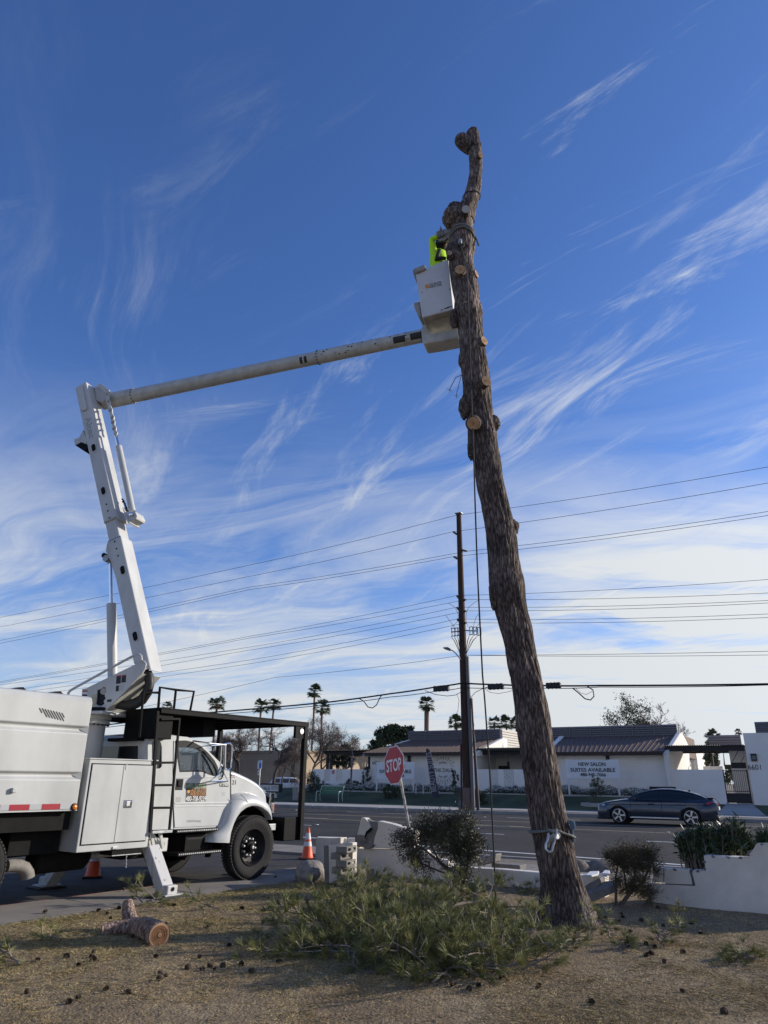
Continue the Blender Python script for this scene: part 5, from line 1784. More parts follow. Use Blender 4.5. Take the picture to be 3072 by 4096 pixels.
# bucket
nb = -0.30
BK = [BP(cb(370, 800), nb), BP(cb(805, 612), nb), BP(cb(872, 1282), nb), BP(cb(458, 1392), nb)]
BKb = [BP(cb(370, 800), nb), BP(cb(805, 612), nb)]
db = 0.62
taper = (BK[2] - BK[1]).normalized()
rgt = (BK[1] - BK[0]).normalized()
far4 = [BK[0] + BN * db - taper * 0.0, BK[1] + BN * db, BK[2] + BN * (db - 0.05), BK[3] + BN * (db - 0.05)]
wl = 0.035
mbk = MB()
b_ = len(mbk.v)
top = [BK[0], BK[1], far4[1], far4[0]]
bot = [BK[3], BK[2], far4[2], far4[3]]
cen_t = sum(top, Vector()) / 4
cen_b = sum(bot, Vector()) / 4
itop = [p.lerp(cen_t, 0.09) for p in top]
ibot = [p.lerp(cen_b, 0.12) + (cen_t - cen_b) * 0.06 for p in bot]
mbk.add(top + bot + itop + ibot, [(0, 1, 5, 4), (1, 2, 6, 5), (2, 3, 7, 6), (3, 0, 4, 7), (4, 5, 6, 7), (0, 8, 9, 1), (1, 9, 10, 2), (2, 10, 11, 3), (3, 11, 8, 0), (8, 12, 13, 9), (9, 13, 14, 10), (10, 14, 15, 11), (11, 15, 12, 8), (12, 15, 14, 13)])
bucket = mbk.build('bucket', 'bucket_white', truck, bevel=0.03, seg=3, world=True)
bot2 = [p + (cen_b - cen_t).normalized() * 0.008 + (cen_b - p) * 0.06 for p in bot]
MB().prism(bot2, (cen_t - cen_b).normalized() * 0.012).build('bucket_bottom', 'bucket_dirty', bucket, world=True)
MB().prism([p + (cen_b - cen_t).normalized() * 0.020 + (cen_b - p) * 0.45 for p in bot2], (cen_t - cen_b).normalized() * 0.014).build('bucket_step_plate', 'bucket_dirty', bucket, world=True)
lip = [top[0].lerp(top[1], t) for t in (0.0, 0.33)]
MB().prism([BP(cb(*p), nb - 0.05) for p in ((345, 742), (490, 682), (508, 740), (372, 802))], BN * 0.5).build('bucket_cover', 'bucket_dirty', bucket, bevel=0.02, world=True)
MB().prism([BP(cb(*p), nb + 0.05) for p in ((332, 770), (350, 742), (372, 800), (382, 912), (352, 850))], BN * 0.4).build('bucket_handle', 'bucket_dirty', bucket, bevel=0.012, world=True)
MB().prism([BP(cb(*p), nb + 0.1) for p in ((345, 1205), (362, 1192), (425, 1178), (448, 1375), (415, 1380), (348, 1240))], BN * 0.3).build('bucket_step', 'bucket_dirty', bucket, bevel=0.015, world=True)
MB().prism([BP(cb(*p), 0.02) for p in ((442, 1545), (470, 1475), (520, 1470), (580, 1600), (935, 1535), (948, 1655), (740, 1698), (480, 1742), (455, 1700))], BN * 0.34).build('bucket_mount', 'boom_grey', truck, bevel=0.03, seg=3, world=True)
# lettering on the bucket face
fr_n = rgt.cross(taper).normalized()
def bt(body, x0, y0, x1, y1, m, bold=0.0, hpx=40):
    a, b = BP(cb(x0, y0), nb - 0.004), BP(cb(x1, y1), nb - 0.004)
    c = BP(cb(x0, y0 - hpx), nb - 0.004)
    xd = (b - a).normalized()
    return txt('lettering', body, a, xd, -taper, (b - a).length, (c - a).length, m, bucket, ext=0.002, bold=bold)


bt('AZ ELITE', 556, 972, 712, 940, 'letter_grey', 0.03, 30)
bt('ARBOR CARE', 553, 1005, 718, 970, 'letter_grey', 0.03, 28)
MB().prism([BP(cb(*p), nb - 0.003) for p in ((500, 960), (545, 948), (552, 1000), (512, 1004), (498, 990))], BN * 0.001).build('bucket_emblem', 'letter_orange', bucket, world=True)
for x, y, s in ((800, 1262, 14), (780, 1270, 8), (835, 1250, 10), (720, 1294, 9), (760, 1275, 7), (460, 1058, 6), (828, 1018, 8)):
    v = BP(cb(x, y), nb - 0.003)
    MB().obox(v, rgt * (s * 0.0022), BN * 0.001, taper * (s * 0.0008)).build('scuff', 'under_black', bucket, world=True)
# ================================================================== THE PINE TRUNK
EDGE = [(3712, 2150, 2420), (3690, 2158, 2392), (3664, 2160, 2378), (3580, 2165, 2350), (3484, 2153, 2321), (3356, 2133, 2287), (3250, 2115, 2262), (3180, 2108, 2250), (3076, 2092, 2235), (2930, 2071, 2209), (2750, 2047, 2179), (2670, 2032, 2154), (2600, 2020, 2141), (2540, 2009, 2132), (2480, 1990, 2118), (2420, 1972, 2103), (2350, 1957, 2098), (2290, 1955, 2084), (2217, 1952, 2072), (2145, 1946, 2064), (2090, 1938, 2056), (2000, 1921, 2028), (1950, 1909, 2021), (1850, 1893, 2006), (1790, 1873, 1992), (1730, 1869, 1986), (1690, 1869, 1979), (1610, 1858, 1965), (1553, 1853, 1962), (1490, 1848, 1957), (1432, 1838, 1948), (1380, 1837, 1945), (1300, 1830, 1930), (1260, 1816, 1928), (1210, 1820, 1921), (1120, 1809, 1909), (1060, 1796, 1893), (1000, 1790, 1896), (940, 1802, 1897), (910, 1806, 1890), (880, 1808, 1894), (850, 1812, 1901), (820, 1838, 1909), (800, 1850, 1917), (750, 1869, 1927), (680, 1877, 1930), (600, 1874, 1928), (560, 1868, 1920), (527, 1866, 1914)]
TY0 = 9.92


def trunk_Y(py):
    return TY0 - 0.22 * min(max((3690 - py) / 2400.0, 0), 1)


def tw(px, py, dy=0.0):
    return DY(px, py, trunk_Y(py) + dy)


trunk_root = thing('pine_tree', 'tall bare pine trunk with every limb sawn off and no crown', 'tree', G(2275, 3690))
# dense centre line and radius
C, R_ = [], []
for y, l, r in EDGE:
    a, b = tw(l, y), tw(r, y)
    C.append((a + b) / 2)
    R_.append((b - a).length / 2)
C[0].z = -0.06
S = [0]
for i in range(1, len(C)):
    S.append(S[-1] + (C[i] - C[i - 1]).length)
NS, NA = 620, 132
sg = np.linspace(0, S[-1], NS)
cx = [np.interp(sg, S, [c[k] for c in C]) for k in range(3)]
# smooth the centre line a little
ker = np.ones(13) / 13
cxs = []
for k in range(3):
    pad = np.pad(cx[k], 6, mode='reflect', reflect_type='odd')
    cxs.append(np.convolve(pad, ker, 'valid'))
rad = np.interp(sg, S, R_)
pad = np.pad(rad, 5, mode='edge')
rad = np.convolve(pad, np.ones(11) / 11, 'valid')
ang = np.linspace(0, 2 * pi, NA, endpoint=False)
CA, SA = np.cos(ang), np.sin(ang)


def nz(x, y, z):
    return noise.noise((x, y, z))


VV = np.zeros((NS, NA, 3))
zt0 = cxs[2]
for i in range(NS):
    s = sg[i]
    r = rad[i]
    fine = 1.0 if s < 4 else (0.75 if s < 9 else 0.6)
    cen = np.array([cxs[k][i] for k in range(3)])
    flare = max(0, 1 - s / 0.7)
    for j in range(NA):
        ca, sa = CA[j], SA[j]
        tw_a = ang[j] + s * 0.10          # the bark plates spiral a little
        c2_, s2_ = cos(tw_a), sin(tw_a)
        # ridged plates: elongated along the stem
        p = (c2_ * 5.2 * (r / 0.25), s2_ * 5.2 * (r / 0.25), s * 2.4)
        n1 = nz(p[0], p[1], p[2])
        n2 = nz(p[0] * 2.3 + 7, p[1] * 2.3, p[2] * 2.1)
        ridge = 1 - abs(n1) * 2.2
        gro = -max(0, ridge) ** 2 * 0.016 + 0.008 * n2
        big = 0.020 * nz(ca * 1.2 + 5, sa * 1.2, s * 0.9) + 0.018 * nz(ca * 2.2, sa * 2.2 + 3, s * 2.2)
        fl = flare ** 2 * 0.05 * (0.5 + 0.5 * sin(5 * ang[j] + 1)) + 0.03 * flare ** 3
        d = r + fine * gro + big * min(1.0, r / 0.2) + fl
        VV[i, j] = cen + np.array([ca * d, sa * d, 0])
faces = []
idx = np.arange(NS * NA).reshape(NS, NA)
a = idx[:-1]
b = idx[1:]
faces = np.stack([a, np.roll(a, -1, 1), np.roll(b, -1, 1), b], -1).reshape(-1, 4)
inv = np.array(FR[trunk_root.name].inverted())
vv = VV.reshape(-1, 3) + inv[:3, 3]
tob = npmesh('trunk', vv, faces, 'bark', trunk_root)
tob.data.polygons.foreach_set('use_smooth', [True] * len(tob.data.polygons))


def lump(c, r, stretch, name='burl', m='bark', seed=0, sub=4, amp=0.16):
    bm = bmesh.new()
    bmesh.ops.create_icosphere(bm, subdivisions=sub, radius=1)
    mat3 = Matrix.Identity(3)
    for v in bm.verts:
        d = v.co.normalized()
        k = r * (1 + amp * nz(d.x * 2 + seed, d.y * 2, d.z * 2) + 0.10 * nz(d.x * 7, d.y * 7 + seed, d.z * 5))
        v.co = Vector((d.x * stretch[0], d.y * stretch[1], d.z * stretch[2])) * k + Vector(c)
    me = bpy.data.meshes.new(name)
    iv = FR[trunk_root.name].inverted()
    bm.transform(iv)
    bm.to_mesh(me)
    bm.free()
    me.polygons.foreach_set('use_smooth', [True] * len(me.polygons))
    me.materials.append(M(m))
    return inst(name, me, trunk_root)


PXM = lambda p: FPX / ((p - CAM).dot(_f))       # photo pixels per metre at a point
for (px, py, rp, st, sd) in ((1862, 1628, 46, (0.62, 0.8, 1.15), 1), (1857, 1440, 34, (0.7, 0.8, 1.3), 2), (1812, 872, 46, (0.92, 0.95, 1.05), 3), (1822, 836, 34, (1.0, 0.8, 0.8), 4), (1970, 1695, 40, (0.75, .8, 0.95), 5), (2046, 2108, 36, (0.85, 0.8, 0.95), 6), (2012, 2088, 34, (1.0, 0.6, 0.8), 7), (1885, 1800, 30, (0.5, .8, 1.5), 8), (1818, 1275, 30, (0.6, .8, 1.5), 9), (1910, 1245, 34, (0.6, .8, 1.4), 10), (1975, 2370, 48, (0.4, .8, 1.5), 11), (2078, 2375, 50, (0.45, .8, 1.4), 12), (1808, 1005, 36, (0.65, 0.8, 1.2), 13), (1880, 985, 36, (0.55, .8, 1.5), 14), (1888, 1104, 30, (.6, .8, 1.1), 15)):
    dy = -0.14 if sd == 7 else 0.0
    c = tw(px, py, dy)
    lump(c, rp / PXM(c), st, seed=sd * 3.1)
# the stubby head of the last fork at the very top
c0, c1_ = tw(1888, 592), tw(1834, 553)
d = (c1_ - c0)
mb = MB()
rg = []
for i in range(14):
    t = i / 13
    c = c0 + d * t * 1.1
    r = 0.135 * (1 + 0.05 * sin(t * 4)) * (1 if t < .75 else 1 - 0.5 * (t - .75) / .25 * (t - .75) / .25)
    tn = d.normalized()
    aa = tn.orthogonal().normalized()
    bb = tn.cross(aa)
    rg.append([c + (aa * cos(q) + bb * sin(q)) * r * (1 + 0.10 * nz(3 * cos(q), 3 * sin(q), t * 3)) for q in [2 * pi * k / 28 for k in range(28)]])
mb.loft(rg, True)
mb.build('branch_stub', 'bark', trunk_root, smooth=True, world=True, ang=75)


def stub(px, py, dirv, r, ln, cut='cut_wood', dy=-0.12, hue=None, rings=True):
    """sawn branch stub: a collar of bark with a pale cut face"""
    dirv = Vector(dirv).normalized()
    face = tw(px, py, dy)
    root = face - dirv * ln
    aa = dirv.orthogonal().normalized()
    bb = dirv.cross(aa)
    rg = []
    for i in range(7):
        t = i / 6
        rr = r * (1.28 - 0.26 * t)
        rg.append([root + dirv * (ln * t) + (aa * cos(q) + bb * sin(q)) * rr * (1 + 0.06 * nz(3 * cos(q) + px, 3 * sin(q), t * 2)) for q in [2 * pi * k / 26 for k in range(26)]])
    s = MB().loft(rg, True).build('branch_stub', 'bark', trunk_root, smooth=True, world=True, ang=60)
    MB().prism([face + dirv * 0.001 + (aa * cos(q) + bb * sin(q)) * r * 0.93 * (1 + 0.05 * nz(3 * cos(q) + px, 3 * sin(q), 2)) for q in [2 * pi * k / 26 for k in range(26)]], dirv * 0.004).build('cut_face', cut, s, world=True)
    if rings:
        MB().prism([face + dirv * 0.005 + (aa * cos(q) + bb * sin(q)) * r * 0.30 for q in [2 * pi * k / 14 for k in range(14)]], dirv * 0.002).build('heart_wood', 'heart_wood', s, world=True)
        for k2 in (0.55, 0.78):
            MB().holed([face + dirv * 0.005 + (aa * cos(q) + bb * sin(q)) * r * k2 for q in [2 * pi * k / 20 for k in range(20)]], [[face + dirv * 0.005 + (aa * cos(q) + bb * sin(q)) * r * (k2 - .05) for q in [2 * pi * k / 20 for k in range(20)]]], dirv * 0.001).build('growth_ring', 'heart_wood', s, world=True)
    return s


stub(1893, 1693, (-0.15, -0.85, -0.45), 0.100, 0.24, dy=-0.34)
stub(1945, 1524, (0.35, -0.85, 0.0), 0.085, 0.24, dy=-0.27)
stub(1937, 1363, (0.6, -0.75, 0.05), 0.078, 0.24, dy=-0.20)
stub(1841, 1078, (-0.1, -0.85, -0.05), 0.088, 0.2, dy=-0.27)
stub(1906, 1096, (0.8, -0.55, 0.1), 0.068, 0.2, dy=-0.10)
stub(1864, 837, (0.0, -0.9, -0.1), 0.080, 0.2, dy=-0.29, cut='decal_grey', rings=False)
stub(1922, 620, (0.45, -0.85, -0.1), 0.055, 0.14, dy=-0.16)
stub(1797, 1012, (-0.2, -0.9, 0.0), 0.05, 0.12, dy=-0.24, cut='bark_log', rings=False)
stub(1862, 1214, (0.0, -0.9, -0.2), 0.045, 0.10, dy=-0.2, cut='bark_log', rings=False)
# little live sprigs
for (px, py, d0) in ((1846, 1500, -1),):
    a0 = tw(px, py)
    mb = MB()
    mb.tube([a0, a0 + Vector((0.10 * d0, -0.05, -0.08)), a0 + Vector((0.20 * d0, -0.05, -0.30))], 0.006, 5)
    mb.tube([a0, a0 + Vector((0.04 * d0, -0.05, -0.16)), a0 + Vector((0.10 * d0, -0.05, -0.40))], 0.005, 5)
    sp_ = mb.build('twig', 'twig', trunk_root, world=True)
    mn = MB()
    rs = random.Random(int(px))
    for e in (a0 + Vector((0.20 * d0, -0.05, -0.30)), a0 + Vector((0.10 * d0, -0.05, -0.40))):
        for k in range(16):
            q = Vector((rs.uniform(-1, 1), rs.uniform(-1, 1), rs.uniform(-1.2, .4))).normalized() * 0.09
            n = q.orthogonal().normalized() * 0.003
            mn.add([e - n, e + n, e + q], [(0, 1, 2)])
    tag(mn.build('needles', 'needle', sp_, world=True), kind='stuff')

# --- rope ends and slings round the stem


def wrap(py, lift=0.0, r=0.02, m='rope_dark', a0=0.0, a1=2 * pi, slope=0.0, parent=None, name='sling', out=0.012, wob=0.0):
    z0 = tw(1900, py).z
    i = int(np.argmin(np.abs(cxs[2] - z0)))
    pts = []
    for k in range(41):
        a = a0 + (a1 - a0) * k / 40
        z = z0 + slope * sin(a + 0.6) + wob * sin(3 * a)
        ii = int(np.argmin(np.abs(cxs[2] - z)))
        jj = int(round((a % (2 * pi)) / (2 * pi) * NA)) % NA
        rr = max(np.linalg.norm((VV[ii, j2] - np.array([cxs[0][ii], cxs[1][ii], VV[ii, j2][2]]))[:2]) for j2 in ((jj - 2) % NA, jj, (jj + 2) % NA))
        pts.append(Vector((cxs[0][ii] + cos(a) * (rr + out), cxs[1][ii] + sin(a) * (rr + out), z)))
    return pts


topsl = thing('rope_sling', 'dark rope sling tied round the trunk just above the bucket', 'sling', tw(1850, 945))
MB().tube(wrap(950, r=0.03, slope=-0.10), 0.024, 8).build('rope_turn', 'rope_grey', topsl, smooth=True, world=True)
MB().tube(wrap(956, r=0.03, slope=-0.06, wob=.015), 0.022, 8).build('rope_turn', 'rope_grey', topsl, smooth=True, world=True)
e_ = tw(1908, 962, -0.05)
MB().tube([e_ + Vector((-0.06, -0.05, 0.1)), e_, e_ + Vector((0.02, -0.02, -0.12))], 0.016, 8).build('rope_tail', 'rope_grey', topsl, smooth=True, world=True)
kn = tw(1842, 970, -0.26)
for k in range(3):
    MB().tube([kn + Vector((0.05 * cos(q), 0.03 * sin(q * 2), 0.06 * sin(q) - 0.03 * k)) for q in [2 * pi * i / 12 for i in range(13)]], 0.018, 8).build('knot', 'rope_dark', topsl, smooth=True, world=True)
for py, sl_ in ((787, 0.02), (884, 0.03)):
    w2 = thing('thin_cord', 'thin dark cord looped round the trunk %s' % ('under the bent top section' if py < 800 else 'between the burl and the chainsaw'), 'cord', tw(1890, py))
    MB().tube(wrap(py, slope=sl_), 0.008, 6).build('cord_loop', 'rope_dark', w2, smooth=True, world=True)

# the lowering rope hanging down beside the stem
rp = [(1840, 968), (1858, 1040), (1868, 1080), (1872, 1200), (1878, 1350), (1884, 1540), (1890, 1700), (1896, 1850), (1900, 2000), (1908, 2240), (1914, 2380), (1920, 2500), (1930, 2700), (1939, 2800), (1960, 3100), (1975, 3400), (1983, 3600), (1986, 3655)]
rope = thing('hanging_rope', 'long dark lowering rope hanging straight down the left of the trunk', 'rope', G(1986, 3658))
pts = []
for k, (x, y) in enumerate(rp):
    t = min(max((y - 968) / 1050.0, 0), 1)
    Yr = trunk_Y(y) - 0.30 + 0.0 * t
    if y > 2000:
        u_ = (y - 2000) / 1655.0
        Yr = (trunk_Y(2000) - 0.30) * (1 - u_) + G(1986, 3658).y * u_
    pts.append(DY(x, y, Yr))
MB().tube(pts, 0.011, 8).build('rope_line', 'rope_dark', rope, smooth=True, world=True)
MB().lathe([(0.03, -0.05), (0.035, 0), (0.03, 0.05), (0.0, 0.06)], pts[0], (0, 0.2, 1), 12).build('pulley_block', 'galv', rope, smooth=True, world=True)

# the friction brake strapped low on the stem
brake = thing('lowering_brake', 'steel rope brake strapped low on the trunk with a curled handle', 'rope brake', tw(2200, 3350))
for wv in (0.0, 1.0):
    MB().tube(wrap(3334, slope=-0.05, wob=0.006 + 0.01 * wv, out=0.014 + 0.016 * wv), 0.015, 8).build('sling_turn', 'rope_grey', brake, smooth=True, world=True)
Yb = trunk_Y(3350) - 0.37
B = lambda x, y, d=0.0: DY(*t1(x, y), Yb + d)
MB().cyl(B(545, 520, 0.1), B(690, 440, -0.02), 0.042, 0.042, 20).build('brake_drum', 'galv', brake, smooth=True, world=True)
MB().tube([B(690 + 0, 440, -0.03) + Vector((0.042 * cos(q), 0, 0.042 * sin(q))) for q in [2 * pi * i / 20 for i in range(21)]], 0.005, 6).build('drum_rim', 'steel', brake, smooth=True, world=True)
MB().tube([B(700, 305, -.03), B(684, 400, -.03), B(668, 470, -.03), B(655, 580, -.03)], 0.011, 8).build('cross_pin', 'steel', brake, smooth=True, world=True)
MB().tube([B(535, 390), B(530, 500, -.02), B(500, 560, -.04), B(483, 620, -.05), B(488, 690, -.06), B(530, 738, -.06), B(565, 746, -.06), B(600, 715, -.05), B(625, 620, -.04), B(640, 560, -.03)], 0.014, 8).build('curled_handle', 'steel', brake, smooth=True, world=True)
MB().tube([B(545, 590, .0), B(530, 650, .02)], 0.013, 8).build('cross_pin', 'steel', brake, smooth=True, world=True)
MB().tube([B(520, 330, 0.04), B(600, 350, 0.0), B(660, 395, -0.03)], 0.018, 8).build('sling_leg', 'rope_grey', brake, smooth=True, world=True)
hk = thing('rope_knot', 'blue grey splice and knot hanging off the right edge of the trunk base', 'knot', DY(*t1(960, 300), Yb + 0.2))
K = lambda x, y, d=0.25: DY(*t1(x, y), Yb + d)
for ptsk, r in (([(790, 270), (850, 245), (900, 215), (930, 225), (900, 262), (850, 262)], 0.016), ([(890, 195), (930, 178), (960, 200), (960, 250), (930, 285), (950, 310), (1000, 290), (1010, 250), (1000, 190), (975, 175), (960, 200)], 0.024), ([(985, 290), (985, 340), (982, 400), (990, 450)], 0.018), ([(990, 440), (1000, 500), (1010, 548)], 0.022)):
    MB().tube([K(*p) for p in ptsk], r, 8).build('rope_turn', 'rope_blue' if r > 0.017 else 'cone_white', hk, smooth=True, world=True)

# ================================================================== THE CLIMBER IN THE BUCKET


def skin_mesh(name, verts, edges, radii, m, parent, sub=2):
    me = bpy.data.meshes.new(name)
    iv = FR[parent.name].inverted()
    me.from_pydata([tuple(iv @ Vector(v)) for v in verts], edges, [])
    o = bpy.data.objects.new(name, me)
    COL.objects.link(o)
    sk = o.modifiers.new('skin', 'SKIN')
    sk.use_smooth_shade = True
    ss = o.modifiers.new('sub', 'SUBSURF')
    ss.levels = ss.render_levels = sub
    me.skin_vertices[0].data[0].use_root = True
    for v, r in zip(me.skin_vertices[0].data, radii):
        v.radius = (r, r) if not isinstance(r, tuple) else r
    me.materials.append(M(m))
    o.parent = parent
    FR[o.name] = FR[parent.name]
    return o


PB = 0.05
pp = lambda x, y, o=PB: BP(cb(x, y), o)
floor_p = (cen_b + (cen_t - cen_b) * 0.08)
hipc = cen_t.lerp(cen_b, 0.30)
person = thing('person', 'worker in a bright yellow green shirt standing in the bucket, sawing', 'person', floor_p)
chest = pp(690, 560, 0.02)
neck = pp(715, 490, 0.0)
shL, shR = pp(612, 535, -0.10), pp(765, 520, 0.12)
elL, elR = pp(585, 352, -0.16), pp(810, 470, 0.05)
wrL, wrR = pp(668, 330, -0.18), pp(822, 395, 0.0)
waist = hipc + (chest - hipc) * 0.45
body = skin_mesh('shirt', [hipc, waist, chest, neck, shL, elL, wrL, shR, elR, wrR], [(0, 1), (1, 2), (2, 3), (2, 4), (4, 5), (5, 6), (2, 7), (7, 8), (8, 9)],
                 [0.16, 0.155, 0.17, 0.06, 0.085, 0.065, 0.045, 0.085, 0.06, 0.045], 'hivis', person)
hl = hipc + BD * -0.09
hr = hipc + BD * 0.09
skin_mesh('trousers', [hipc, hl, hl.lerp(floor_p + BD * -0.1, .5), floor_p + BD * -0.1, hr, hr.lerp(floor_p + BD * 0.1, .5), floor_p + BD * 0.1], [(0, 1), (1, 2), (2, 3), (0, 4), (4, 5), (5, 6)], [0.16, 0.1, 0.085, 0.06, 0.1, 0.085, 0.06], 'trouser', person)
hc = pp(722, 425, -0.02)
bm = bmesh.new()
bmesh.ops.create_icosphere(bm, subdivisions=3, radius=1)
for v in bm.verts:
    d = v.co.normalized()
    v.co = Vector((d.x * 0.078, d.y * 0.098, d.z * 0.118 * (1.0 if d.z > 0 else 1.05)))
    if d.y < -0.8 and abs(d.z) < .3:
        v.co.y -= 0.02 * (1 - abs(d.x) * 2)
me = bpy.data.meshes.new('head')
bm.to_mesh(me)
bm.free()
me.polygons.foreach_set('use_smooth', [True] * len(me.polygons))
me.materials.append(M('skin'))
hd_ = inst('head', me, person, FR[person.name].inverted() @ hc, (0.2, 0, 0.9))
mbh = MB().lathe([(0.0, -0.15), (0.06, -0.12), (0.098, -0.06), (0.112, 0.02), (0.105, 0.08), (0.07, 0.125), (0.0, 0.14)], hc + Vector((0.0, 0.0, 0.0)), (0.1, -0.1, 1), 24)
mbh.v = [tuple(Vector(v) + Vector((0.012, 0.012, 0.014)) * nz(v[0] * 14, v[1] * 14, v[2] * 14)) for v in mbh.v]
mbh.build('hair', 'hair', person, smooth=True, world=True)
for o_ in (-0.1, 0.09):
    a = pp(650, 620, -0.14)
MB().tube([pp(648, 640, -0.15), pp(668, 560, -0.16), pp(690, 500, -0.12)], 0.035, 8).build('harness_strap', 'harness', person, smooth=True, world=True)
MB().tube([pp(650, 615, -0.16), pp(710, 605, -0.17), pp(770, 610, -0.12)], 0.032, 8).build('harness_strap', 'harness', person, smooth=True, world=True)
def hand(w, d, name='hand'):
    d = d.normalized()
    s = d.orthogonal().normalized()
    u = d.cross(s)
    vs = [w, w + d * 0.05, w + d * 0.085]
    ed = [(0, 1), (1, 2)]
    rr = [0.026, 0.030, 0.026]
    for k in range(4):
        b = len(vs)
        base = w + d * 0.08 + s * (-0.03 + 0.02 * k)
        l = (0.035, 0.042, 0.04, 0.03)[k]
        vs += [base, base + d * l + u * 0.008, base + d * (l * 1.2) + u * 0.035]
        ed += [(2, b), (b, b + 1), (b + 1, b + 2)]
        rr += [0.010, 0.009, 0.008]
    b = len(vs)
    vs += [w + d * 0.03 + s * 0.035, w + d * 0.06 + s * 0.05 + u * 0.02]
    ed += [(1, b), (b, b + 1)]
    rr += [0.011, 0.009]
    return skin_mesh(name, vs, ed, rr, 'rope_grey', person, 1)


hand(wrL, pp(735, 312, -0.16) - wrL)
hand(wrR, pp(812, 330, -0.02) - wrR)

# chainsaw held up against the stem
saw = thing('chainsaw', 'grey chainsaw held overhead by the worker against the trunk', 'chainsaw', pp(745, 290, -0.2))
S_ = lambda x, y, o=-0.16: BP(cb(x, y), o)
MB().prism([S_(*p) for p in ((640, 262), (655, 238), (750, 214), (800, 198), (842, 222), (846, 330), (800, 348), (690, 382), (650, 372), (640, 320))], BN * 0.16).build('saw_body', 'saw_grey', saw, bevel=0.02, seg=3, world=True)
for k in range(6):
    MB().bar(S_(655, 262 + 16 * k, -0.163), S_(748, 232 + 16 * k, -0.163), 0.004, 0.005).build('cooling_fin', 'rope_grey', saw, world=True)
MB().prism([S_(*p, -0.175) for p in ((752, 216), (806, 200), (812, 262), (758, 278))], BN * 0.1).build('starter_cover', 'decal_grey', saw, bevel=0.01, world=True)
MB().tube([S_(660, 375), S_(690, 395), S_(760, 385), S_(800, 350)], 0.016, 8).build('rear_handle', 'saw_dark', saw, smooth=True, world=True)
MB().tube([S_(700, 225, -0.2), S_(710, 190, -0.1), S_(720, 190, 0.02), S_(715, 225, 0.06)], 0.012, 8).build('front_handle', 'saw_dark', saw, smooth=True, world=True)
sb0 = S_(830, 270, -0.06)
MB().prism([sb0 + Vector((0, 0, 0.045)), sb0 + Vector((0.42, -0.08, 0.03)), sb0 + Vector((0.46, -0.08, 0.0)), sb0 + Vector((0.42, -0.08, -0.03)), sb0 + Vector((0, 0, -0.045))], BN * 0.008).build('guide_bar', 'steel', saw, world=True)
# drifting saw dust
cl0 = tw(1935, 870, -0.1)
rs = random.Random(3)
vs, fs = [], []
for k in range(420):
    c = cl0 + Vector((abs(rs.gauss(0, 0.28)) - 0.10, rs.gauss(0, 0.25), rs.gauss(-0.05, 0.38)))
    s = rs.uniform(0.002, 0.006)
    b = len(vs)
    q = [Vector((rs.uniform(-1, 1), rs.uniform(-1, 1), rs.uniform(-1, 1))) * s for _ in range(3)]
    vs += [tuple(c + w) for w in q]
    fs.append((b, b + 1, b + 2))
o = npmesh('saw_dust', vs, fs, 'cut_wood')
tag(o, 'fine pale saw dust blowing away from the trunk beside the chainsaw', 'saw dust', kind='stuff')
# ================================================================== UTILITY POLE AND WIRES
QP = 39.0
pbase = Q(1872, 3245, QP)
pbase.z = 0.1
ptop = Q(1835, 2056, QP)
upole = thing('utility_pole', 'tall dark wooden utility pole with a street lamp arm behind the rope', 'utility pole', pbase)
MB().tube([pbase - Vector((0, 0, 0.2)), pbase.lerp(ptop, 0.5), ptop], [0.26, 0.215, 0.155], 20).build('pole', 'pole_wood', upole, smooth=True, world=True)
MB().lathe([(0.27, 0), (0.28, 0.02), (0.28, 1.15), (0.265, 1.17)], pbase, (0, 0, 1), 20).build('pole_guard', 'pole_guard', upole, smooth=True, world=True)
for dx, r, h, m in ((0.36, 0.11, 8.4, 'conduit'), (0.60, 0.055, 6.0, 'pole_rust'), (0.70, 0.04, 4.0, 'conduit'), (-0.33, 0.05, 3.5, 'pole_rust')):
    b = pbase + U * dx - NQ * 0.10
    t_ = pbase.lerp(ptop, h / (ptop.z)) + U * (dx * 0.8) - NQ * 0.1
    MB().cyl(b, t_, r, r, 12).build('conduit', m, upole, smooth=True, world=True)
MB().obox(pbase + U * -0.35 + Vector((0, 0, 0.25)), U * 0.16, NQ * 0.12, (0, 0, 0.25)).build('ground_box', 'conduit', upole, bevel=0.02, world=True)
def pz(py):
    return pbase.lerp(ptop, (Q(1850, py, QP).z - pbase.z) / (ptop.z - pbase.z))


y15 = lambda X, Y: (1750 + X / 2.765, 2000 + Y / 2.765)
# stand-off insulators
ATT = {}
def standoff(nm, X, Y, X0, Y0, r=0.05):
    tip = Q(*y15(X, Y), QP - 0.0)
    root = pz(y15(X0, Y0)[1])
    o = MB().tube([root, root.lerp(tip, 0.35), tip], [r * 0.9, r, r * 0.8], 10).build('insulator', 'insulator', upole, smooth=True, world=True)
    for k in range(4):
        c = root.lerp(tip, 0.45 + 0.14 * k)
        MB().lathe([(r * 0.7, -0.012), (r * 1.35, 0), (r * 0.7, 0.012)], c, tip - root, 10).build('insulator_shed', 'insul_grey', o, smooth=True, world=True)
    ATT[nm] = tip
    return o


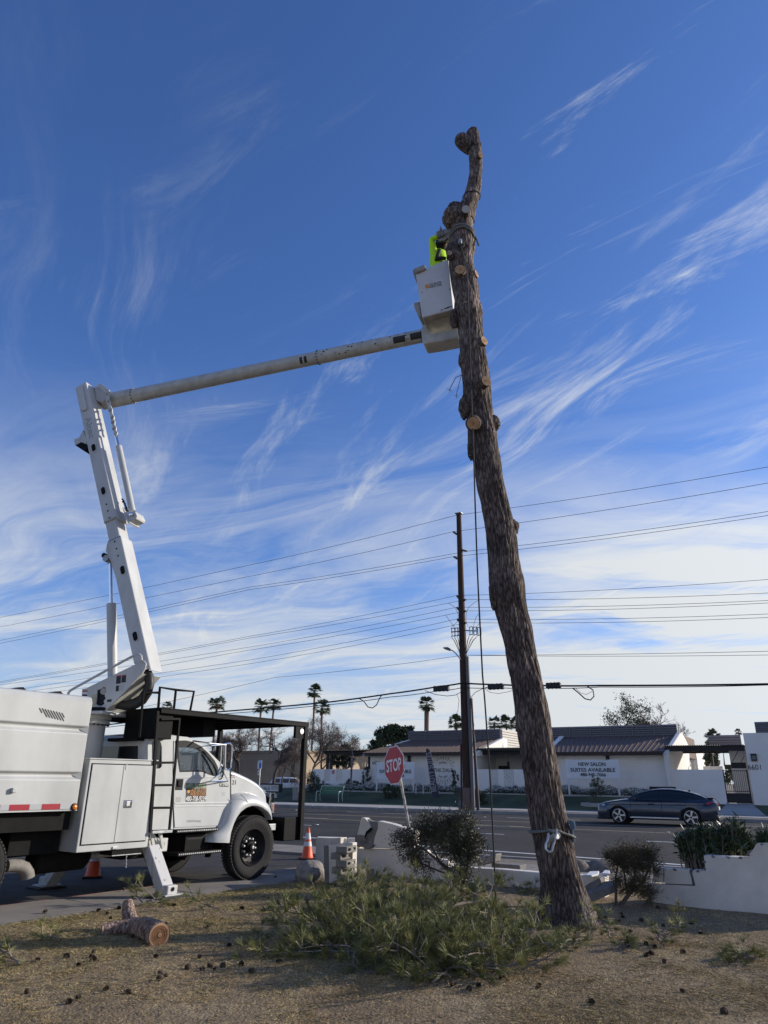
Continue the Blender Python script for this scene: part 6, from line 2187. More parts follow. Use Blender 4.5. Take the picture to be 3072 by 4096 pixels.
standoff('t1', 208, 168, 240, 172, 0.04)
standoff('t2', 172, 350, 240, 392, 0.06)
standoff('t3', 328, 566, 262, 540, 0.06)
standoff('t4', 178, 626, 245, 662, 0.06)
MB().obox(ptop + Vector((0, 0, 0.04)), U * 0.22, NQ * 0.16, (0, 0, 0.03)).build('pole_cap', 'galv', upole, world=True, bevel=0.01)
for k, (XL, YL, XR, YR) in enumerate(((212, 1056, 320, 1100), (212, 1186, 322, 1226), (218, 1316, 322, 1356))):
    standoff('dl%d' % k, XL, YL, 255, YL + 60, 0.06)
    standoff('dr%d' % k, XR, YR, 290, YR + 15, 0.06)
# cut-out fuses on cross arms
for sx, X0, X1, Y in ((-1, 250, 150, 1450), (1, 310, 440, 1440)):
    a, b = pz(y15(280, Y)[1]), Q(*y15(X1, Y + 10), QP - 0.3)
    MB().bar(a, b, 0.05, 0.07).build('cross_arm', 'galv', upole, world=True)
    for k in range(3):
        c = a.lerp(b, 0.45 + 0.27 * k)
        fu = MB().bar(c + Vector((0, 0, -0.28)) + U * 0.06, c + Vector((0, 0, 0.22)) + U * 0.02, 0.035, 0.035).build('fuse_cutout', 'insulator', upole, world=True)
        MB().bar(c + Vector((0, 0, 0.2)), c + Vector((0, 0, 0.22)) + U * 0.24, 0.04, 0.04).build('fuse_bracket', 'insul_grey', fu, world=True)
        MB().bar(c + Vector((0, 0, -0.26)), c + Vector((0, 0, -0.24)) + U * 0.24, 0.04, 0.04).build('fuse_bracket', 'insul_grey', fu, world=True)
        MB().tube([c + Vector((0, 0, 0.2)) + U * 0.24, c + Vector((0, 0, -0.24)) + U * 0.24], 0.03, 8).build('fuse_tube', 'insul_grey', fu, world=True)
        d_ = pz(y15(280, 1720)[1]) + U * (0.15 * sx)
        MB().tube([c + Vector((0, 0, -0.3)), c.lerp(d_, 0.35) + Vector((0, 0, -0.05)), d_], [0.012, 0.025, 0.012], 6).build('riser_cable', 'cable', upole, world=True)
for pts in ([(120, 1140), (190, 1185), (220, 1240), (235, 1290), (215, 1350), (160, 1400), (150, 1430)], [(90, 1275), (130, 1330), (190, 1410), (205, 1440)], [(470, 1098), (400, 1140), (340, 1190), (318, 1260), (316, 1330), (335, 1400)], [(470, 1235), (420, 1310), (402, 1380), (395, 1430)], [(480, 1346), (440, 1390), (415, 1440)]):
    MB().tube([Q(*y15(*p), QP - 0.2) for p in pts], 0.012, 5).build('jumper_wire', 'cable', upole, world=True)
# street lamp arm
L_ = lambda X, Y: Q(*y15(X, Y), QP - 0.6)
MB().tube([pz(y15(275, 1790)[1]), L_(240, 1745), L_(205, 1700), L_(170, 1668), L_(140, 1655)], 0.035, 8).build('lamp_arm', 'galv', upole, smooth=True, world=True)
lh = [L_(66, 1640), L_(70, 1632), L_(115, 1628), L_(135, 1640), L_(148, 1662), L_(130, 1668), L_(90, 1655)]
MB().prism([p - NQ * 0.12 for p in lh], NQ * 0.24).build('lamp_head', 'conduit', upole, bevel=0.03, seg=3, world=True)


def strand(name, label, cat, pts, r, m='cable', group=None, n=5, kind=None):
    """hang a cable as parabolas through known points, carried on past both ends"""
    P_ = []
    for i in range(len(pts) - 1):
        a, b, sag = pts[i][0], pts[i + 1][0], pts[i + 1][1]
        for k in range(25):
            t = k / 24
            if i and k == 0:
                continue
            p = a.lerp(b, t)
            P_.append(p - Vector((0, 0, 4 * sag * t * (1 - t))))
    o = MB().tube(P_, r, n).build(name, m, smooth=True)
    o['label'] = label
    o['category'] = cat
    if group:
        o['group'] = group
    return o


def edge(px, py, q=QP):
    return Q(px, py, q)


def extend(at, mid, k):
    return at + (mid - at) * k


wires = [
    ('t1', [(0, 2470), (1000, 2260)], [(3072, 1868)], 'topmost of the thin power wires, tied at the very top of the pole'),
    ('t2', [(0, 2508), (1000, 2305)], [(3072, 1932)], 'second highest power wire, held by the upper left insulator of the pole'),
    ('t3', [(0, 2562), (1000, 2348)], [(3072, 2046)], 'third highest power wire, held by the only upper insulator right of the pole'),
    ('t4', [(0, 2574), (1000, 2358)], [(3072, 2062)], 'fourth highest power wire, held by the lower of the upper left insulators'),
    ('dl0', [(0, 2727), (1000, 2545)], [(3072, 2318)], 'highest wire of the lower power circuit, tied left of the pole'),
    ('dl1', [(0, 2740), (1000, 2588)], [(3072, 2402)], 'middle wire of the lower power circuit, tied left of the pole'),
    ('dl2', [(0, 2780), (1000, 2640)], [(3072, 2456)], 'lowest wire of the lower power circuit, tied left of the pole'),
    ('dr0', [(0, 2732), (1000, 2552)], [(3072, 2372)], 'highest wire of the lower power circuit, tied right of the pole'),
    ('dr1', [(0, 2770), (1000, 2600)], [(3072, 2412)], 'middle wire of the lower power circuit, tied right of the pole'),
    ('dr2', [(0, 2797), (1000, 2655)], [(3072, 2470)], 'lowest wire of the lower power circuit, tied right of the pole'),
]
for nm, lf, rt, lab in wires:
    at = ATT[nm]
    q = at.dot(NQ)
    l1, l0 = edge(*lf[1], q), edge(*lf[0], q)
    r0 = edge(*rt[0], q)
    lx = l0 + (l0 - l1) * 0.5 + Vector((0, 0, 0.3))
    rx = r0 + (r0 - at) * 0.6 + Vector((0, 0, 0.6))
    strand('power_line', lab, 'power line', [(lx, 0), (l0, 0.0), (l1, 0.05), (at, 0.10), (r0, 0.12), (rx, 0.1)], 0.014 if nm[0] == 't' else 0.012, group='power lines on the utility pole')
# neutral line and street light wire
at = pz(2621)
l1, l0 = edge(1100, 2710), edge(560, 2830)
r0 = edge(3072, 2605)
strand('power_line', 'single thin wire meeting the pole at the street lamp arm', 'power line', [(l0 + (l0 - l1), 0), (l0, 0), (l1, .05), (at, .1), (r0, .05), (r0 + (r0 - at), 0)], 0.012)
strand('power_line', 'lower thin wire reaching the right edge just above the telephone bundle', 'power line', [(at, 0), (edge(3072, 2620), .06), (edge(3072, 2620) * 2 - at, 0)], 0.011)
# telephone bundle: a thick black cable lashed below a strand
def eq(x, y, q=QP - 0.25):
    return Q(x, y, q)


tc_ = [(-200, 2975), (800, 2853), (1300, 2810), (1560, 2775), (1760, 2745), (1850, 2732), (1990, 2738), (2160, 2742), (2400, 2742), (3072, 2736), (3700, 2730)]
strand('telephone_cable', 'thick black telephone cable bundle slung low across the whole view', 'cable', [(eq(*p), 0.02) for p in tc_], 0.045, n=8)
tc2 = [(-200, 2985), (800, 2862), (1300, 2820), (1560, 2788), (1760, 2762), (1850, 2750), (1990, 2750), (2160, 2752), (2400, 2748), (3072, 2740), (3700, 2734)]
strand('telephone_cable', 'thinner black strand hanging just under the thick telephone bundle', 'cable', [(eq(*p), 0.04) for p in tc2], 0.022, n=6)
for x, y, w, lab in ((1767, 2754, 0.48, 'black splice case on the telephone bundle left of the pole'), (1985, 2746, 0.46, 'black splice case on the telephone bundle between rope and trunk'), (2215, 2742, 0.40, 'black splice case on the telephone bundle right of the trunk')):
    c = eq(x, y) - NQ * 0.06
    t = thing('splice_case', lab, 'splice case', c, radians(90 - 119))
    MB().box(-w, w, -0.13, 0.13, -0.16, 0.14).build('case', 'cable', t, bevel=0.04, seg=3)
    for k in range(4):
        MB().box(-w + 0.1 + k * 0.5 * w - 0.02, -w + 0.1 + k * 0.5 * w + 0.02, -0.15, 0.15, -0.18, 0.16).build('clamp', 'iron', t, bevel=0.01)
loops = [([(1436, 2794), (1455, 2805), (1472, 2828), (1490, 2832), (1506, 2820), (1520, 2790), (1528, 2780)], 0.03, 'black cable loop drooping under the telephone bundle beside the stop sign'),
         ([(1700, 2762), (1740, 2778), (1790, 2784), (1822, 2780), (1850, 2765)], 0.018, 'slack black cable drooping from the left splice case to the pole'),
         ([(1888, 2812), (1884, 2790), (1900, 2770), (1930, 2755), (1950, 2748)], 0.016, 'black cable curling up right of the pole to the telephone bundle'),
         ([(2290, 2752), (2310, 2768), (2340, 2795), (2362, 2800), (2376, 2785), (2372, 2760), (2350, 2746)], 0.032, 'big black cable loop hanging right of the trunk'),
         ([(2300, 2750), (2322, 2772), (2345, 2778), (2370, 2765)], 0.012, 'thin cable loop hanging inside the big loop right of the trunk'),
         ([(1940, 2755), (1960, 2770), (1995, 2774), (2030, 2768), (2050, 2762)], 0.012, 'thin slack cable under the splice case beside the trunk'),
         ([(1828, 2778), (1836, 2800), (1832, 2840), (1818, 2880), (1830, 2940), (1846, 2980)], 0.012, 'thin drop wire falling from the bundle left of the pole'),
         ([(1882, 2780), (1886, 2840), (1896, 2900), (1890, 2980), (1886, 3020)], 0.014, 'drop wire running down right beside the pole conduit')]
for pts, r, lab in loops:
    o = MB().tube([eq(*p, QP - 0.35) for p in pts], r, 7).build('cable_loop', 'cable', smooth=True)
    tag(o, lab, 'cable')
# ================================================================== SALON BUILDINGS ACROSS THE ROAD
QW = 50.0
FB = Matrix.Rotation(radians(90 - 119), 4, 'Z')     # local x = along the road (p), y = across it (q)


def pz_(f, x, y, q):
    v = Q(*f(x, y), q)
    return v.dot(U), v.z


def bthing(name, label, cat, p, q, z=0.4, group=None):
    return thing(name, label, cat, mat4=Matrix.Translation(PQ(p, q, z)) @ FB, group=group)


def lbox(mb, root_pqz, p0, p1, q0, q1, z0, z1):
    P0, Q0, Z0 = root_pqz
    return mb.box(p0 - P0, p1 - P0, q0 - Q0, q1 - Q0, z0 - Z0, z1 - Z0)


class Bld:
    """a building thing with parts given in road coordinates (p, q, z)"""
    def __init__(s, name, label, cat, p, q, z=0.4):
        s.o = (p, q, z)
        s.t = bthing(name, label, cat, p, q, z)

    def box(s, name, m, p0, p1, q0, q1, z0, z1, parent=None, bevel=0.0):
        return lbox(MB(), s.o, p0, p1, q0, q1, z0, z1).build(name, m, parent or s.t, bevel=bevel)

    def poly(s, name, m, pts, vec, parent=None):
        return MB().prism([(a - s.o[0], b - s.o[1], c - s.o[2]) for a, b, c in pts], vec).build(name, m, parent or s.t)

    def roof(s, p0, p1, pt0, pt1, q0, q1, z0, z1, seams):
        """a slope of standing seam metal from the eave (q0,z0) up to (q1,z1)"""
        r = s.poly('roof', 'roof_metal', [(p0, q0, z0), (p1, q0, z0), (pt1, q1, z1), (pt0, q1, z1)], (0, 0, -0.08))
        ml = (q1 - q0, z1 - z0)
        for k in range(seams + 1):
            t = k / seams
            a = Vector((p0 + (p1 - p0) * t - s.o[0], q0 - s.o[1], z0 - s.o[2] + 0.015))
            b = Vector((pt0 + (pt1 - pt0) * t - s.o[0], q1 - s.o[1], z1 - s.o[2] + 0.015))
            MB().bar(a, b, 0.03, 0.03).build('roof_seam', 'roof_metal', r)
        s.box('fascia', 'roof_fascia', p0 - 0.02, p1 + 0.02, q0 - 0.05, q0 - 0.002, z0 - 0.22, z0 + 0.01)
        s.box('soffit', 'stucco_far', p0 + 0.02, p1 - 0.02, q0, QW - 0.002, z0 - 0.20, z0 - 0.14)
        return r

    def louvre(s, p0, p1, q, z0, z1, n=5, m='louvre', posts=3):
        s.box('louvre_backing', m, p0, p1, q + 0.10, q + 0.16, z0, z1)
        h = (z1 - z0) / n
        for k in range(n):
            s.poly('slat', m, [(p0, q - 0.03, z0 + h * k + 0.01), (p0, q + 0.10, z0 + h * k + 0.01), (p0, q + 0.10, z0 + h * (k + 1) - 0.02), (p0, q + 0.03, z0 + h * (k + 1) - 0.03)], (p1 - p0, 0, 0))
        for k in range(1, posts):
            pp_ = p0 + (p1 - p0) * k / posts
            s.box('louvre_post', m, pp_ - 0.03, pp_ + 0.03, q - 0.05, q + 0.1, z0, z1)


# west wing
b1 = Bld('salon_building', 'white salon wing with sloped brown metal roof and sunburst sign behind the stop sign', 'building', -24, 52)
b1.box('wall', 'stucco_far', -28.68, -20.3, QW, 64, 0.3, 3.42)
b1.roof(-28.9, -20.2, -27.44, -19.6, 49.2, 54.0, 3.54, 4.66, 26)
b1.poly('gable_wall', 'stucco_far', [(-28.92, 49.15, 3.46), (-27.46, 54.0, 4.72), (-27.46, 54.6, 4.72), (-27.46, 54.6, 3.4), (-28.92, 49.15, 3.3)], (0.2, 0, 0))
b1.poly('gable_wall', 'stucco_far', [(-20.2, 49.5, 3.40), (-19.55, 54.0, 4.70), (-19.55, 55, 4.70), (-19.55, 55, 3.3), (-20.2, 49.5, 3.3)], (0.22, 0, 0))
b1.louvre(-27.44, -19.55, 54.0, 4.66, 5.40, 6, posts=5)
b1.box('roof_deck', 'roof_metal', -27.4, -19.6, 54.2, 64, 3.5, 4.9)
# louvre return at the right end, turned to the sun, the sunlight painted in by paler slats
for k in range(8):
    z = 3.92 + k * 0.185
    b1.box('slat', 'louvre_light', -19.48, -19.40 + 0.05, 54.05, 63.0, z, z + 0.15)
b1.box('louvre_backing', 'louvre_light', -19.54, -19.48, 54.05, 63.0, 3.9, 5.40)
p_, z_ = pz_(e0, 1120, 845, QW)
lt = b1.box('wall_lantern', 'iron', p_ - 0.09, p_ + 0.09, 49.78, 49.98, z_ - 0.28, z_ + 0.16)
# middle link: recessed porch with a flat corrugated awning
b2 = Bld('salon_building', 'recessed white porch link with flat awning between the two salon wings', 'building', -17, 54)
b2.box('wall', 'stucco_far', -20.25, -14.0, 54.2, 63.9, 0.3, 3.7)
b2.box('side_wall', 'stucco_far', -20.29, -20.05, 50.0, 54.19, 0.3, 3.6)
b2.box('awning', 'pergola', -20.5, -14.4, 50.6, 54.5, 3.66, 3.84)
for k in range(46):
    b2.box('corrugation', 'louvre_light', -20.5 + k * 0.133, -20.43 + k * 0.133, 50.55, 54.5, 3.84, 3.885)
b2.box('awning_beam', 'pergola', -20.0, -14.4, 50.9, 51.1, 3.40, 3.655)
for x0, x1, y0, y1 in ((155, 262, 860, 900), (400, 522, 866, 905)):
    pa_, za = pz_(e2, x0, y0, 54.15)
    pb_, zb_ = pz_(e2, x1, y1, 54.15)
    w_ = b2.box('window', 'iron', pa_, pb_, 54.08, 54.19, zb_ - 0.7, za)
    b2.box('pane', 'window_dark', pa_ + 0.07, pb_ - 0.07, 54.06, 54.08, zb_ - 0.6, za - 0.08, parent=w_)
p_, z_ = pz_(e2, 505, 842, 52)
lt = b2.box('hanging_lantern', 'iron', p_ - 0.07, p_ + 0.07, 51.95, 52.1, z_ - 0.20, z_ + 0.14)
b2.box('lantern_rod', 'iron', p_ - 0.01, p_ + 0.01, 52.0, 52.02, z_ + 0.14, 3.66, parent=lt)
# east wing
b3 = Bld('salon_building', 'white salon wing with brown roof and wide louvre band behind the dark car', 'building', -11, 52)
b3.box('wall', 'stucco_far', -14.2, -7.22, QW, 64, 0.3, 3.33)
b3.roof(-14.4, -7.18, -15.6, -6.76, 49.2, 54.0, 3.47, 4.70, 24)
b3.poly('gable_wall', 'stucco_far', [(-14.45, 49.2, 3.42), (-14.6, 53.9, 4.78), (-14.6, 55, 4.78), (-14.6, 55, 3.2), (-14.45, 49.2, 3.2)], (-0.3, 0, 0))
b3.poly('gable_wall', 'stucco_far', [(-7.16, 49.4, 3.36), (-6.70, 53.2, 4.80), (-6.70, 54.2, 4.86), (-6.70, 57.0, 4.1), (-7.0, 57.0, 0.3), (-7.16, 49.9, 0.3)], (0.24, 0, 0))
b3.louvre(-15.6, -6.74, 54.0, 4.70, 5.43, 5, posts=6)
b3.box('roof_deck', 'roof_metal', -15.5, -6.8, 54.2, 64, 3.4, 4.9)
p_, z_ = pz_(e2, 1608, 775, QW)
b3.box('wall_lantern', 'iron', p_ - 0.10, p_ + 0.10, 49.78, 49.98, z_ - 0.18, z_ + 0.2)
# courtyard part behind the car
b4 = Bld('courtyard_wall', 'low white courtyard wall between the salon wing and the iron gate', 'wall', -5.5, QW)
b4.box('wall', 'stucco_far', -7.21, -3.95, QW, QW + 0.3, 0.2, 2.42)
b5 = Bld('pergola', 'dark flat pergola roof spanning the courtyard right of the salon', 'pergola', -5, 51)
b5.box('beam', 'pergola', -7.1, -2.56, QW + 0.02, QW + 0.25, 3.50, 3.80)
b5.box('beam', 'pergola', -7.0, -2.7, 54.2, 54.45, 3.52, 3.79)
for k in range(34):
    b5.box('batten', 'pergola', -7.1 + k * 0.135, -7.03 + k * 0.135, QW - 0.1, 55.0, 3.80, 3.86)
b5.box('post', 'pergola', -7.0, -6.85, 54.2, 54.4, 0.4, 3.52)
b6 = Bld('courtyard_building', 'sunlit cream rear building seen under the pergola', 'building', -4, 60)
b6.box('wall', 'stucco_far', -9.0, -6.9, 64.1, 76, 0.3, 4.3)
b6.box('parapet', 'stucco_far', -9.1, -6.8, 64.0, 76.1, 4.3, 4.45)
b6.box('post', 'pergola', -5.2, -5.05, 57.6, 57.8, 0.4, 3.4)
b6.box('counter', 'stucco_far', -5.7, -4.5, 56.8, 57.4, 0.4, 2.75)
b6.box('canopy', 'pergola', -4.3, -2.9, 56.5, 57.6, 2.55, 2.85)
b7 = Bld('salon_building', 'tall white block marked with its house number at the right edge', 'building', 3, 54)
b7.box('wall', 'stucco_far', -2.5, 12, QW, 54, 0.3, 4.52)
b7.box('side_block', 'stucco_far', -3.6, -2.51, 52.4, 54, 0.3, 3.9)
b7.louvre(-1.85, 12, 52.0, 4.53, 5.30, 6, posts=5)
b7.louvre(-5.4, -3.2, 60.2, 3.9, 5.0, 6, posts=1)
pa_, za = pz_(e3, 1497, 608, QW)
wl_ = b7.box('wall_light', 'iron', pa_, pa_ + 0.32, 49.86, 49.99, za - 0.42, za)
b7.box('lamp_face', 'insul_grey', pa_ + 0.05, pa_ + 0.27, 49.85, 49.86, za - 0.34, za - 0.12, parent=wl_)


def wtxt(body, f, x0, y0, x1, y1, q, m, root, bold=0.0, name='lettering'):
    a, b, c = Q(*f(x0, y1), q), Q(*f(x1, y1), q), Q(*f(x0, y0), q)
    return txt(name, body, a, U, Vector((0, 0, 1)), (b - a).dot(U), c.z - a.z, m, root, bold=bold, ext=0.01)


wtxt('6601', e3, 1478, 708, 1598, 756, 49.99, 'letter_black', b7.t, name='house_number')
wtxt('6601', e0, 738, 876, 812, 914, 49.99, 'letter_black', b1.t, name='house_number')
# the sunburst wall sign
wtxt('THE DALE', e0, 1366, 952, 1558, 990, 49.985, 'letter_black', b1.t)
cs = Q(*e0(1460, 968), 49.985)
for body, ra_, up in (('MODERN', 0.95, 1), ('DAY SPA', 0.95, -1)):
    n = len(body)
    for k, chh in enumerate(body):
        if chh == ' ':
            continue
        t = (k - (n - 1) / 2) * 0.20
        an = (pi / 2 - t) if up > 0 else (-pi / 2 + t)
        rd = U * cos(an) + Vector((0, 0, sin(an)))
        upv = rd if up > 0 else -rd
        rt = U * upv.z - Vector((0, 0, 1)) * upv.dot(U)
        rt = rt.normalized()
        txt('lettering', chh, cs + rd * 0.52 - rt * 0.05 - upv * 0.06, rt, upv, 0.10, 0.13, 'letter_black', b1.t, ext=0.01)
for k in range(26):
    an = 2 * pi * k / 26 + 0.06
    if abs(sin(an)) < 0.28:
        continue
    rd = U * cos(an) + Vector((0, 0, sin(an)))
    ln = 0.24 if k % 2 else 0.36
    MB().bar(cs + rd * 0.70, cs + rd * (0.70 + ln), 0.03, 0.012, up=rd.cross(NQ)).build('sunburst_ray', 'letter_black', b1.t, world=True)

# pierced garden walls: stucco with panels of breeze blocks, one part each
bbm = None


def breeze_mesh():
    mb = MB()
    o = [Vector((x, 0, z)) for x, z in ((-.5, -.5), (.5, -.5), (.5, .5), (-.5, .5))]
    hs = []
    hs.append([Vector((0.16 * cos(q), 0, 0.16 * sin(q))) for q in [2 * pi * i / 8 for i in range(8)]])
    for cxx, czz in ((-.32, -.32), (.32, -.32), (.32, .32), (-.32, .32)):
        hs.append([Vector((cxx + 0.12 * cos(q), 0, czz + 0.12 * sin(q))) for q in [2 * pi * i / 5 + .4 for i in range(5)]])
    for cxx, czz in ((0, -.38), (.38, 0), (0, .38), (-.38, 0)):
        hs.append([Vector((cxx + 0.07 * cos(q), 0, czz + 0.07 * sin(q))) for q in [2 * pi * i / 4 for i in range(4)]])
    mb.holed(o, hs, (0, 0.4, 0))
    me = mb.mesh('breeze_block')
    me.materials.append(M('stucco_far'))
    return me


bbm = breeze_mesh()


def garden_wall(label, p0, p1, z0, z1, panels, f, q=QW):
    b = Bld('garden_wall', label, 'wall', (p0 + p1) / 2, q)
    outer = [(p0, z0), (p1, z0), (p1, z1), (p0, z1)]
    holes = []
    rects = []
    for x0, y0, x1, y1 in panels:
        a0, c0 = pz_(f, x0, y1, q)
        a1, c1_ = pz_(f, x1, y0, q)
        rects.append((a0, a1, c0, c1_))
        holes.append([(a0, c0), (a1, c0), (a1, c1_), (a0, c1_)])
    T = lambda P: Vector((P[0] - b.o[0], q - b.o[1], P[1] - b.o[2]))
    w = MB().holed([T(v) for v in outer], [[T(v) for v in h] for h in holes], (0, 0.2, 0)).build('wall_face', 'stucco_far', b.t)
    for a0, a1, c0, c1_ in rects:
        nx, nz_ = 2, 5
        sx, sz = (a1 - a0) / nx, (c1_ - c0) / nz_
        for i in range(nx):
            for j in range(nz_):
                o = inst('breeze_block', bbm, b.t, (a0 + sx * (i + .5) - b.o[0], 0.03, c0 + sz * (j + .5) - b.o[2]), (0, 0, 0), (sx * 0.97, 0.3, sz * 0.97))
    return b


w1 = garden_wall('long white garden wall with two pierced block panels and a red notice', -34.0, -28.7, 0.5, 2.38, [(248, 965, 308, 1085), (368, 962, 432, 1085)], e0)
w2 = garden_wall('white garden wall with two pierced block panels between rope and trunk', -20.15, -14.2, 0.5, 2.40, [(298, 906, 388, 1106), (462, 908, 566, 1110)], e2)
a0, c0 = pz_(e0, 324, 1007, QW - 0.02)
a1, c1_ = pz_(e0, 351, 970, QW - 0.02)
nb_ = Bld('notice_sign', 'small red notice plate on the white wall between two pierced panels', 'sign', a0, QW)
nb_.box('plate', 'notice_red', a0, a1, QW - 0.03, QW - 0.003, c0, c1_)
for k in range(3):
    nb_.box('text_line', 'letter_white', a0 + 0.05, a1 - 0.05, QW - 0.034, QW - 0.030, c0 + 0.08 + 0.13 * k, c0 + 0.13 + 0.13 * k)
# left end pergola
b8 = Bld('pergola', 'dark timber pergola beside the salon behind the pierced garden wall', 'pergola', -31, 53)
b8.box('beam', 'pergola', -34.2, -28.6, 51.9, 52.1, 3.55, 3.8)
b8.box('beam', 'pergola', -34.2, -28.6, 55.0, 55.2, 3.55, 3.8)
for k in range(40):
    b8.box('batten', 'pergola', -34.3 + k * 0.145, -34.22 + k * 0.145, 51.6, 55.6, 3.80, 3.87)
for p in (-34.0, -33.6, -30.0):
    b8.box('post', 'pergola', p, p + 0.16, 51.9, 52.1, 0.5, 3.55)
b9 = Bld('side_building', 'plain grey white wall of a shed under the timber pergola', 'building', -30, 57)
b9.box('wall', 'stucco_far', -30.6, -28.75, 55.3, 60, 0.3, 3.5)
# slump of white wall stub right of the utility pole
# iron gate
gt = Bld('iron_gate', 'black iron bar gate with scroll top at the right of the courtyard wall', 'gate', -3.2, QW)
for p in (-3.92, -2.62):
    gt.box('gate_post', 'iron', p - 0.03, p + 0.03, QW + 0.05, QW + 0.11, 0.45, 2.42)
for z in (0.62, 1.05, 1.18, 2.34):
    gt.box('rail', 'iron', -3.9, -2.64, QW + 0.06, QW + 0.09, z, z + 0.04)
for k in range(12):
    gt.box('bar', 'iron', -3.82 + k * 0.105, -3.80 + k * 0.105, QW + 0.065, QW + 0.085, 0.62, 2.36)
gt.box('kick_panel', 'iron', -3.9, -2.64, QW + 0.07, QW + 0.08, 0.55, 1.08)
# hanging blade sign by the gate
p_, z_ = pz_(e3, 1388, 716, 51)
hs_ = Bld('blade_sign', 'small dark hanging board on a bracket above the iron gate', 'sign', p_, 51)
hs_.box('board', 'iron', p_ - 0.42, p_ + 0.42, 51, 51.06, z_ - 0.17, z_ + 0.17)
for k in range(2):
    a = Vector((0.0 - 0.35 + 0.5 * k, 0.03, z_ - 0.4 + 0.15))
    MB().bar(a, a + Vector((0.45 - 0.2 * k, 0.0, 0.7 - 0.3 * k)), 0.03, 0.03).build('bracket', 'iron', hs_.t)


# NEW SALON banners on posts
def banner(label, f, x0, y0, x1, y1, q, lines, legs):
    a0, c0 = pz_(f, x0, y1, q)
    a1, c1_ = pz_(f, x1, y0, q)
    b = Bld('banner_sign', label, 'banner', (a0 + a1) / 2, q)
    # cloth with a little slack
    n = 24
    V = []
    for j in range(7):
        for i in range(n + 1):
            t, s = i / n, j / 6
            sag = 0.03 * sin(pi * t * 5) * (1 if j == 6 else 0)
            V.append((a0 + (a1 - a0) * t - b.o[0], 0.02 * sin(t * 9 + s * 3), c0 + (c1_ - c0) * s + sag - b.o[2]))
    F = [(j * (n + 1) + i, j * (n + 1) + i + 1, (j + 1) * (n + 1) + i + 1, (j + 1) * (n + 1) + i) for j in range(6) for i in range(n)]
    MB().add(V, F).build('banner_cloth', 'banner', b.t, smooth=True)
    for body, u0, u1, v0, v1 in lines:
        o = PQ(a0 + (a1 - a0) * u0, q - 0.035, c0 + (c1_ - c0) * v0)
        txt('lettering', body, o, U, Vector((0, 0, 1)), (a1 - a0) * (u1 - u0), (c1_ - c0) * (v1 - v0), 'letter_black', b.t, ext=0.004, bold=0.012 if v1 - v0 > .18 else 0)
    for p in legs:
        b.box('post', 'cone_white', p - 0.05, p + 0.05, q + 0.03, q + 0.12, 0.4, c1_ + 0.02)
    return b


L3 = [('NEW SALON', 0.245, 0.755, 0.66, 0.87), ('SUITES AVAILABLE', 0.085, 0.925, 0.35, 0.56), ('480-945-7066', 0.265, 0.745, 0.10, 0.29)]
bb1 = banner('white salon banner with a phone number, partly hidden by the stop sign', e0, 780, 893, 1166, 1056, 47.6, L3, (pz_(e0, 788, 900, 47.7)[0], pz_(e0, 1160, 900, 47.7)[0]))
# e2/e3 share photo pixels; the right banner uses full photo coordinates
fp = lambda x, y: (x, y)
bb2 = banner('white salon banner with a phone number on the wall behind the small olive tree', fp, 2267, 3039, 2474, 3112, 47.6, L3, (pz_(fp, 2270, 3100, 47.7)[0] + 0.05, pz_(fp, 2471, 3100, 47.7)[0]))


# feather flags
def feather(label, f, outline, stick, q, body, tx):
    b0 = Q(*f(*stick[0]), q)
    t = thing('feather_flag', label, 'flag', b0)
    MB().prism([Q(*f(*p), q) for p in outline], NQ * 0.02).build('flag_cloth', 'flag_navy', t, world=True)
    MB().tube([Q(*f(*p), q + 0.05) for p in stick], 0.025, 6).build('flag_pole', 'iron', t, world=True)
    a, b, wdt = tx
    A, Bq = Q(*f(*a), q - 0.012), Q(*f(*b), q - 0.012)
    xd = (Bq - A).normalized()
    yd = NQ.cross(xd) * -1
    if yd.dot(U) > 0:
        yd = -yd
    txt('lettering', body, A - yd * wdt / 2, xd, yd, (Bq - A).length, wdt, 'flag_text', t, ext=0.002)
    return t


feather('dark feather flag with vertical lettering in front of the sunburst wall sign', e0, [(1286, 752), (1298, 748), (1320, 762), (1336, 800), (1350, 870), (1380, 1010), (1412, 1240), (1416, 1258), (1352, 1246), (1330, 1100), (1305, 920), (1292, 820)], [(1418, 1276), (1410, 1200), (1345, 840), (1300, 750)], 45.5, 'BEAUTY SUITES', ((1366, 1190), (1312, 790), 0.40))
feather('slim dark feather flag seen almost edge on in front of the pierced garden wall', e0, [(524, 800), (530, 775), (538, 800), (538, 900), (530, 1050), (522, 1160), (512, 1160), (514, 1000), (518, 880)], [(514, 1240), (514, 1160), (522, 900), (530, 776)], 45.5, 'BEAUTY SUITES', ((517, 1150), (527, 830), 0.12))

# tan building and the spa sign at the far left
tb1 = Bld('tan_building', 'plain tan building behind the bare trees left of the salon', 'building', -55, 66, 0.2)
pr, zr_ = pz_(k5, 1538, 780, 66)
_, zt1 = pz_(k5, 1538, 470, 66)
tb1.box('wall', 'tan_wall', pr - 34, pr, 66, 84, 0.0, 4.3)
tb1.box('parapet', 'tan_wall', pr - 34.1, pr + 0.1, 65.9, 84.1, 4.3, 4.55)
for k in range(5):
    tb1.box('pilaster', 'tan_wall', pr - 3.6 - 6.2 * k, pr - 3.1 - 6.2 * k, 65.8, 65.99, 0.1, 4.3)
tb1.box('door_recess', 'window_dark', pr - 1.6, pr - 1.2, 65.94, 65.995, 0.1, 3.9)
dk = Bld('low_building', 'low dark roofed building between the tan wall and the garden wall', 'building', -44, 90, 0.2)
dk.box('wall', 'pergola', -49, -38, 92, 100, 0.1, 3.2)
dk.box('carport_roof', 'louvre_light', -50, -37, 85, 92, 2.9, 3.1)
p0_, z0_ = pz_(k5, 1060, 800, 44.5)
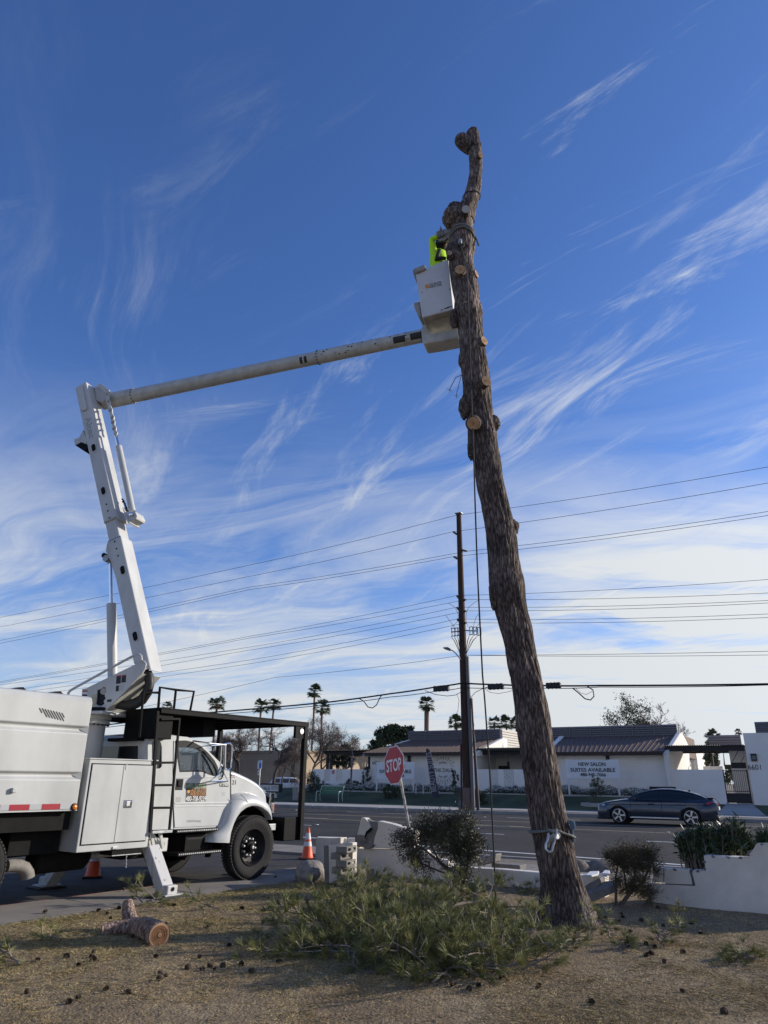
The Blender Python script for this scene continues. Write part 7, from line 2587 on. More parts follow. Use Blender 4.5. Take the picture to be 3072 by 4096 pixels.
p1_, z1_ = pz_(k5, 1264, 714, 44.5)
ms = Bld('monument_sign', 'pale monument sign with lettering seen past the truck bumper', 'sign', p0_, 44.5, 0.15)
ms.box('sign_panel', 'monument_sign', p0_ - 2.4, p1_, 44.5, 44.75, z0_, z1_)
for a_, b_, c_, d_ in ((p0_ - 2.4, p1_, z1_ - 0.05, z1_ + 0.04), (p0_ - 2.4, p1_, z0_ - 0.06, z0_ + 0.02), (p1_ - 0.05, p1_ + 0.05, z0_ - 0.06, z1_ + 0.04)):
    ms.box('sign_frame', 'iron', a_, b_, 44.44, 44.80, c_, d_)
ms.box('sign_base', 'monument_sign', p0_ - 2.1, p1_ - 0.35, 44.52, 44.74, 0.1, z0_ - 0.06)
wtxt('DALE', k5, 1035, 742, 1145, 784, 44.49, 'letter_black', ms.t)
wtxt('MODERN', k5, 1165, 738, 1246, 756, 44.49, 'letter_black', ms.t)
wtxt('DAY SPA', k5, 1163, 762, 1246, 780, 44.49, 'letter_black', ms.t)
# bus stop sign
q_ = 41.5
pbs, zbs = pz_(k5, 1014, 680, q_)
bs = Bld('bus_stop_sign', 'blue and white bus stop plate on a thin post seen under the rack', 'sign', pbs, q_, 0.15)
bs.box('post', 'galv', pbs - 0.03, pbs + 0.03, q_ + 0.01, q_ + 0.06, 0.1, pz_(k5, 1014, 425, q_)[1])
a0, c0 = pz_(k5, 995, 530, q_)
a1, c1_ = pz_(k5, 1052, 424, q_)
bs.box('plate', 'cone_white', a0, a1, q_ - 0.015, q_, c0, c1_)
bs.box('blue_field', 'blue_sign', a0 + (a1 - a0) * .38, a1 - 0.02, q_ - 0.02, q_ - 0.0155, c0 + 0.04, c0 + (c1_ - c0) * .72)
bs.box('blue_field', 'blue_sign', a0 + 0.03, a1 - 0.03, q_ - 0.02, q_ - 0.0155, c0 + (c1_ - c0) * .82, c1_ - 0.03)
wtxt('BUS', k5, 1012, 428, 1048, 442, q_ - 0.022, 'letter_white', bs.t)
bs.box('route_plate', 'cone_white', a0 + 0.05, a1 - 0.12, q_ - 0.012, q_, c0 - 0.40, c0 - 0.08)
bs.box('route_mark', 'letter_black', a0 + 0.1, a1 - 0.2, q_ - 0.016, q_ - 0.0125, c0 - 0.30, c0 - 0.20)
# litter bin
pb_, zb_ = pz_(k5, 1466, 895, 43.5)
bn = Bld('litter_bin', 'grey slatted litter bin beside the far pavement', 'bin', pb_, 43.5, bank_z(pb_, 43.5))
MB().lathe([(0.24, 0.05), (0.27, 0.9), (0.25, 0.92), (0.0, 0.93)], (0, 0, 0), (0, 0, 1), 18).build('bin_body', 'bin_grey', bn.t)
for k in range(14):
    q = 2 * pi * k / 14
    MB().bar((0.265 * cos(q), 0.265 * sin(q), 0.04), (0.29 * cos(q), 0.29 * sin(q), 0.88), 0.05, 0.02, up=(cos(q), sin(q), 0)).build('slat', 'galv', bn.t)
# bike hoops
for (f, x, y0, y1, lab, q) in ((k5, 1578, 808, 925, 'dark bicycle hoop beside the litter bin across the road', 43.4), (e1, 152, 556, 635, 'dark bicycle hoop left of the green bench', 43.0), (e1, 1095, 480, 530, 'pale bicycle hoop in front of the salon wall under the banner', 47.2)):
    p, zt2 = pz_(f, x, y0, q)
    zb2 = bank_z(p, q)
    t = Bld('bike_rack', lab, 'bike rack', p, q, zb2)
    w = 0.28
    MB().tube([(-w, 0, -.05), (-w, 0, zt2 - zb2 - w)] + [(-w * cos(a), 0, zt2 - zb2 - w + w * sin(a)) for a in [pi * i / 8 for i in range(1, 8)]] + [(w, 0, zt2 - zb2 - w), (w, 0, -.05)], 0.03, 8).build('hoop', 'iron' if 'dark' in lab else 'cone_white', t.t, smooth=True)
# green bench
pl_, _z = pz_(e1, 232, 560, 43.4)
pr_, _z = pz_(e1, 430, 560, 43.4)
bz = bank_z(pl_, 43.4)
bt_ = Bld('park_bench', 'green metal bench with pale frame on the lawn across the road', 'bench', (pl_ + pr_) / 2, 43.4, bz)
hw = (pr_ - pl_) / 2
for k in range(7):
    MB().box(-hw + 0.1, hw - 0.1, 0.02 + 0.065 * k, 0.07 + 0.065 * k, 0.44, 0.465).build('seat_slat', 'bench_green', bt_.t)
for k in range(7):
    z = 0.52 + 0.068 * k
    MB().box(-hw + 0.1, hw - 0.1, 0.46 + 0.03 * k, 0.49 + 0.03 * k, z, z + 0.052).build('back_slat', 'bench_green', bt_.t)
for sx in (-1, 1):
    x = sx * (hw - 0.06)
    MB().tube([(x, 0.02, 0), (x, 0.0, 0.44), (x, 0.05, 0.66), (x, 0.35, 0.68), (x, 0.55, 0.62)], 0.03, 8).build('arm_frame', 'bench_pale', bt_.t, smooth=True)
    MB().tube([(x, 0.55, 0), (x, 0.46, 0.45), (x, 0.68, 1.02)], 0.03, 8).build('rear_frame', 'bench_pale', bt_.t, smooth=True)
MB().tube([(-hw + .06, 0.68, 1.02), (hw - .06, 0.68, 1.02)], 0.028, 8).build('top_rail', 'bench_pale', bt_.t)
# kerbed planter ring, low wall box sign by the car
pc_ = Q(*e2(1455, 1295), 45.0)
ring = tag(MB().lathe([(0.60, 0), (0.60, 0.10), (0.68, 0.12), (0.76, 0.10), (0.76, -0.1)], Vector((pc_.x, pc_.y, bank_z(pc_.dot(U), 45.0) - 0.02)), (0, 0, 1), 36).build('planter_ring', 'concrete_far', smooth=True), 'round concrete kerb ring round the small olive tree', 'planter')
pa_, za = pz_(e3, 567, 910, 48.5)
pb_, zb_ = pz_(e3, 800, 945, 48.5)
ub = Bld('utility_cabinet', 'low dark utility cabinet with pale door behind the car roof', 'cabinet', (pa_ + pb_) / 2, 48.5, 0.6)
ub.box('cabinet_body', 'iron', pa_, pb_, 48.5, 49.2, 0.5, za)
ub.box('cabinet_door', 'insul_grey', pa_ + (pb_ - pa_) * .36, pb_ - 0.05, 48.47, 48.495, 0.6, za - 0.07)


# ================================================================== CARS
def loft_body(stations, parent, name, m, nseg=None, **k):
    """stations: (x, [(y,z) half section from bottom centre outwards to top centre])"""
    rings = []
    for x, half in stations:
        row = [Vector((x, y, z)) for y, z in half] + [Vector((x, -y, z)) for y, z in reversed(half)]
        rings.append(row)
    return MB().loft(rings, True)


car_f = G(*e3(290, 1258))
car_r = G(*e3(968, 1275))
cdir = (car_f - car_r)
cdir.z = 0
hd = atan2(-U.y, -U.x)
ctr = car_f.lerp(car_r, 0.5)
side_off = NQ * 0.80           # wheels' near face is the left side of the car
CARM = Matrix.Translation(Vector((ctr.x, ctr.y, 0)) + NQ * 0.86) @ Matrix.Rotation(hd, 4, 'Z')
car = thing('parked_car', 'dark blue grey sloping back car driving along the far lane', 'car', mat4=CARM)
car.name = 'car'
FR['car'] = CARM
# x forward: nose at +2.30, tail at -2.46, axles at +1.41 / -1.41; y left is toward the viewer? check sign
SG = 1
xs = [2.36, 2.30, 2.18, 1.95, 1.6, 1.2, 0.8, 0.4, 0.0, -0.5, -1.0, -1.4, -1.8, -2.1, -2.28, -2.40]
hood_z = [0.60, 0.70, 0.78, 0.86, 0.92, 0.97, 1.00, 1.00, 1.00, 1.00, 1.005, 1.01, 1.03, 1.055, 1.03, 0.90]
halfw = [0.62, 0.74, 0.84, 0.90, 0.925, 0.92, 0.915, 0.915, 0.915, 0.915, 0.92, 0.925, 0.92, 0.88, 0.82, 0.74]
sill = [0.30, 0.22, 0.18, 0.17, 0.17, 0.19, 0.20, 0.20, 0.20, 0.20, 0.20, 0.20, 0.20, 0.23, 0.28, 0.40]
st = []
for x, hz, hw_, sz in zip(xs, hood_z, halfw, sill):
    belt = min(hz - 0.04, 0.90 if x < 1.2 else hz - 0.05)
    mid = sz + (belt - sz) * 0.62
    st.append((x, [(0.0, sz), (hw_ * 0.86, sz), (hw_ * 0.955, sz + 0.05), (hw_ * 0.965, sz + (belt - sz) * 0.30), (hw_ * 1.0, mid), (hw_ * 0.985, mid + 0.04), (hw_ * 0.975, belt - 0.03), (hw_ * 0.93, belt + 0.02), (hw_ * 0.80, hz - 0.01), (hw_ * 0.45, hz + 0.012), (0.0, hz + 0.02)]))
cb_mb = loft_body(st, car, 'body', 'car_paint')
body_o = cb_mb.build('body', 'car_paint', car, smooth=True, ang=30)
# wheel arches cut out of the body
for ax_x in (1.41, -1.41):
    cut = MB().cyl((ax_x, -1.2, 0.345), (ax_x, 1.2, 0.345), 0.375, n=40)
    me = cut.mesh('arch')
    co = bpy.data.objects.new('arch', me)
    COL.objects.link(co)
    co.parent = car
    bmod = body_o.modifiers.new('arch', 'BOOLEAN')
    bmod.object = co
    bmod.solver = 'EXACT'
    bmod.operation = 'DIFFERENCE'
dg = bpy.context.evaluated_depsgraph_get()
me2 = bpy.data.meshes.new_from_object(body_o.evaluated_get(dg))
body_o.modifiers.clear()
body_o.data = me2
for o in [o for o in COL.objects if o.name.startswith('arch')]:
    bpy.data.objects.remove(o)
me2.polygons.foreach_set('use_smooth', [True] * len(me2.polygons))
me2.set_sharp_from_angle(angle=radians(35))
MB().box(-2.0, 2.0, -0.6, 0.6, 0.2, 0.85).build('underbody', 'car_trim', car)
# greenhouse
gx = [1.02, 0.75, 0.45, 0.10, -0.30, -0.70, -1.10, -1.50, -1.85, -2.06]
gz = [1.00, 1.13, 1.255, 1.345, 1.385, 1.385, 1.345, 1.265, 1.155, 1.06]
gw = [0.76, 0.80, 0.81, 0.81, 0.81, 0.80, 0.79, 0.775, 0.76, 0.74]
st = []
for x, z, w in zip(gx, gz, gw):
    top_w = w * (0.97 - 0.34 * (z - 1.0) / 0.385)
    st.append((x, [(0.0, 0.90), (w + 0.045, 0.90), (w + 0.04, 0.935), (w + (top_w - w) * .5 + .03, 0.95 + (z - 0.95) * .5), (top_w, z - 0.035), (top_w * 0.90, z - 0.006), (top_w * .5, z + 0.01), (0.0, z + 0.014)]))
loft_body(st, car, 'greenhouse', 'glass_dark').build('cabin_glass', 'glass_dark', car, smooth=True, ang=50)
# painted roof skin, pillars and shoulder line, on the viewer's side and the far side
rf = []
for x, z, w in list(zip(gx, gz, gw))[3:]:
    top_w = w * (0.97 - 0.34 * (z - 1.0) / 0.385)
    rf.append([Vector((x, y * top_w, z + dz)) for y, dz in ((-1.0, -0.03), (-0.9, 0.0), (-0.5, 0.016), (0, 0.02), (0.5, 0.016), (0.9, 0.0), (1.0, -0.03))])
MB().loft(rf[:4], False, False).build('roof_skin', 'car_paint', car, smooth=True)
for sgn in (1, -1):
    def gp_(x, fr, out=0.012):
        i = max(k for k in range(len(gx)) if gx[k] >= x) if x < gx[0] else 0
        i = min(i, len(gx) - 2)
        t = (gx[i] - x) / (gx[i] - gx[i + 1])
        z = gz[i] + (gz[i + 1] - gz[i]) * t
        w = gw[i] + (gw[i + 1] - gw[i]) * t
        tw__ = w * (0.97 - 0.34 * (z - 1.0) / 0.385)
        return Vector((x, sgn * (w + 0.04 + (tw__ - w - 0.04) * fr + out), 0.935 + (z - 0.035 - 0.935) * fr))
    MB().tube([gp_(x, 1.0, 0.004) for x in (1.0, 0.75, 0.45, 0.1, -0.3, -0.7, -1.1, -1.5, -1.85, -2.04)], 0.030, 8).build('roof_rail', 'car_paint', car, smooth=True)
    MB().prism([gp_(-1.28, 0.05), gp_(-1.42, 0.4), gp_(-1.62, 0.9), gp_(-2.04, 0.9), gp_(-2.04, 0.05)], (0, sgn * 0.008, 0)).build('rear_pillar', 'car_paint', car)
    MB().bar(gp_(-0.28, 0.02, .006), gp_(-0.36, 0.98, .006), 0.05, 0.012, up=(0, 1, 0)).build('door_pillar', 'car_trim', car)
    MB().tube([gp_(x, 0.0, 0.010) for x in (0.98, 0.4, -0.3, -0.9, -1.32)], 0.011, 6).build('window_trim', 'car_trim', car, smooth=True)
    for xd_ in (0.05 + 0.02, -1.0):
        MB().box(xd_ - 0.12, xd_ + 0.12, sgn * 0.905 - 0.012, sgn * 0.905 + 0.035, 0.79, 0.825).build('door_handle', 'car_paint', car, bevel=0.01)
    MB().tube([Vector((1.9, sgn * 0.905, 0.73)), Vector((1.0, sgn * 0.925, 0.765)), Vector((0, sgn * 0.92, 0.775)), Vector((-1.2, sgn * 0.925, 0.79)), Vector((-2.1, sgn * 0.885, 0.82))], 0.013, 6).build('shoulder_line', 'car_paint', car, smooth=True)
    for xg in (0.92, -0.32, -1.22):
        MB().tube([Vector((xg, sgn * 0.915, 0.28)), Vector((xg, sgn * 0.922, 0.6)), Vector((xg - 0.03, sgn * 0.905, 0.9))], 0.007, 4).build('door_gap', 'car_trim', car)
    MB().box(-0.95, 0.95, sgn * 0.895 - 0.02, sgn * 0.895 + 0.02, 0.25, 0.31).build('side_blade', 'alloy', car, bevel=0.01)
    mi = MB().prism([(0.80, sgn * 0.93, 0.93), (0.62, sgn * 0.93, 0.93), (0.60, sgn * 0.93, 1.03), (0.74, sgn * 0.93, 1.06), (0.82, sgn * 0.93, 1.0)], (0, sgn * 0.16, 0)).build('wing_mirror', 'car_trim', car, bevel=0.02)
    MB().prism([(2.33, sgn * 0.50, 0.60), (2.18, sgn * 0.80, 0.62), (1.98, sgn * 0.895, 0.70), (1.96, sgn * 0.88, 0.76), (2.16, sgn * 0.78, 0.72), (2.31, sgn * 0.5, 0.68)], (0.012, sgn * 0.012, 0.012)).build('headlight', 'lamp_clear', car)
    MB().prism([(-2.40, sgn * 0.42, 0.78), (-2.33, sgn * 0.74, 0.78), (-2.06, sgn * 0.89, 0.82), (-2.02, sgn * 0.885, 0.90), (-2.26, sgn * 0.80, 0.93), (-2.40, sgn * 0.42, 0.88)], (-0.02, sgn * 0.02, 0)).build('tail_light', 'lamp_red', car)
    for ax_x in (1.41, -1.41):
        tyre_c = Vector((ax_x, sgn * 0.70, 0.335))
        axv = Vector((0, sgn, 0))
        w_ = MB().lathe([(0.24, 0.0), (0.31, 0.0), (0.335, 0.03), (0.335, 0.18), (0.31, 0.21), (0.262, 0.212), (0.25, 0.19)], tyre_c, axv, 36, False).build('wheel', 'rubber', car, smooth=True)
        MB().lathe([(0.258, 0.19), (0.256, 0.215), (0.244, 0.217), (0.24, 0.14), (0.238, 0.13)], tyre_c, axv, 36, False).build('rim', 'alloy', w_, smooth=True)
        MB().lathe([(0.0, 0.10), (0.24, 0.10), (0.24, 0.115), (0.0, 0.115)], tyre_c, axv, 24).build('brake_disc', 'car_trim', w_)
        for k in range(5):
            q = 2 * pi * k / 5 + 0.5
            rd = Vector((cos(q), 0, sin(q)))
            tg = Vector((-sin(q), 0, cos(q)))
            o_ = tyre_c + axv * 0.185
            MB().prism([o_ + rd * 0.03 + tg * 0.030, o_ + rd * 0.245 + tg * 0.052, o_ + rd * 0.245 - tg * 0.026, o_ + rd * 0.03 - tg * 0.030], axv * 0.022).build('spoke', 'alloy', w_, bevel=0.006)
        MB().lathe([(0.045, 0.18), (0.04, 0.215), (0, 0.217)], tyre_c, axv, 14).build('hub_cap', 'car_trim', w_, smooth=True)
        MB().lathe([(0.0, 0.0), (0.37, 0.0), (0.37, 0.12)], Vector((ax_x, sgn * 0.55, 0.345)), axv, 30).build('wheel_well', 'car_trim', car)
MB().box(2.20, 2.37, -0.55, 0.55, 0.34, 0.58).build('grille', 'car_trim', car, bevel=0.03)
MB().box(2.0, 2.36, -0.8, 0.8, 0.17, 0.25).build('front_lip', 'car_trim', car, bevel=0.03)
MB().box(-2.44, -2.0, -0.78, 0.78, 0.22, 0.40).build('rear_valance', 'car_trim', car, bevel=0.04)
MB().box(-2.43, -2.39, -0.26, 0.26, 0.62, 0.74).build('number_plate', 'cone_white', car)
MB().prism([(-2.06, -0.7, 1.06), (-2.32, -0.7, 1.07), (-2.32, -0.7, 1.085), (-2.06, -0.7, 1.085)], (0, 1.4, 0)).build('boot_spoiler', 'car_trim', car, bevel=0.006)
MB().prism([(-1.28, -0.02, 1.31), (-1.42, -0.02, 1.28), (-1.40, -0.02, 1.38)], (0, 0.04, 0)).build('aerial_fin', 'car_trim', car, bevel=0.008)
for y in (-0.5, 0.5):
    MB().box(-2.45, -2.40, y - 0.13, y + 0.13, 0.28, 0.36).build('exhaust_tip', 'chrome', car, bevel=0.02)

# white vehicle parked far left, half seen
sv0 = PQ(-44.5, 62, 0.12)
suv = thing('parked_car', 'white parked vehicle glimpsed beside the end of the tan building', 'car', sv0, radians(90 - 119 + 20))
st = []
for x, hz, w, sz in ((2.2, 0.75, 0.75, 0.4), (2.05, 0.95, 0.86, 0.3), (1.4, 1.05, 0.92, 0.28), (0.8, 1.1, 0.93, 0.28), (-1.8, 1.12, 0.93, 0.28), (-2.2, 1.05, 0.88, 0.35)):
    st.append((x, [(0, sz), (w * .95, sz), (w, sz + .1), (w, hz - .1), (w * .9, hz), (0, hz + .01)]))
loft_body(st, suv, 'body', 'suv_white').build('body', 'suv_white', suv, smooth=True)
st = []
for x, z, w in ((1.1, 1.1, .8), (0.4, 1.62, .74), (-1.0, 1.68, .74), (-1.9, 1.6, .72), (-2.15, 1.1, .8)):
    st.append((x, [(0, 1.08), (.86, 1.08), (w, z - .05), (w * .9, z), (0, z + .01)]))
loft_body(st, suv, 'cab', 'suv_white').build('cabin', 'suv_white', suv, smooth=True)
for sgn in (1, -1):
    for a, b in ((0.75, -0.1), (-0.2, -1.0), (-1.1, -1.85)):
        MB().prism([(a, sgn * .845, 1.15), (b, sgn * .845, 1.15), (b - (0 if b > -1.5 else -.1), sgn * .775, 1.52), (a - (.35 if a > .5 else 0), sgn * .775, 1.52)], (0, sgn * .02, 0)).build('window', 'glass_dark', suv)
    for x in (1.35, -1.35):
        w_ = MB().cyl((x, sgn * .7, .36), (x, sgn * .94, .36), .36, n=24).build('wheel', 'rubber', suv)
        MB().cyl((x, sgn * .94, .36), (x, sgn * .955, .36), .22, n=16).build('rim', 'alloy', w_)
# ================================================================== VEGETATION
RN = np.random.default_rng(4)


def unit(v):
    return v / np.maximum(np.linalg.norm(v, axis=-1, keepdims=True), 1e-9)


def leaf_quads(c, size, aspect=0.45, up=0.3, jit=0.35, dirs=None):
    """one small folded leaf (a quad) per centre"""
    n = len(c)
    d = unit(RN.normal(size=(n, 3)) + np.array([0, 0, up])) if dirs is None else unit(dirs + RN.normal(size=(n, 3)) * jit)
    s = unit(np.cross(d, RN.normal(size=(n, 3))))
    L = size * RN.uniform(0.6, 1.35, (n, 1))
    W = L * aspect
    v = np.stack([c, c + d * L * 0.5 + s * W * 0.5, c + d * L, c + d * L * 0.5 - s * W * 0.5], 1).reshape(-1, 3)
    f = np.arange(4 * n).reshape(n, 4)
    return v, f


def tris_spikes(c, d, length, width):
    n = len(c)
    s = unit(np.cross(d, RN.normal(size=(n, 3)))) * np.reshape(width, (-1, 1))
    v = np.stack([c - s, c + s, c + d * np.reshape(length, (-1, 1))], 1).reshape(-1, 3)
    return v, np.arange(3 * n).reshape(n, 3)


def local(root, v):
    m = np.array(FR[root.name].inverted())
    return v @ m[:3, :3].T + m[:3, 3]


def skeleton(p, d, ln, r, depth, spread, out, tips, rs, shrink=0.72, kids=(2, 3), grav=0.0, wob=0.25):
    pts = [p]
    dd = d.copy()
    k = 4
    for i in range(k):
        dd = (dd + Vector((rs.gauss(0, wob), rs.gauss(0, wob), rs.gauss(0, wob) + grav)) * 0.45).normalized()
        pts.append(pts[-1] + dd * ln / k)
    out.append((pts, r, r * 0.62, depth))
    if depth == 0:
        tips.append((pts[-1], dd))
        return
    for i in range(rs.randint(*kids)):
        t = rs.choice((2, 3, 4, 4))
        a = Vector((rs.gauss(0, 1), rs.gauss(0, 1), rs.gauss(0, 1)))
        nd = (dd + a.normalized() * spread).normalized()
        skeleton(pts[t], nd, ln * shrink * rs.uniform(.75, 1.15), r * 0.62, depth - 1, spread, out, tips, rs, shrink, kids, grav, wob)


def limbs(out, lo, hi, n, name, m, root):
    mb = MB()
    for pts, r0, r1, dep in out:
        if lo <= dep <= hi:
            k = len(pts)
            mb.tube(pts, [r0 + (r1 - r0) * i / (k - 1) for i in range(k)], n, caps=False)
    return mb.build(name, m, root, smooth=True, world=True)


def bare_tree(label, base, h, seed, spread=0.75, depth=5, r=None, group=None, twig='bare_twig', lean=(0, 0), leaf=None, nleaf=0, leafsize=0.1, stems=1, minr=0.010, cat='tree', name='bare_tree', haze=0):
    rs = random.Random(seed)
    base = Vector(base)
    t = thing(name, label, cat, base, 0, group)
    out, tips = [], []
    for k in range(stems):
        d = Vector((lean[0] + (rs.uniform(-.35, .35) if stems > 1 else 0), lean[1] + (rs.uniform(-.35, .35) if stems > 1 else 0), 1)).normalized()
        skeleton(base - Vector((0, 0, 0.1)), d, h * 0.34, (r or h * 0.028) * (0.75 if stems > 1 else 1), depth, spread, out, tips, rs, 0.75, (2, 4), 0.05)
    out = [(p, max(a, minr), max(b, minr * .8), dd) for p, a, b, dd in out]
    limbs(out, 3, 99, 7, 'trunk', 'bare_bark', t)
    tag(limbs(out, 0, 2, 3, 'twigs', twig, t), kind='stuff')
    if haze:
        P_ = np.array([tuple(p[k]) for p, a, b, dd in out if dd <= 2 for k in (2, 4)])
        c = P_[RN.integers(0, len(P_), haze)] + RN.normal(size=(haze, 3)) * h * 0.012
        v, f = leaf_quads(c, 0.34, .045, up=.25)
        tag(npmesh('twig_ends', local(t, v), f, twig, t), kind='stuff')
    if nleaf:
        P_ = np.array([p for p, d in tips])
        c = P_[RN.integers(0, len(P_), nleaf)] + RN.normal(size=(nleaf, 3)) * h * 0.035
        v, f = leaf_quads(c, leafsize)
        tag(npmesh('foliage', local(t, v), f, leaf, t), kind='stuff')
    return t


# -------- fan palms
def palm(label, px, py, Y, rpx, zbase=0.2, nf=46, skirt=0.4, dense=1.0, group='fan palms beyond the buildings', tr=None):
    c = DY(px, py, Y)
    R0 = rpx * (c - CAM).dot(_f) / FPX
    t = thing('fan_palm', label, 'palm tree', (c.x, c.y, zbase), 0, group)
    rs = random.Random(int(px * 7 + py))
    tr = tr or R0 * 0.11
    base = Vector((c.x + rs.uniform(-.3, .3), c.y, zbase))
    top = c - Vector((0, 0, R0 * 0.2))
    MB().tube([base, base.lerp(top, .35) + Vector((rs.uniform(-.15, .15), 0, 0)), base.lerp(top, .7), top], [tr * 1.25, tr, tr * 0.95, tr * 1.0], 9).build('trunk', 'palm_trunk', t, smooth=True, world=True)
    vs, fs, dv, df = [], [], [], []
    n = int(nf * dense)
    for k in range(n):
        az = rs.uniform(0, 2 * pi)
        el = math.asin(rs.uniform(-0.55, 0.97))
        d = Vector((cos(az) * cos(el), sin(az) * cos(el), sin(el)))
        stem = R0 * rs.uniform(0.42, 0.62)
        s0 = top + Vector((0, 0, R0 * .12))
        tip0 = s0 + d * stem - Vector((0, 0, 0.10 * R0 * (1 - el)))
        side = d.cross(Vector((0, 0, 1)))
        side = side.normalized() if side.length > 0.05 else Vector((1, 0, 0))
        b = len(vs)
        vs += [s0 - side * 0.02 * R0, s0 + side * 0.02 * R0, tip0]
        fs.append((b, b + 1, b + 2))
        up = side.cross(d).normalized()
        m = 13
        for q in range(m):
            a = (q / (m - 1) - 0.5) * 2.9
            dr = (d * cos(a) + side * sin(a)).normalized()
            ll = R0 * 0.52 * (0.72 + 0.28 * cos(a)) * rs.uniform(.85, 1.1)
            w = (side * cos(a) - d * sin(a)).normalized() * ll * 0.085
            mid = tip0 + dr * ll * 0.6 + up * 0.02 * R0
            e = tip0 + dr * ll + Vector((0, 0, -ll * rs.uniform(.15, .40)))
            b = len(vs)
            vs += [tip0, mid - w, e, mid + w]
            fs.append((b, b + 1, b + 2, b + 3))
    V_ = np.array([tuple(v) for v in vs])
    mb = MB()
    mb.v = [tuple(v) for v in vs]
    mb.f = fs
    inv_ = FR[t.name].inverted()
    mb.v = [tuple(inv_ @ Vector(v)) for v in mb.v]
    me = bpy.data.meshes.new('crown')
    me.from_pydata(mb.v, [], mb.f)
    me.materials.append(M('palm_leaf'))
    inst('crown', me, t)
    if skirt:
        ms_ = MB()
        for k in range(int(26 * skirt * 2)):
            az = rs.uniform(0, 2 * pi)
            z0 = rs.uniform(-0.5, 0.0) * R0 * skirt
            p0 = top + Vector((cos(az) * tr, sin(az) * tr, z0))
            d = Vector((cos(az) * .45, sin(az) * .45, -1)).normalized()
            w = Vector((-sin(az), cos(az), 0)) * R0 * 0.07
            e = p0 + d * R0 * 0.42 * rs.uniform(.6, 1.2)
            ms_.add([p0, p0.lerp(e, .6) - w, e, p0.lerp(e, .6) + w], [(0, 1, 2, 3)])
        tag(ms_.build('dead_fronds', 'palm_dead', t, world=True), kind='stuff')
    return t


palm('small fan palm crown just behind the guard rail of the rack', 669, 2824, 120, 24, skirt=0.2)
palm('fan palm showing above the middle of the black rack', 869, 2808, 105, 40)
palm('left fan palm of the pair above the front of the rack', 1045, 2822, 105, 37)
palm('right fan palm of the pair above the front of the rack', 1096, 2814, 112, 36)
palm('tallest slender fan palm left of the salon', 1259, 2762, 112, 37, skirt=0.5)
palm('slender fan palm just right of and below the tallest one', 1288, 2826, 108, 40, skirt=0.7)
palm('lone fan palm rising behind the salon roof left of the pole', 1707, 2815, 90, 40, skirt=0.5, tr=0.30)
palm('dense round palm behind the roof right beside the utility pole', 1823, 2886, 95, 34, dense=1.7, skirt=0.9)
palm('left fan palm of the trio behind the louvre beside the trunk', 1977, 2890, 85, 33, skirt=0.3)
palm('middle fan palm of the trio behind the louvre beside the trunk', 2024, 2888, 85, 36, skirt=0.3)
palm('right fan palm of the trio, half behind the trunk', 2064, 2892, 88, 32, skirt=0.3)
palm('fan palm above the courtyard pergola', 2851, 2944, 68, 36, skirt=0.9, dense=1.2)
palm('tiny distant palm crown above the far louvre block', 2953, 2927, 110, 16, skirt=0.2)
palm('low fan palm seen beneath the courtyard pergola', 2812, 3030, 66, 30, skirt=0.2)


# -------- leafy trees: clumps of leaf-sized faces hung on limbs
def leafy(name, label, cat, base, lobes, leaf, size, n, seed, trunk_r=0.12, group=None, shell=0.55, aspect=0.55, stems=1, mbark='bare_bark'):
    """lobes: (centre, radius vector) of foliage masses; leaves gather in small clumps inside each"""
    rs = random.Random(seed)
    base = Vector(base)
    t = thing(name, label, cat, base, 0, group)
    mb = MB()
    for k in range(stems):
        off = Vector((rs.uniform(-.1, .1), rs.uniform(-.1, .1), 0)) * (stems - 1)
        for c, rad in lobes:
            c = Vector(c)
            m1 = base.lerp(c, 0.45) + Vector((rs.uniform(-.15, .15), rs.uniform(-.15, .15), 0)) * (c - base).length * 0.4 + off
            mb.tube([base + off - Vector((0, 0, .05)), m1, c], [trunk_r / stems ** .5, trunk_r * .5 / stems ** .5, trunk_r * .18], 6, caps=False)
            for q in range(5):
                e = c + Vector((rs.uniform(-1, 1) * rad[0], rs.uniform(-1, 1) * rad[1], rs.uniform(-.8, 1) * rad[2])) * .85
                mb.tube([m1.lerp(c, .6), (m1.lerp(c, .6)).lerp(e, .5) + Vector((rs.uniform(-.1, .1), 0, .05)) * rad[0], e], [trunk_r * .28, trunk_r * .15, trunk_r * .07], 4, caps=False)
    mb.build('trunk', mbark, t, smooth=True, world=True)
    C_ = []
    tot = sum(r[0] * r[1] * r[2] for _, r in lobes) ** 1.0
    for c, rad in lobes:
        share = (rad[0] * rad[1] * rad[2]) / tot
        nn = int(n * share)
        ncl = max(6, nn // 60)
        u = unit(RN.normal(size=(ncl, 3))) * (shell + (1 - shell) * RN.uniform(0, 1, (ncl, 1)) ** 0.6)
        cc = np.array(c) + u * np.array(rad)
        cs_ = cc[RN.integers(0, ncl, nn)]
        C_.append(cs_ + RN.normal(size=(nn, 3)) * np.array(rad) * 0.13)
    c = np.concatenate(C_)
    v, f = leaf_quads(c, size, aspect)
    tag(npmesh('crown', local(t, v), f, leaf, t), kind='stuff')
    return t


def lobe(px, py, Y, rx, ry=None, depth=0.8):
    c = DY(px, py, Y)
    k = (c - CAM).dot(_f) / FPX
    ry = ry or rx
    return (tuple(c), (rx * k, rx * k * depth, ry * k))


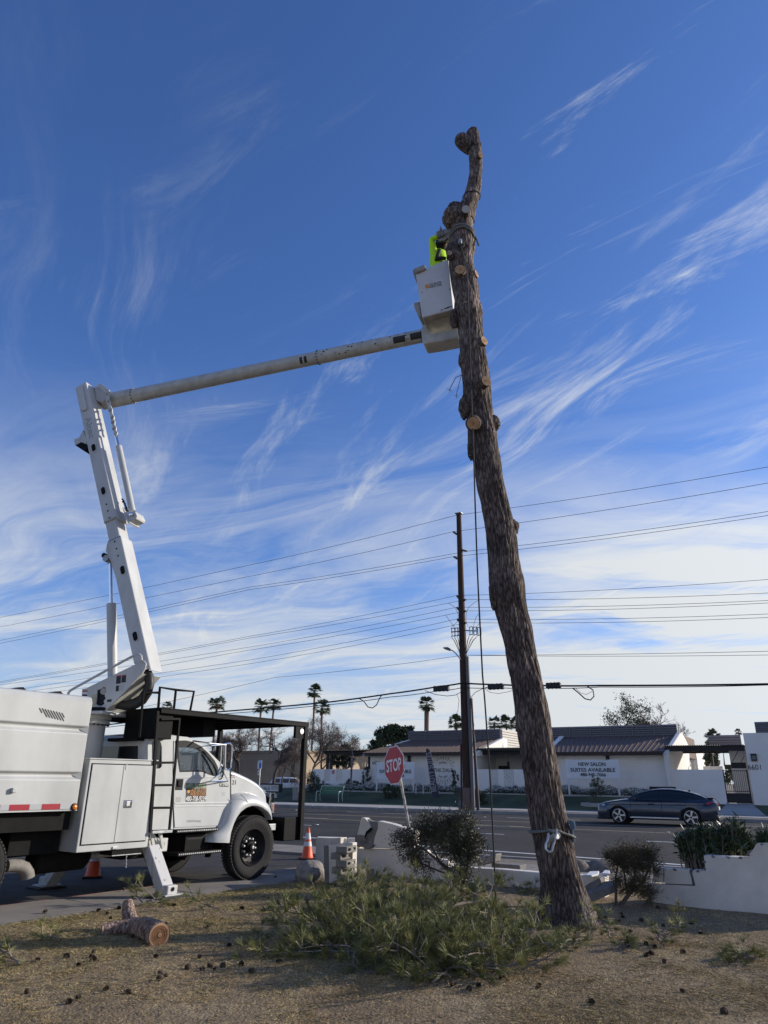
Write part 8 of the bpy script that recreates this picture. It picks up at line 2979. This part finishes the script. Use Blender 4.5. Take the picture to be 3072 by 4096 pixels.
leafy('pine_tree', 'dark rounded pine behind the left end of the salon roof', 'tree', DY(1560, 3100, 92), [lobe(1500, 2985, 92, 32, 22), lobe(1540, 2945, 92, 40, 30), lobe(1590, 2940, 92, 42, 30), lobe(1625, 2930, 94, 34, 24), lobe(1565, 2915, 92, 28, 18), lobe(1640, 2955, 92, 26, 26)], 'pine_leaf', 0.34, 9000, 1, 0.3, shell=.35)
for i, (px, py) in enumerate(((1352, 2998), (1372, 2994), (1390, 2998))):
    leafy('cypress', ['left', 'middle', 'right'][i] + ' one of three clipped dark conifer tips behind the timber pergola', 'tree', DY(px, 3110, 85), [lobe(px, py + 16, 85, 10, 22)], 'pine_leaf', 0.30, 1100, 20 + i, 0.1, group='clipped conifers', shell=.6)
# bare desert trees before the tan building
bare_tree('large bare spreading tree in front of the tan building, seen under the rack', Q(*k5(1190, 705), 57), 5.6, 3, .85, 6, 0.17, minr=.013, haze=5200, group='bare trees at the tan building')
bare_tree('slim bare tree right of the large one, close to the rack post', Q(*k5(1282, 705), 56), 4.2, 8, .7, 5, 0.075, minr=.013, haze=5200, group='bare trees at the tan building')
bare_tree('bare tree left of the large one, behind the truck mirrors', Q(*k5(760, 640), 60), 5.2, 15, .85, 6, 0.14, minr=.013, haze=5200, group='bare trees at the tan building')
bare_tree('bare tree directly behind the truck hood and windscreen', Q(*k5(560, 640), 62), 5.0, 22, .85, 6, 0.13, minr=.013, haze=5200, group='bare trees at the tan building')
bare_tree('bare tree right of the rack post beside the tan corner', Q(*k5(1640, 690), 62), 5.6, 31, .8, 6, 0.14, minr=.013, haze=5200, group='bare trees at the tan building')
bare_tree('bare grey tree between the tan building and the pergola', Q(1290, 3120, 66), 6.2, 44, .75, 6, 0.14, minr=.013, haze=5200, group='bare trees at the tan building', leaf='tree_leaf', nleaf=700, leafsize=.12)
bare_tree('bare twiggy tree close behind the timber pergola', Q(1385, 3110, 68), 4.8, 52, .85, 5, 0.12, minr=.013, haze=5200, group='bare trees at the tan building', leaf='tree_leaf', nleaf=1800, leafsize=.14)
leafy('shrub', 'dark green hedge mass seen through the timber pergola', 'shrub', Q(1370, 3110, 60), [lobe(1345, 3045, 66, 26, 24), lobe(1385, 3045, 66, 28, 24)], 'tree_leaf', 0.14, 3500, 61, .08)
# behind the east wing
t_ = bare_tree('half leafy tree rising behind the roof of the salon wing', DY(2500, 3060, 78), 7.3, 67, .8, 6, 0.17, leaf='tree_leaf', nleaf=4200, leafsize=.22, minr=.014, name='leafy_tree')
bare_tree('bare tree rising behind the right end of the salon roof', DY(2690, 3060, 76), 6.4, 73, .8, 6, 0.14, minr=.014)
leafy('leafy_tree', 'dark leafy tree in the courtyard below the fan palm', 'tree', Q(2850, 3090, 60), [lobe(2848, 3010, 60, 26, 34), lobe(2845, 3050, 60, 30, 28)], 'tree_leaf', 0.17, 3800, 81, .12)
leafy('shrub', 'small leafy tree top left of the far louvre block', 'shrub', DY(2898, 3060, 66), [lobe(2898, 2968, 66, 12, 24)], 'tree_leaf', 0.16, 800, 83, .06)
leafy('leafy_tree', 'round dark little tree standing behind the iron gate', 'tree', Q(*e3(1385, 1010), 53.5), [lobe(2935, 3110, 50, 36, 32), lobe(2965, 3120, 50, 26, 30), lobe(2940, 3085, 50, 22, 22)], 'pine_leaf', 0.10, 4500, 85, .07)
leafy('olive_tree', 'thin olive tree growing in the concrete ring', 'tree', (pc_.x, pc_.y, bank_z(pc_.dot(U), 45) + 0.02), [lobe(2370, 3160, 44.6, 22, 34), lobe(2395, 3150, 44.6, 22, 38), lobe(2385, 3120, 44.6, 18, 22)], 'olive_leaf', 0.075, 2600, 87, .05, shell=.2, aspect=.3)
# planting against the walls across the road
for (nm, lab, px, py, q, lbs, leaf, sz, n, sd) in (
    ('olive_shrub', 'tall grey green shrub at the left end of the pierced garden wall', 1262, 3190, 47, [(1250, 3125, 24, 42), (1280, 3145, 22, 34), (1235, 3165, 20, 24)], 'olive_leaf', .09, 3600, 91),
    ('climbing_plant', 'dark climbing plant on the garden wall left of the first banner', 1462, 3150, 49.6, [(1462, 3090, 14, 22), (1472, 3115, 12, 18), (1450, 3125, 12, 22)], 'bush_leaf', .085, 1300, 92),
    ('climbing_plant', 'dark climbing plant trained at the right of the sunburst sign', 1812, 3155, 49.3, [(1815, 3085, 9, 16), (1822, 3115, 16, 22), (1806, 3145, 18, 14)], 'bush_leaf', .085, 1200, 93),
    ('shrub', 'round green shrub on the lawn below the first banner', 1568, 3196, 45.5, [(1555, 3165, 24, 26), (1582, 3165, 22, 26)], 'tree_leaf', .085, 3000, 94),
    ('shrub', 'grey green shrub right of the utility pole foot', 1925, 3230, 44, [(1915, 3190, 20, 38), (1938, 3205, 16, 30)], 'olive_leaf', .085, 2600, 95),
    ('shrub', 'spiky rosemary shrub at the foot of the garden wall behind the slim flag', 1405, 3160, 48.5, [(1400, 3130, 16, 14), (1425, 3138, 20, 14)], 'olive_leaf', .075, 1300, 96),
    ('shrub', 'leafy shrub at the foot of the right pierced wall beside the trunk', 2065, 3190, 48.5, [(2060, 3160, 16, 16)], 'olive_leaf', .075, 900, 97)):
    b0_ = Q(px, py, q)
    b0_.z = bank_z(b0_.dot(U), q)
    leafy(nm, lab, 'climbing plant' if 'climb' in nm else 'shrub', b0_, [lobe(x, y, b0_.y, rx, ry, .6) for x, y, rx, ry in lbs], leaf, sz, n, sd, .035, shell=.3)


def flower_bed(label, p0, p1, q0, q1, n, h=0.45):
    p = RN.uniform(p0, p1, n)
    q = RN.uniform(q0, q1, n)
    hh = np.array([0.35 + 0.65 * abs(noise.noise(Vector((a * 0.9, b * 0.9, 2)))) * 1.6 for a, b in zip(p, q)]) * h
    z = np.array([bank_z(a, b) for a, b in zip(p, q)]) + RN.uniform(0, 1, n) ** 0.6 * hh
    c = p[:, None] * np.array(U) + q[:, None] * np.array(NQ)
    c[:, 2] = z
    v, f = leaf_quads(c, 0.085, .4)
    o = npmesh('flower_bed', v, f, 'bed_leaf')
    tag(o, label, 'flower bed', kind='stuff')
    m = n // 2
    ix = RN.integers(0, n, m)
    cf = c[ix].copy()
    cf[:, 2] += RN.uniform(0.0, 0.10, m)
    v, f = leaf_quads(cf, 0.055, .9)
    o2 = npmesh('blossoms', v, f, 'flowers', o)
    tag(o2, kind='stuff')
    return o


flower_bed('bed of small white flowers under the first banner and garden wall', -33.0, -20.8, 47.6, 49.8, 15000)
flower_bed('bed of small white flowers at the foot of the right pierced wall', -18.6, -14.6, 47.8, 49.7, 5200)
flower_bed('bed of small white flowers under the banner behind the car', -14.4, -7.6, 47.7, 49.7, 9000)
# bed edging
for p0, p1 in ((-33.2, -20.6), (-18.8, -7.4)):
    mb = MB()
    for k in range(int((p1 - p0) / 0.6)):
        a = p0 + k * 0.6
        za, zb2 = bank_z(a, 47.4), bank_z(a + .6, 47.4)
        mb.bar(PQ(a, 47.4 + .12 * sin(a), za + .03), PQ(a + .6, 47.4 + .12 * sin(a + .6), zb2 + .03), .12, .10)
    struct(mb, 'bed_edging', 'concrete_far')


# -------- foreground shrubs
def shrub(name, label, base, lobes, stems, leaf, size, n, seed, twigm='twig', aspect=0.45, shell=.5, nt=160, tw_r=0.006, clump=26, cl_r=0.10, up=0.3):
    rs = random.Random(seed)
    base = Vector(base)
    t = thing(name, label, 'shrub', base)
    mb = MB()
    for pts, r in stems:
        mb.tube(pts, [r * (1 - .6 * i / (len(pts) - 1)) for i in range(len(pts))], 7, caps=False)
    mb.build('stems', twigm, t, smooth=True, world=True)
    mt = MB()
    ends = [Vector(p[-1]) for p, _ in stems] + [Vector(p[len(p) // 2]) for p, _ in stems]
    vol = np.array([r[0] * r[1] * r[2] for _, r in lobes])
    vol = vol / vol.sum()
    cl_all = []
    for (c, rad), w in zip(lobes, vol):
        ncl = max(4, int(n * w / clump))
        u = unit(RN.normal(size=(ncl, 3))) * (shell + (1 - shell) * RN.uniform(0, 1, (ncl, 1)) ** .6)
        u *= 1 + 0.22 * RN.normal(size=(ncl, 1))
        cl_all.append((np.array(c) + u * np.array(rad), u))
    CL = np.concatenate([a for a, b in cl_all])
    DR = np.concatenate([b for a, b in cl_all])
    for k in range(min(nt, len(CL))):
        i = rs.randrange(len(CL))
        e = Vector(CL[i])
        s = min(ends, key=lambda v: (v - e).length + rs.uniform(0, .15))
        mid = s.lerp(e, .5) + Vector((rs.gauss(0, .03), rs.gauss(0, .03), rs.gauss(0, .03)))
        mt.tube([s, mid, e, e + Vector(DR[i]).normalized() * rs.uniform(.02, .10)], [tw_r, tw_r * .8, tw_r * .6, tw_r * .35], 4, caps=False)
    tag(mt.build('twigs', twigm, t, world=True), kind='stuff')
    ix = RN.integers(0, len(CL), n)
    c = CL[ix] + RN.normal(size=(n, 3)) * cl_r * RN.uniform(.3, 1.2, (n, 1))
    c[:, 2] = np.maximum(c[:, 2], 0.02)
    v, f = leaf_quads(c, size, aspect, dirs=unit(DR[ix]) + np.array([0, 0, up]), jit=.75)
    tag(npmesh('leaves', local(t, v), f, leaf, t), kind='stuff')
    return t


YB = G(1849, 3574).y
bb_ = G(1849, 3574)
Sx = lambda x, y, dy=0.0: DY(*e1(x, y), YB + dy)
shrub('shrub', 'large dark twiggy shrub leaning in front of the broken wall', bb_,
      [lobe(*e1(940, 950), YB, 38, 34), lobe(*e1(1010, 1060), YB, 44, 40), lobe(*e1(1080, 920), YB + .1, 56, 44), lobe(*e1(1250, 930), YB + .05, 48, 40), lobe(*e1(1330, 990), YB, 44, 44), lobe(*e1(1180, 830), YB, 52, 44), lobe(*e1(1100, 1130), YB - .1, 40, 44), lobe(*e1(1320, 830), YB + .1, 44, 40), lobe(*e1(1430, 880), YB, 56, 58), lobe(*e1(1500, 790), YB, 30, 36), lobe(*e1(1550, 980), YB, 46, 50), lobe(*e1(1450, 1060), YB, 52, 50), lobe(*e1(1560, 1110), YB - .1, 30, 36), lobe(*e1(1400, 1200), YB - .1, 44, 36), lobe(*e1(1470, 1260), YB, 34, 30), lobe(*e1(1160, 1240), YB, 26, 22)],
      [([bb_, Sx(1430, 1290), Sx(1330, 1200), Sx(1230, 1110), Sx(1130, 1030), Sx(1020, 970)], .030), ([bb_, Sx(1400, 1250), Sx(1260, 1130), Sx(1190, 1000), Sx(1200, 870)], .026), ([bb_, Sx(1440, 1230), Sx(1430, 1080), Sx(1420, 900), Sx(1380, 760)], .026), ([bb_, Sx(1480, 1240), Sx(1510, 1080), Sx(1540, 960)], .024), ([bb_, Sx(1330, 1240), Sx(1180, 1180), Sx(1060, 1120)], .022), ([bb_, Sx(1450, 1300), Sx(1490, 1200), Sx(1560, 1120)], .018)],
      'bush_leaf', 0.030, 23000, 5, aspect=.5, shell=.45, nt=520, tw_r=.005, clump=30, cl_r=.055)
db_ = G(*e4(300, 862))
YD = db_.y
Dx = lambda x, y, dy=0.0: DY(*e4(x, y), YD + dy)
shrub('shrub', 'half dead brown shrub with a slanting stem in front of the cracked wall', db_,
      [lobe(*e4(240, 400), YD, 34, 28), lobe(*e4(340, 380), YD, 44, 30), lobe(*e4(460, 400), YD, 46, 36), lobe(*e4(560, 390), YD, 40, 40), lobe(*e4(420, 500), YD - .05, 52, 34), lobe(*e4(270, 480), YD, 30, 30), lobe(*e4(590, 520), YD, 28, 34), lobe(*e4(470, 660), YD - .05, 44, 36), lobe(*e4(560, 740), YD, 34, 38), lobe(*e4(340, 680), YD, 34, 30), lobe(*e4(280, 620), YD, 24, 30)],
      [([db_, Dx(370, 770), Dx(420, 680), Dx(440, 560), Dx(420, 430)], .030), ([db_, Dx(390, 750), Dx(500, 640), Dx(570, 520), Dx(590, 400)], .022), ([Dx(260, 850), Dx(262, 720), Dx(258, 600), Dx(280, 460)], .022), ([Dx(370, 770), Dx(350, 650), Dx(330, 500), Dx(340, 400)], .018), ([Dx(420, 700), Dx(520, 720), Dx(570, 790)], .015)],
      'dry_leaf', 0.042, 15000, 6, aspect=.16, shell=.4, nt=480, tw_r=.004, clump=30, cl_r=.05)


def oleander(label, base, lobes, n, seed):
    t = thing('oleander', label, 'shrub', base)
    rs = random.Random(seed)
    base = Vector(base)
    mb = MB()
    sh_c, sh_d = [], []
    for (c, rad) in lobes:
        for k in range(int(n / len(lobes))):
            e = Vector(c) + Vector((rs.gauss(0, .5) * rad[0], rs.gauss(0, .5) * rad[1], abs(rs.gauss(.2, .55)) * rad[2]))
            b = base + Vector(((e.x - base.x) * .7 + rs.uniform(-.1, .1), (e.y - base.y) * .6, 0))
            m = b.lerp(e, .55) + Vector((rs.gauss(0, .03), rs.gauss(0, .03), 0))
            mb.tube([b, m, e], [.012, .009, .004], 4, caps=False)
            d = (e - m).normalized()
            for q in range(22):
                t_ = rs.uniform(.25, 1.0)
                p = m.lerp(e, t_)
                sh_c.append(tuple(p))
                a = Vector((rs.gauss(0, 1), rs.gauss(0, 1), rs.gauss(0, .8))).normalized()
                sh_d.append(tuple((d * .45 + a * 1.0 + Vector((0, 0, .12))).normalized()))
    mb.build('stems', 'twig_pale', t, world=True)
    c, d = np.array(sh_c), np.array(sh_d)
    v, f = leaf_quads(c, 0.105, .20, dirs=d, jit=.12)
    tag(npmesh('leaves', local(t, v), f, 'oleander_leaf', t), kind='stuff')
    return t


ob = W0 + WD * 5.2 + WN * 0.55
ob.z = 0.0
YO = ob.y
oleander('dense glossy oleander growing behind the stepped wall', ob, [lobe(*e4(900, 270), YO + .1, 26, 30), lobe(*e4(990, 240), YO, 40, 34), lobe(*e4(1100, 200), YO, 44, 40), lobe(*e4(1200, 200), YO - .1, 46, 44), lobe(*e4(1320, 210), YO - .15, 44, 46), lobe(*e4(1420, 240), YO - .2, 36, 44), lobe(*e4(1010, 420), YO + .1, 34, 44), lobe(*e4(1150, 330), YO - .1, 46, 36), lobe(*e4(1330, 330), YO - .2, 46, 30), lobe(*e4(1480, 330), YO - .2, 24, 22)], 420, 3)
ob2 = W0 + WD * 6.5 + WN * 0.6
ob2.z = 0
oleander('second oleander at the right edge behind the high end of the wall', ob2, [lobe(*e4(1620, 230), ob2.y, 24, 26), lobe(*e4(1680, 260), ob2.y, 34, 30)], 90, 4)

# -------- heap of cut pine boughs
HC_ = G(*g2(860, 430))


def tuft(vs_c, vs_d, vs_l, p, d, n, ln, spread=.75):
    dd = unit(np.array(d)[None, :] + RN.normal(size=(n, 3)) * spread * 0.6)
    vs_c.append(np.repeat(np.array(p)[None, :], n, 0) + RN.normal(size=(n, 3)) * .006)
    vs_d.append(dd)
    vs_l.append(ln * RN.uniform(.65, 1.15, n))


def bough_set(rs, items, needles, wood):
    """items: (ground point, lift, heading, length)"""
    for g0, lift, az, ln in items:
        d = Vector((cos(az), sin(az), rs.uniform(.05, .5)))
        d.normalize()
        p = Vector(g0) + Vector((0, 0, lift))
        pts = [p]
        dd = d.copy()
        for k in range(4):
            dd = (dd + Vector((rs.gauss(0, .25), rs.gauss(0, .25), rs.gauss(-.05, .22)))).normalized()
            q = pts[-1] + dd * ln / 4
            q.z = max(q.z, 0.03)
            pts.append(q)
        wood.tube(pts, [.010, .009, .007, .006, .004], 4, caps=False)
        for k in range(1, 5):
            for s in range(2 if k < 4 else 3):
                a = Vector((rs.gauss(0, 1), rs.gauss(0, 1), rs.gauss(.3, .8))).normalized()
                e = pts[k] + (dd * .5 + a * .8).normalized() * rs.uniform(.05, .16)
                e.z = max(e.z, .03)
                wood.tube([pts[k], e], [.005, .004], 3, caps=False)
                dirn = (e - pts[k]).normalized()
                tuft(*needles, e, dirn + Vector((0, 0, .15)), 46, .125)


rs = random.Random(77)
outline = [(150, 455), (240, 425), (330, 390), (430, 320), (520, 270), (600, 225), (680, 225), (800, 220), (900, 230), (1000, 255), (1100, 300), (1200, 350), (1290, 400), (1360, 440), (1410, 470), (1420, 560), (1370, 590), (1300, 585), (1200, 560), (1090, 610), (980, 600), (950, 540), (800, 520), (640, 500), (480, 480), (380, 500), (250, 505), (160, 490)]


def inside(x, y, poly):
    c = False
    j = len(poly) - 1
    for i in range(len(poly)):
        if (poly[i][1] > y) != (poly[j][1] > y) and x < (poly[j][0] - poly[i][0]) * (y - poly[i][1]) / (poly[j][1] - poly[i][1]) + poly[i][0]:
            c = not c
        j = i
    return c


items = []
nd = ([], [], [])
wd_ = MB()
while len(items) < 255:
    x, y = rs.uniform(60, 1550), rs.uniform(175, 615)
    if not inside(x, y, outline):
        continue
    if rs.random() > (0.16 if x < 380 else 0.5 if x < 480 else 1.0):
        continue
    # the picture outline covers the heap's height too: thick in the middle, thin at the ends
    mid = max(0, 1 - abs(x - 830) / 620)
    hmax = 0.04 + 0.20 * mid ** .7 * max(0.15, 1 - abs(y - 360) / 260)
    lift = rs.uniform(0, 1) * hmax * (0.4 if y < 290 else 1)
    gp0 = G(*g2(x, y), lift)
    if gp0.y > 11.6:
        gp0.y = rs.uniform(10.4, 11.4)
    items.append((Vector((gp0.x, gp0.y, 0)), lift, rs.uniform(0, 2 * pi), rs.uniform(.3, .7)))
bough_set(rs, items, nd, wd_)
c, d, l = np.concatenate(nd[0]), np.concatenate(nd[1]), np.concatenate(nd[2])
c[:, 2] = np.maximum(c[:, 2], .01)
e = c + d * l[:, None]
d[:, 2] = np.where(e[:, 2] < 0.01, np.abs(d[:, 2]) * .2, d[:, 2])
v, f = tris_spikes(c, unit(d), l, 0.0022)
pile = npmesh('pine_bough_pile', v, f, 'needle')
tag(pile, 'wide heap of cut green pine boughs lying left of the trunk', 'branch pile', kind='stuff')
tag(wd_.build('bough_stems', 'twig_pale', pile), kind='stuff')
# bare grey branches sticking out of the heap
for pts, r, lab in (([(1080, 262), (1180, 246), (1240, 240)], .02, 'thick bare branch lying across the top of the heap near the hanging rope'), ([(850, 412), (920, 402), (1000, 398), (1060, 408)], .013, 'bare grey branch lying across the middle of the heap'), ([(985, 625), (1040, 580), (1100, 540), (1120, 515)], .011, 'bare curved branch at the front right of the heap'), ([(840, 178), (830, 140), (800, 95), (775, 85)], .006, 'thin upright twig sticking out of the top of the heap'), ([(1520, 275), (1420, 270), (1330, 268)], .010, 'dark bare branch on the soil left of the trunk foot')):
    P_ = []
    for k, (x, y) in enumerate(pts):
        if 'upright' in lab:
            P_.append(DY(*g2(x, y), 11.0))
        else:
            P_.append(G(*g2(x, y), .34 if y < 300 and x < 1300 else (.22 if y < 450 else .05)))
    o = MB().tube(P_, [r * (1 - .15 * k) for k in range(len(P_))], 6).build('bare_branch', 'twig_pale' if 'dark' not in lab else 'twig', smooth=True)
    tag(o, lab, 'branch', 'bare branches among the cut boughs')
# loose boughs lying apart from the heap, each its own thing
for px, py, n, lab in ((625, 3620, 3, 'small green pine sprig lying behind the cut log'), (880, 3640, 1, 'thin pine sprig lying between the log and the heap'), (2330, 3790, 3, 'flat green pine bough lying below the trunk foot'), (2480, 3770, 3, 'grey green pine bough lying right of the trunk'), (2680, 3800, 3, 'withered pine bough at the edge of the wall shadow'), (2110, 3570, 3, 'tuft of green needles standing left of the trunk base'), (30, 3870, 3, 'dark pine sprig at the left edge of the lawn'), (1580, 3500, 1, 'upright pine sprig in front of the broken wall'), (190, 3790, 1, 'thin pine sprig lying at the left before the log'), (2920, 3860, 3, 'faded pine sprig at the right edge of the lawn')):
    nd2 = ([], [], [])
    w2_ = MB()
    g = G(px, py)
    bough_set(rs, [(g + Vector((rs.gauss(0, .12), rs.gauss(0, .10), 0)), rs.uniform(.02, .08), rs.uniform(0, 6.28), rs.uniform(.2, .5)) for _ in range(n)], nd2, w2_)
    t = thing('pine_bough', lab, 'pine branch', g, 0, 'loose pine boughs on the lawn')
    w2_.build('stem', 'twig_pale', t, world=True)
    c, d, l = np.concatenate(nd2[0]), np.concatenate(nd2[1]), np.concatenate(nd2[2])
    c[:, 2] = np.maximum(c[:, 2], .01)
    d[:, 2] = np.abs(d[:, 2]) * .6
    v, f = tris_spikes(c, unit(d), l * .9, .002)
    tag(npmesh('needles', local(t, v), f, 'needle', t), kind='stuff')

# -------- pine cones, all sharing one mesh
mb = MB()
for i in range(8):
    t = i / 7
    rr = .030 * sin(pi * (0.18 + .74 * t)) + .006
    for k in range(8):
        a = 2 * pi * k / 8 + i * .39
        dr = Vector((cos(a), sin(a), 0))
        tg = Vector((-sin(a), cos(a), 0))
        z = -.035 + .07 * t
        mb.add([dr * rr * .3 + tg * .006 + Vector((0, 0, z)), dr * rr * .3 - tg * .006 + Vector((0, 0, z)), dr * rr * 1.15 - tg * .008 + Vector((0, 0, z + .012)), dr * rr * 1.15 + tg * .008 + Vector((0, 0, z + .012))], [(0, 1, 2, 3)])
mb.lathe([(.0, -.036), (.014, -.03), (.016, .0), (.010, .03), (0, .038)], (0, 0, 0), (0, 0, 1), 7)
cone_me = bpy.data.meshes.new('pine_cone')
cone_me.from_pydata(mb.v, [], mb.f)
cone_me.materials.append(M('pine_cone'))
known = [g1(*p) for p in ((545, 325), (592, 345), (660, 312), (610, 372), (735, 478), (780, 490), (920, 403), (860, 590), (890, 690), (885, 716), (918, 700), (708, 790), (366, 592), (518, 562), (505, 590), (515, 608), (207, 607), (152, 786), (1142, 423), (1340, 320), (1270, 524), (1118, 658), (1165, 640), (1190, 655), (1230, 643), (1335, 632), (1548, 620), (1395, 675), (1102, 590), (252, 337), (685, 215), (1522, 147), (430, 820), (380, 840), (590, 775), (435, 635), (1040, 650), (1500, 312), (960, 297))] + [g2(*p) for p in ((78, 545), (260, 533), (128, 578), (1205, 650), (1078, 640), (895, 488), (1310, 610), (1158, 665), (1595, 435), (85, 268), (208, 230), (215, 268))] + [crop(2000, 3200, .6462)(*p) for p in ((750, 693), (757, 712), (738, 742), (713, 744), (872, 738), (1010, 778), (785, 858), (905, 890), (960, 912), (942, 955), (905, 962), (1390, 950), (385, 880), (810, 806), (1240, 828), (1018, 1015), (1130, 945), (792, 908), (650, 720), (240, 1160), (570, 1265), (1135, 1192), (1390, 1320), (980, 660), (1185, 760), (20, 1070))]
for px, py in known:
    g = G(px, py, .03)
    s = rs.uniform(.45, .78)
    o = inst('pine_cone', cone_me, None, (g.x, g.y, lawn_z(g.x, g.y) + .016 if on_lawn(g.x, g.y) else .03), (rs.uniform(.8, 2.2), rs.uniform(0, 6), rs.uniform(0, 6)), s)
    where = 'close around the cut log' if abs(px - 540) < 200 and py < 3830 else ('on the left part of the lawn before the log' if px < 1000 and py > 3740 else ('between the log, the pavement and the bough heap' if px < 1300 and py < 3740 else ('along the front of the bough heap' if px < 2200 else ('on the bare soil right of the trunk foot' if py < 3740 else 'on the dry grass at the lower right'))))
    tag(o, 'dark open pine cone lying ' + where, 'pine cone', 'pine cones scattered over the lawn')

# -------- dry grass: short bent straw, greener towards the pavement
N_ = 1500000
ax2 = np.array([ax_.x, ax_.y])
ay2 = np.array([ay_.x, ay_.y])
o2 = np.array([-2.27, 13.40])
# sample more closely near the viewer
X = RN.uniform(-8.0, 8.0, N_ * 2)
Yv = 4.9 * (14.5 / 4.9) ** RN.uniform(0, 1, N_ * 2)
keep = np.abs(X) < (Yv * 0.60 + 0.4)
X, Yv = X[keep], Yv[keep]
lat = (X - o2[0]) * ay2[0] + (Yv - o2[1]) * ay2[1]
wq = (X - W0.x) * WN.x + (Yv - W0.y) * WN.y
keep = (lat > .63) & (wq < -0.02)
X, Yv, lat = X[keep][:N_], Yv[keep][:N_], lat[keep][:N_]
n = len(X)
# patchiness from a coarse noise grid
gx_, gy_ = np.meshgrid(np.arange(-9, 9, .12), np.arange(4, 16, .12), indexing='ij')
pat = np.array([noise.noise((a * .9, b * .9, 1.3)) + .6 * noise.noise((a * 3.1, b * 3.1, 5.0)) for a, b in zip(gx_.ravel(), gy_.ravel())]).reshape(gx_.shape)
hgt = np.array([lawn_z(a, b) for a, b in zip(gx_.ravel(), gy_.ravel())]).reshape(gx_.shape)
ix = np.clip(((X + 9) / .12).astype(int), 0, gx_.shape[0] - 1)
iy = np.clip(((Yv - 4) / .12).astype(int), 0, gx_.shape[1] - 1)
pv = pat[ix, iy]
# bare soil by the wall and round the trunk
wq = (X - W0.x) * WN.x + (Yv - W0.y) * WN.y
bare = np.clip((wq + 2.6) / 1.8, 0, 1) * (X > 1.6)
bare = np.maximum(bare, np.clip(1.2 - np.hypot(X - 2.3, Yv - 10.1) / 0.9, 0, 1) * .6)
dens = np.clip(.55 + .75 * pv, .12, 1) * (1 - .88 * bare)
keep = RN.uniform(0, 1, n) < dens
X, Yv, lat, ix, iy, pv = X[keep], Yv[keep], lat[keep], ix[keep], iy[keep], pv[keep]
n = len(X)
Z = hgt[ix, iy] * 1.0
tilt = np.where(RN.uniform(0, 1, n) < .24 + .2 * pv, RN.uniform(.4, 1.1, n), RN.uniform(.03, .28, n))
az = RN.uniform(0, 2 * pi, n)
d = np.stack([np.cos(az), np.sin(az), tilt], 1)
d = unit(d)
ln = RN.uniform(.016, .046, n) * (1 + .35 * pv)
c = np.stack([X, Yv, Z - .004], 1)
green = (RN.uniform(0, 1, n) < np.clip(.62 - (lat - .6) * .15, .05, .7) + .35 * np.clip(pv, 0, 1))
wid = np.clip(.00026 * Yv, .0012, .0032)
for sel, nm, m, lab in ((~green, 'dry_grass', 'grass_dry', 'short straw coloured dry grass over the front lawn'), (green, 'faded_grass', 'grass_olive', 'sparse olive green grass among the straw on the front lawn')):
    v, f = tris_spikes(c[sel], d[sel], ln[sel], wid[sel])
    o = npmesh(nm, v, f, m)
    tag(o, lab, 'grass', kind='stuff')
# fallen dry needles, bits of bark and chips
m_ = 26000
sel = RN.integers(0, n, m_)
az = RN.uniform(0, 2 * pi, m_)
d2 = unit(np.stack([np.cos(az), np.sin(az), RN.uniform(0, .25, m_)], 1))
c2a = c[sel] + np.array([0, 0, .018])
v, f = tris_spikes(c2a, d2, RN.uniform(.06, .14, m_), np.full(m_, .0022))
tag(npmesh('needle_litter', v, f, 'needle_dry'), 'fallen dry pine needles littering the lawn', 'needle litter', kind='stuff')
m_ = 5200
c3a = np.stack([RN.normal(1.55, .9, m_), RN.normal(7.6, 1.2, m_), np.zeros(m_)], 1)
ok = (c3a[:, 1] > 5.0) & (c3a[:, 1] < 11.3)
c3a = c3a[ok]
c3a[:, 2] = [lawn_z(a, b) + .022 for a, b in c3a[:, :2]]
v, f = leaf_quads(c3a, .011, .6, up=0)
tag(npmesh('wood_chips', v, f, 'cut_wood'), 'pale wood chips and saw dust sprinkled on the lawn below the trunk', 'wood chips', kind='stuff')
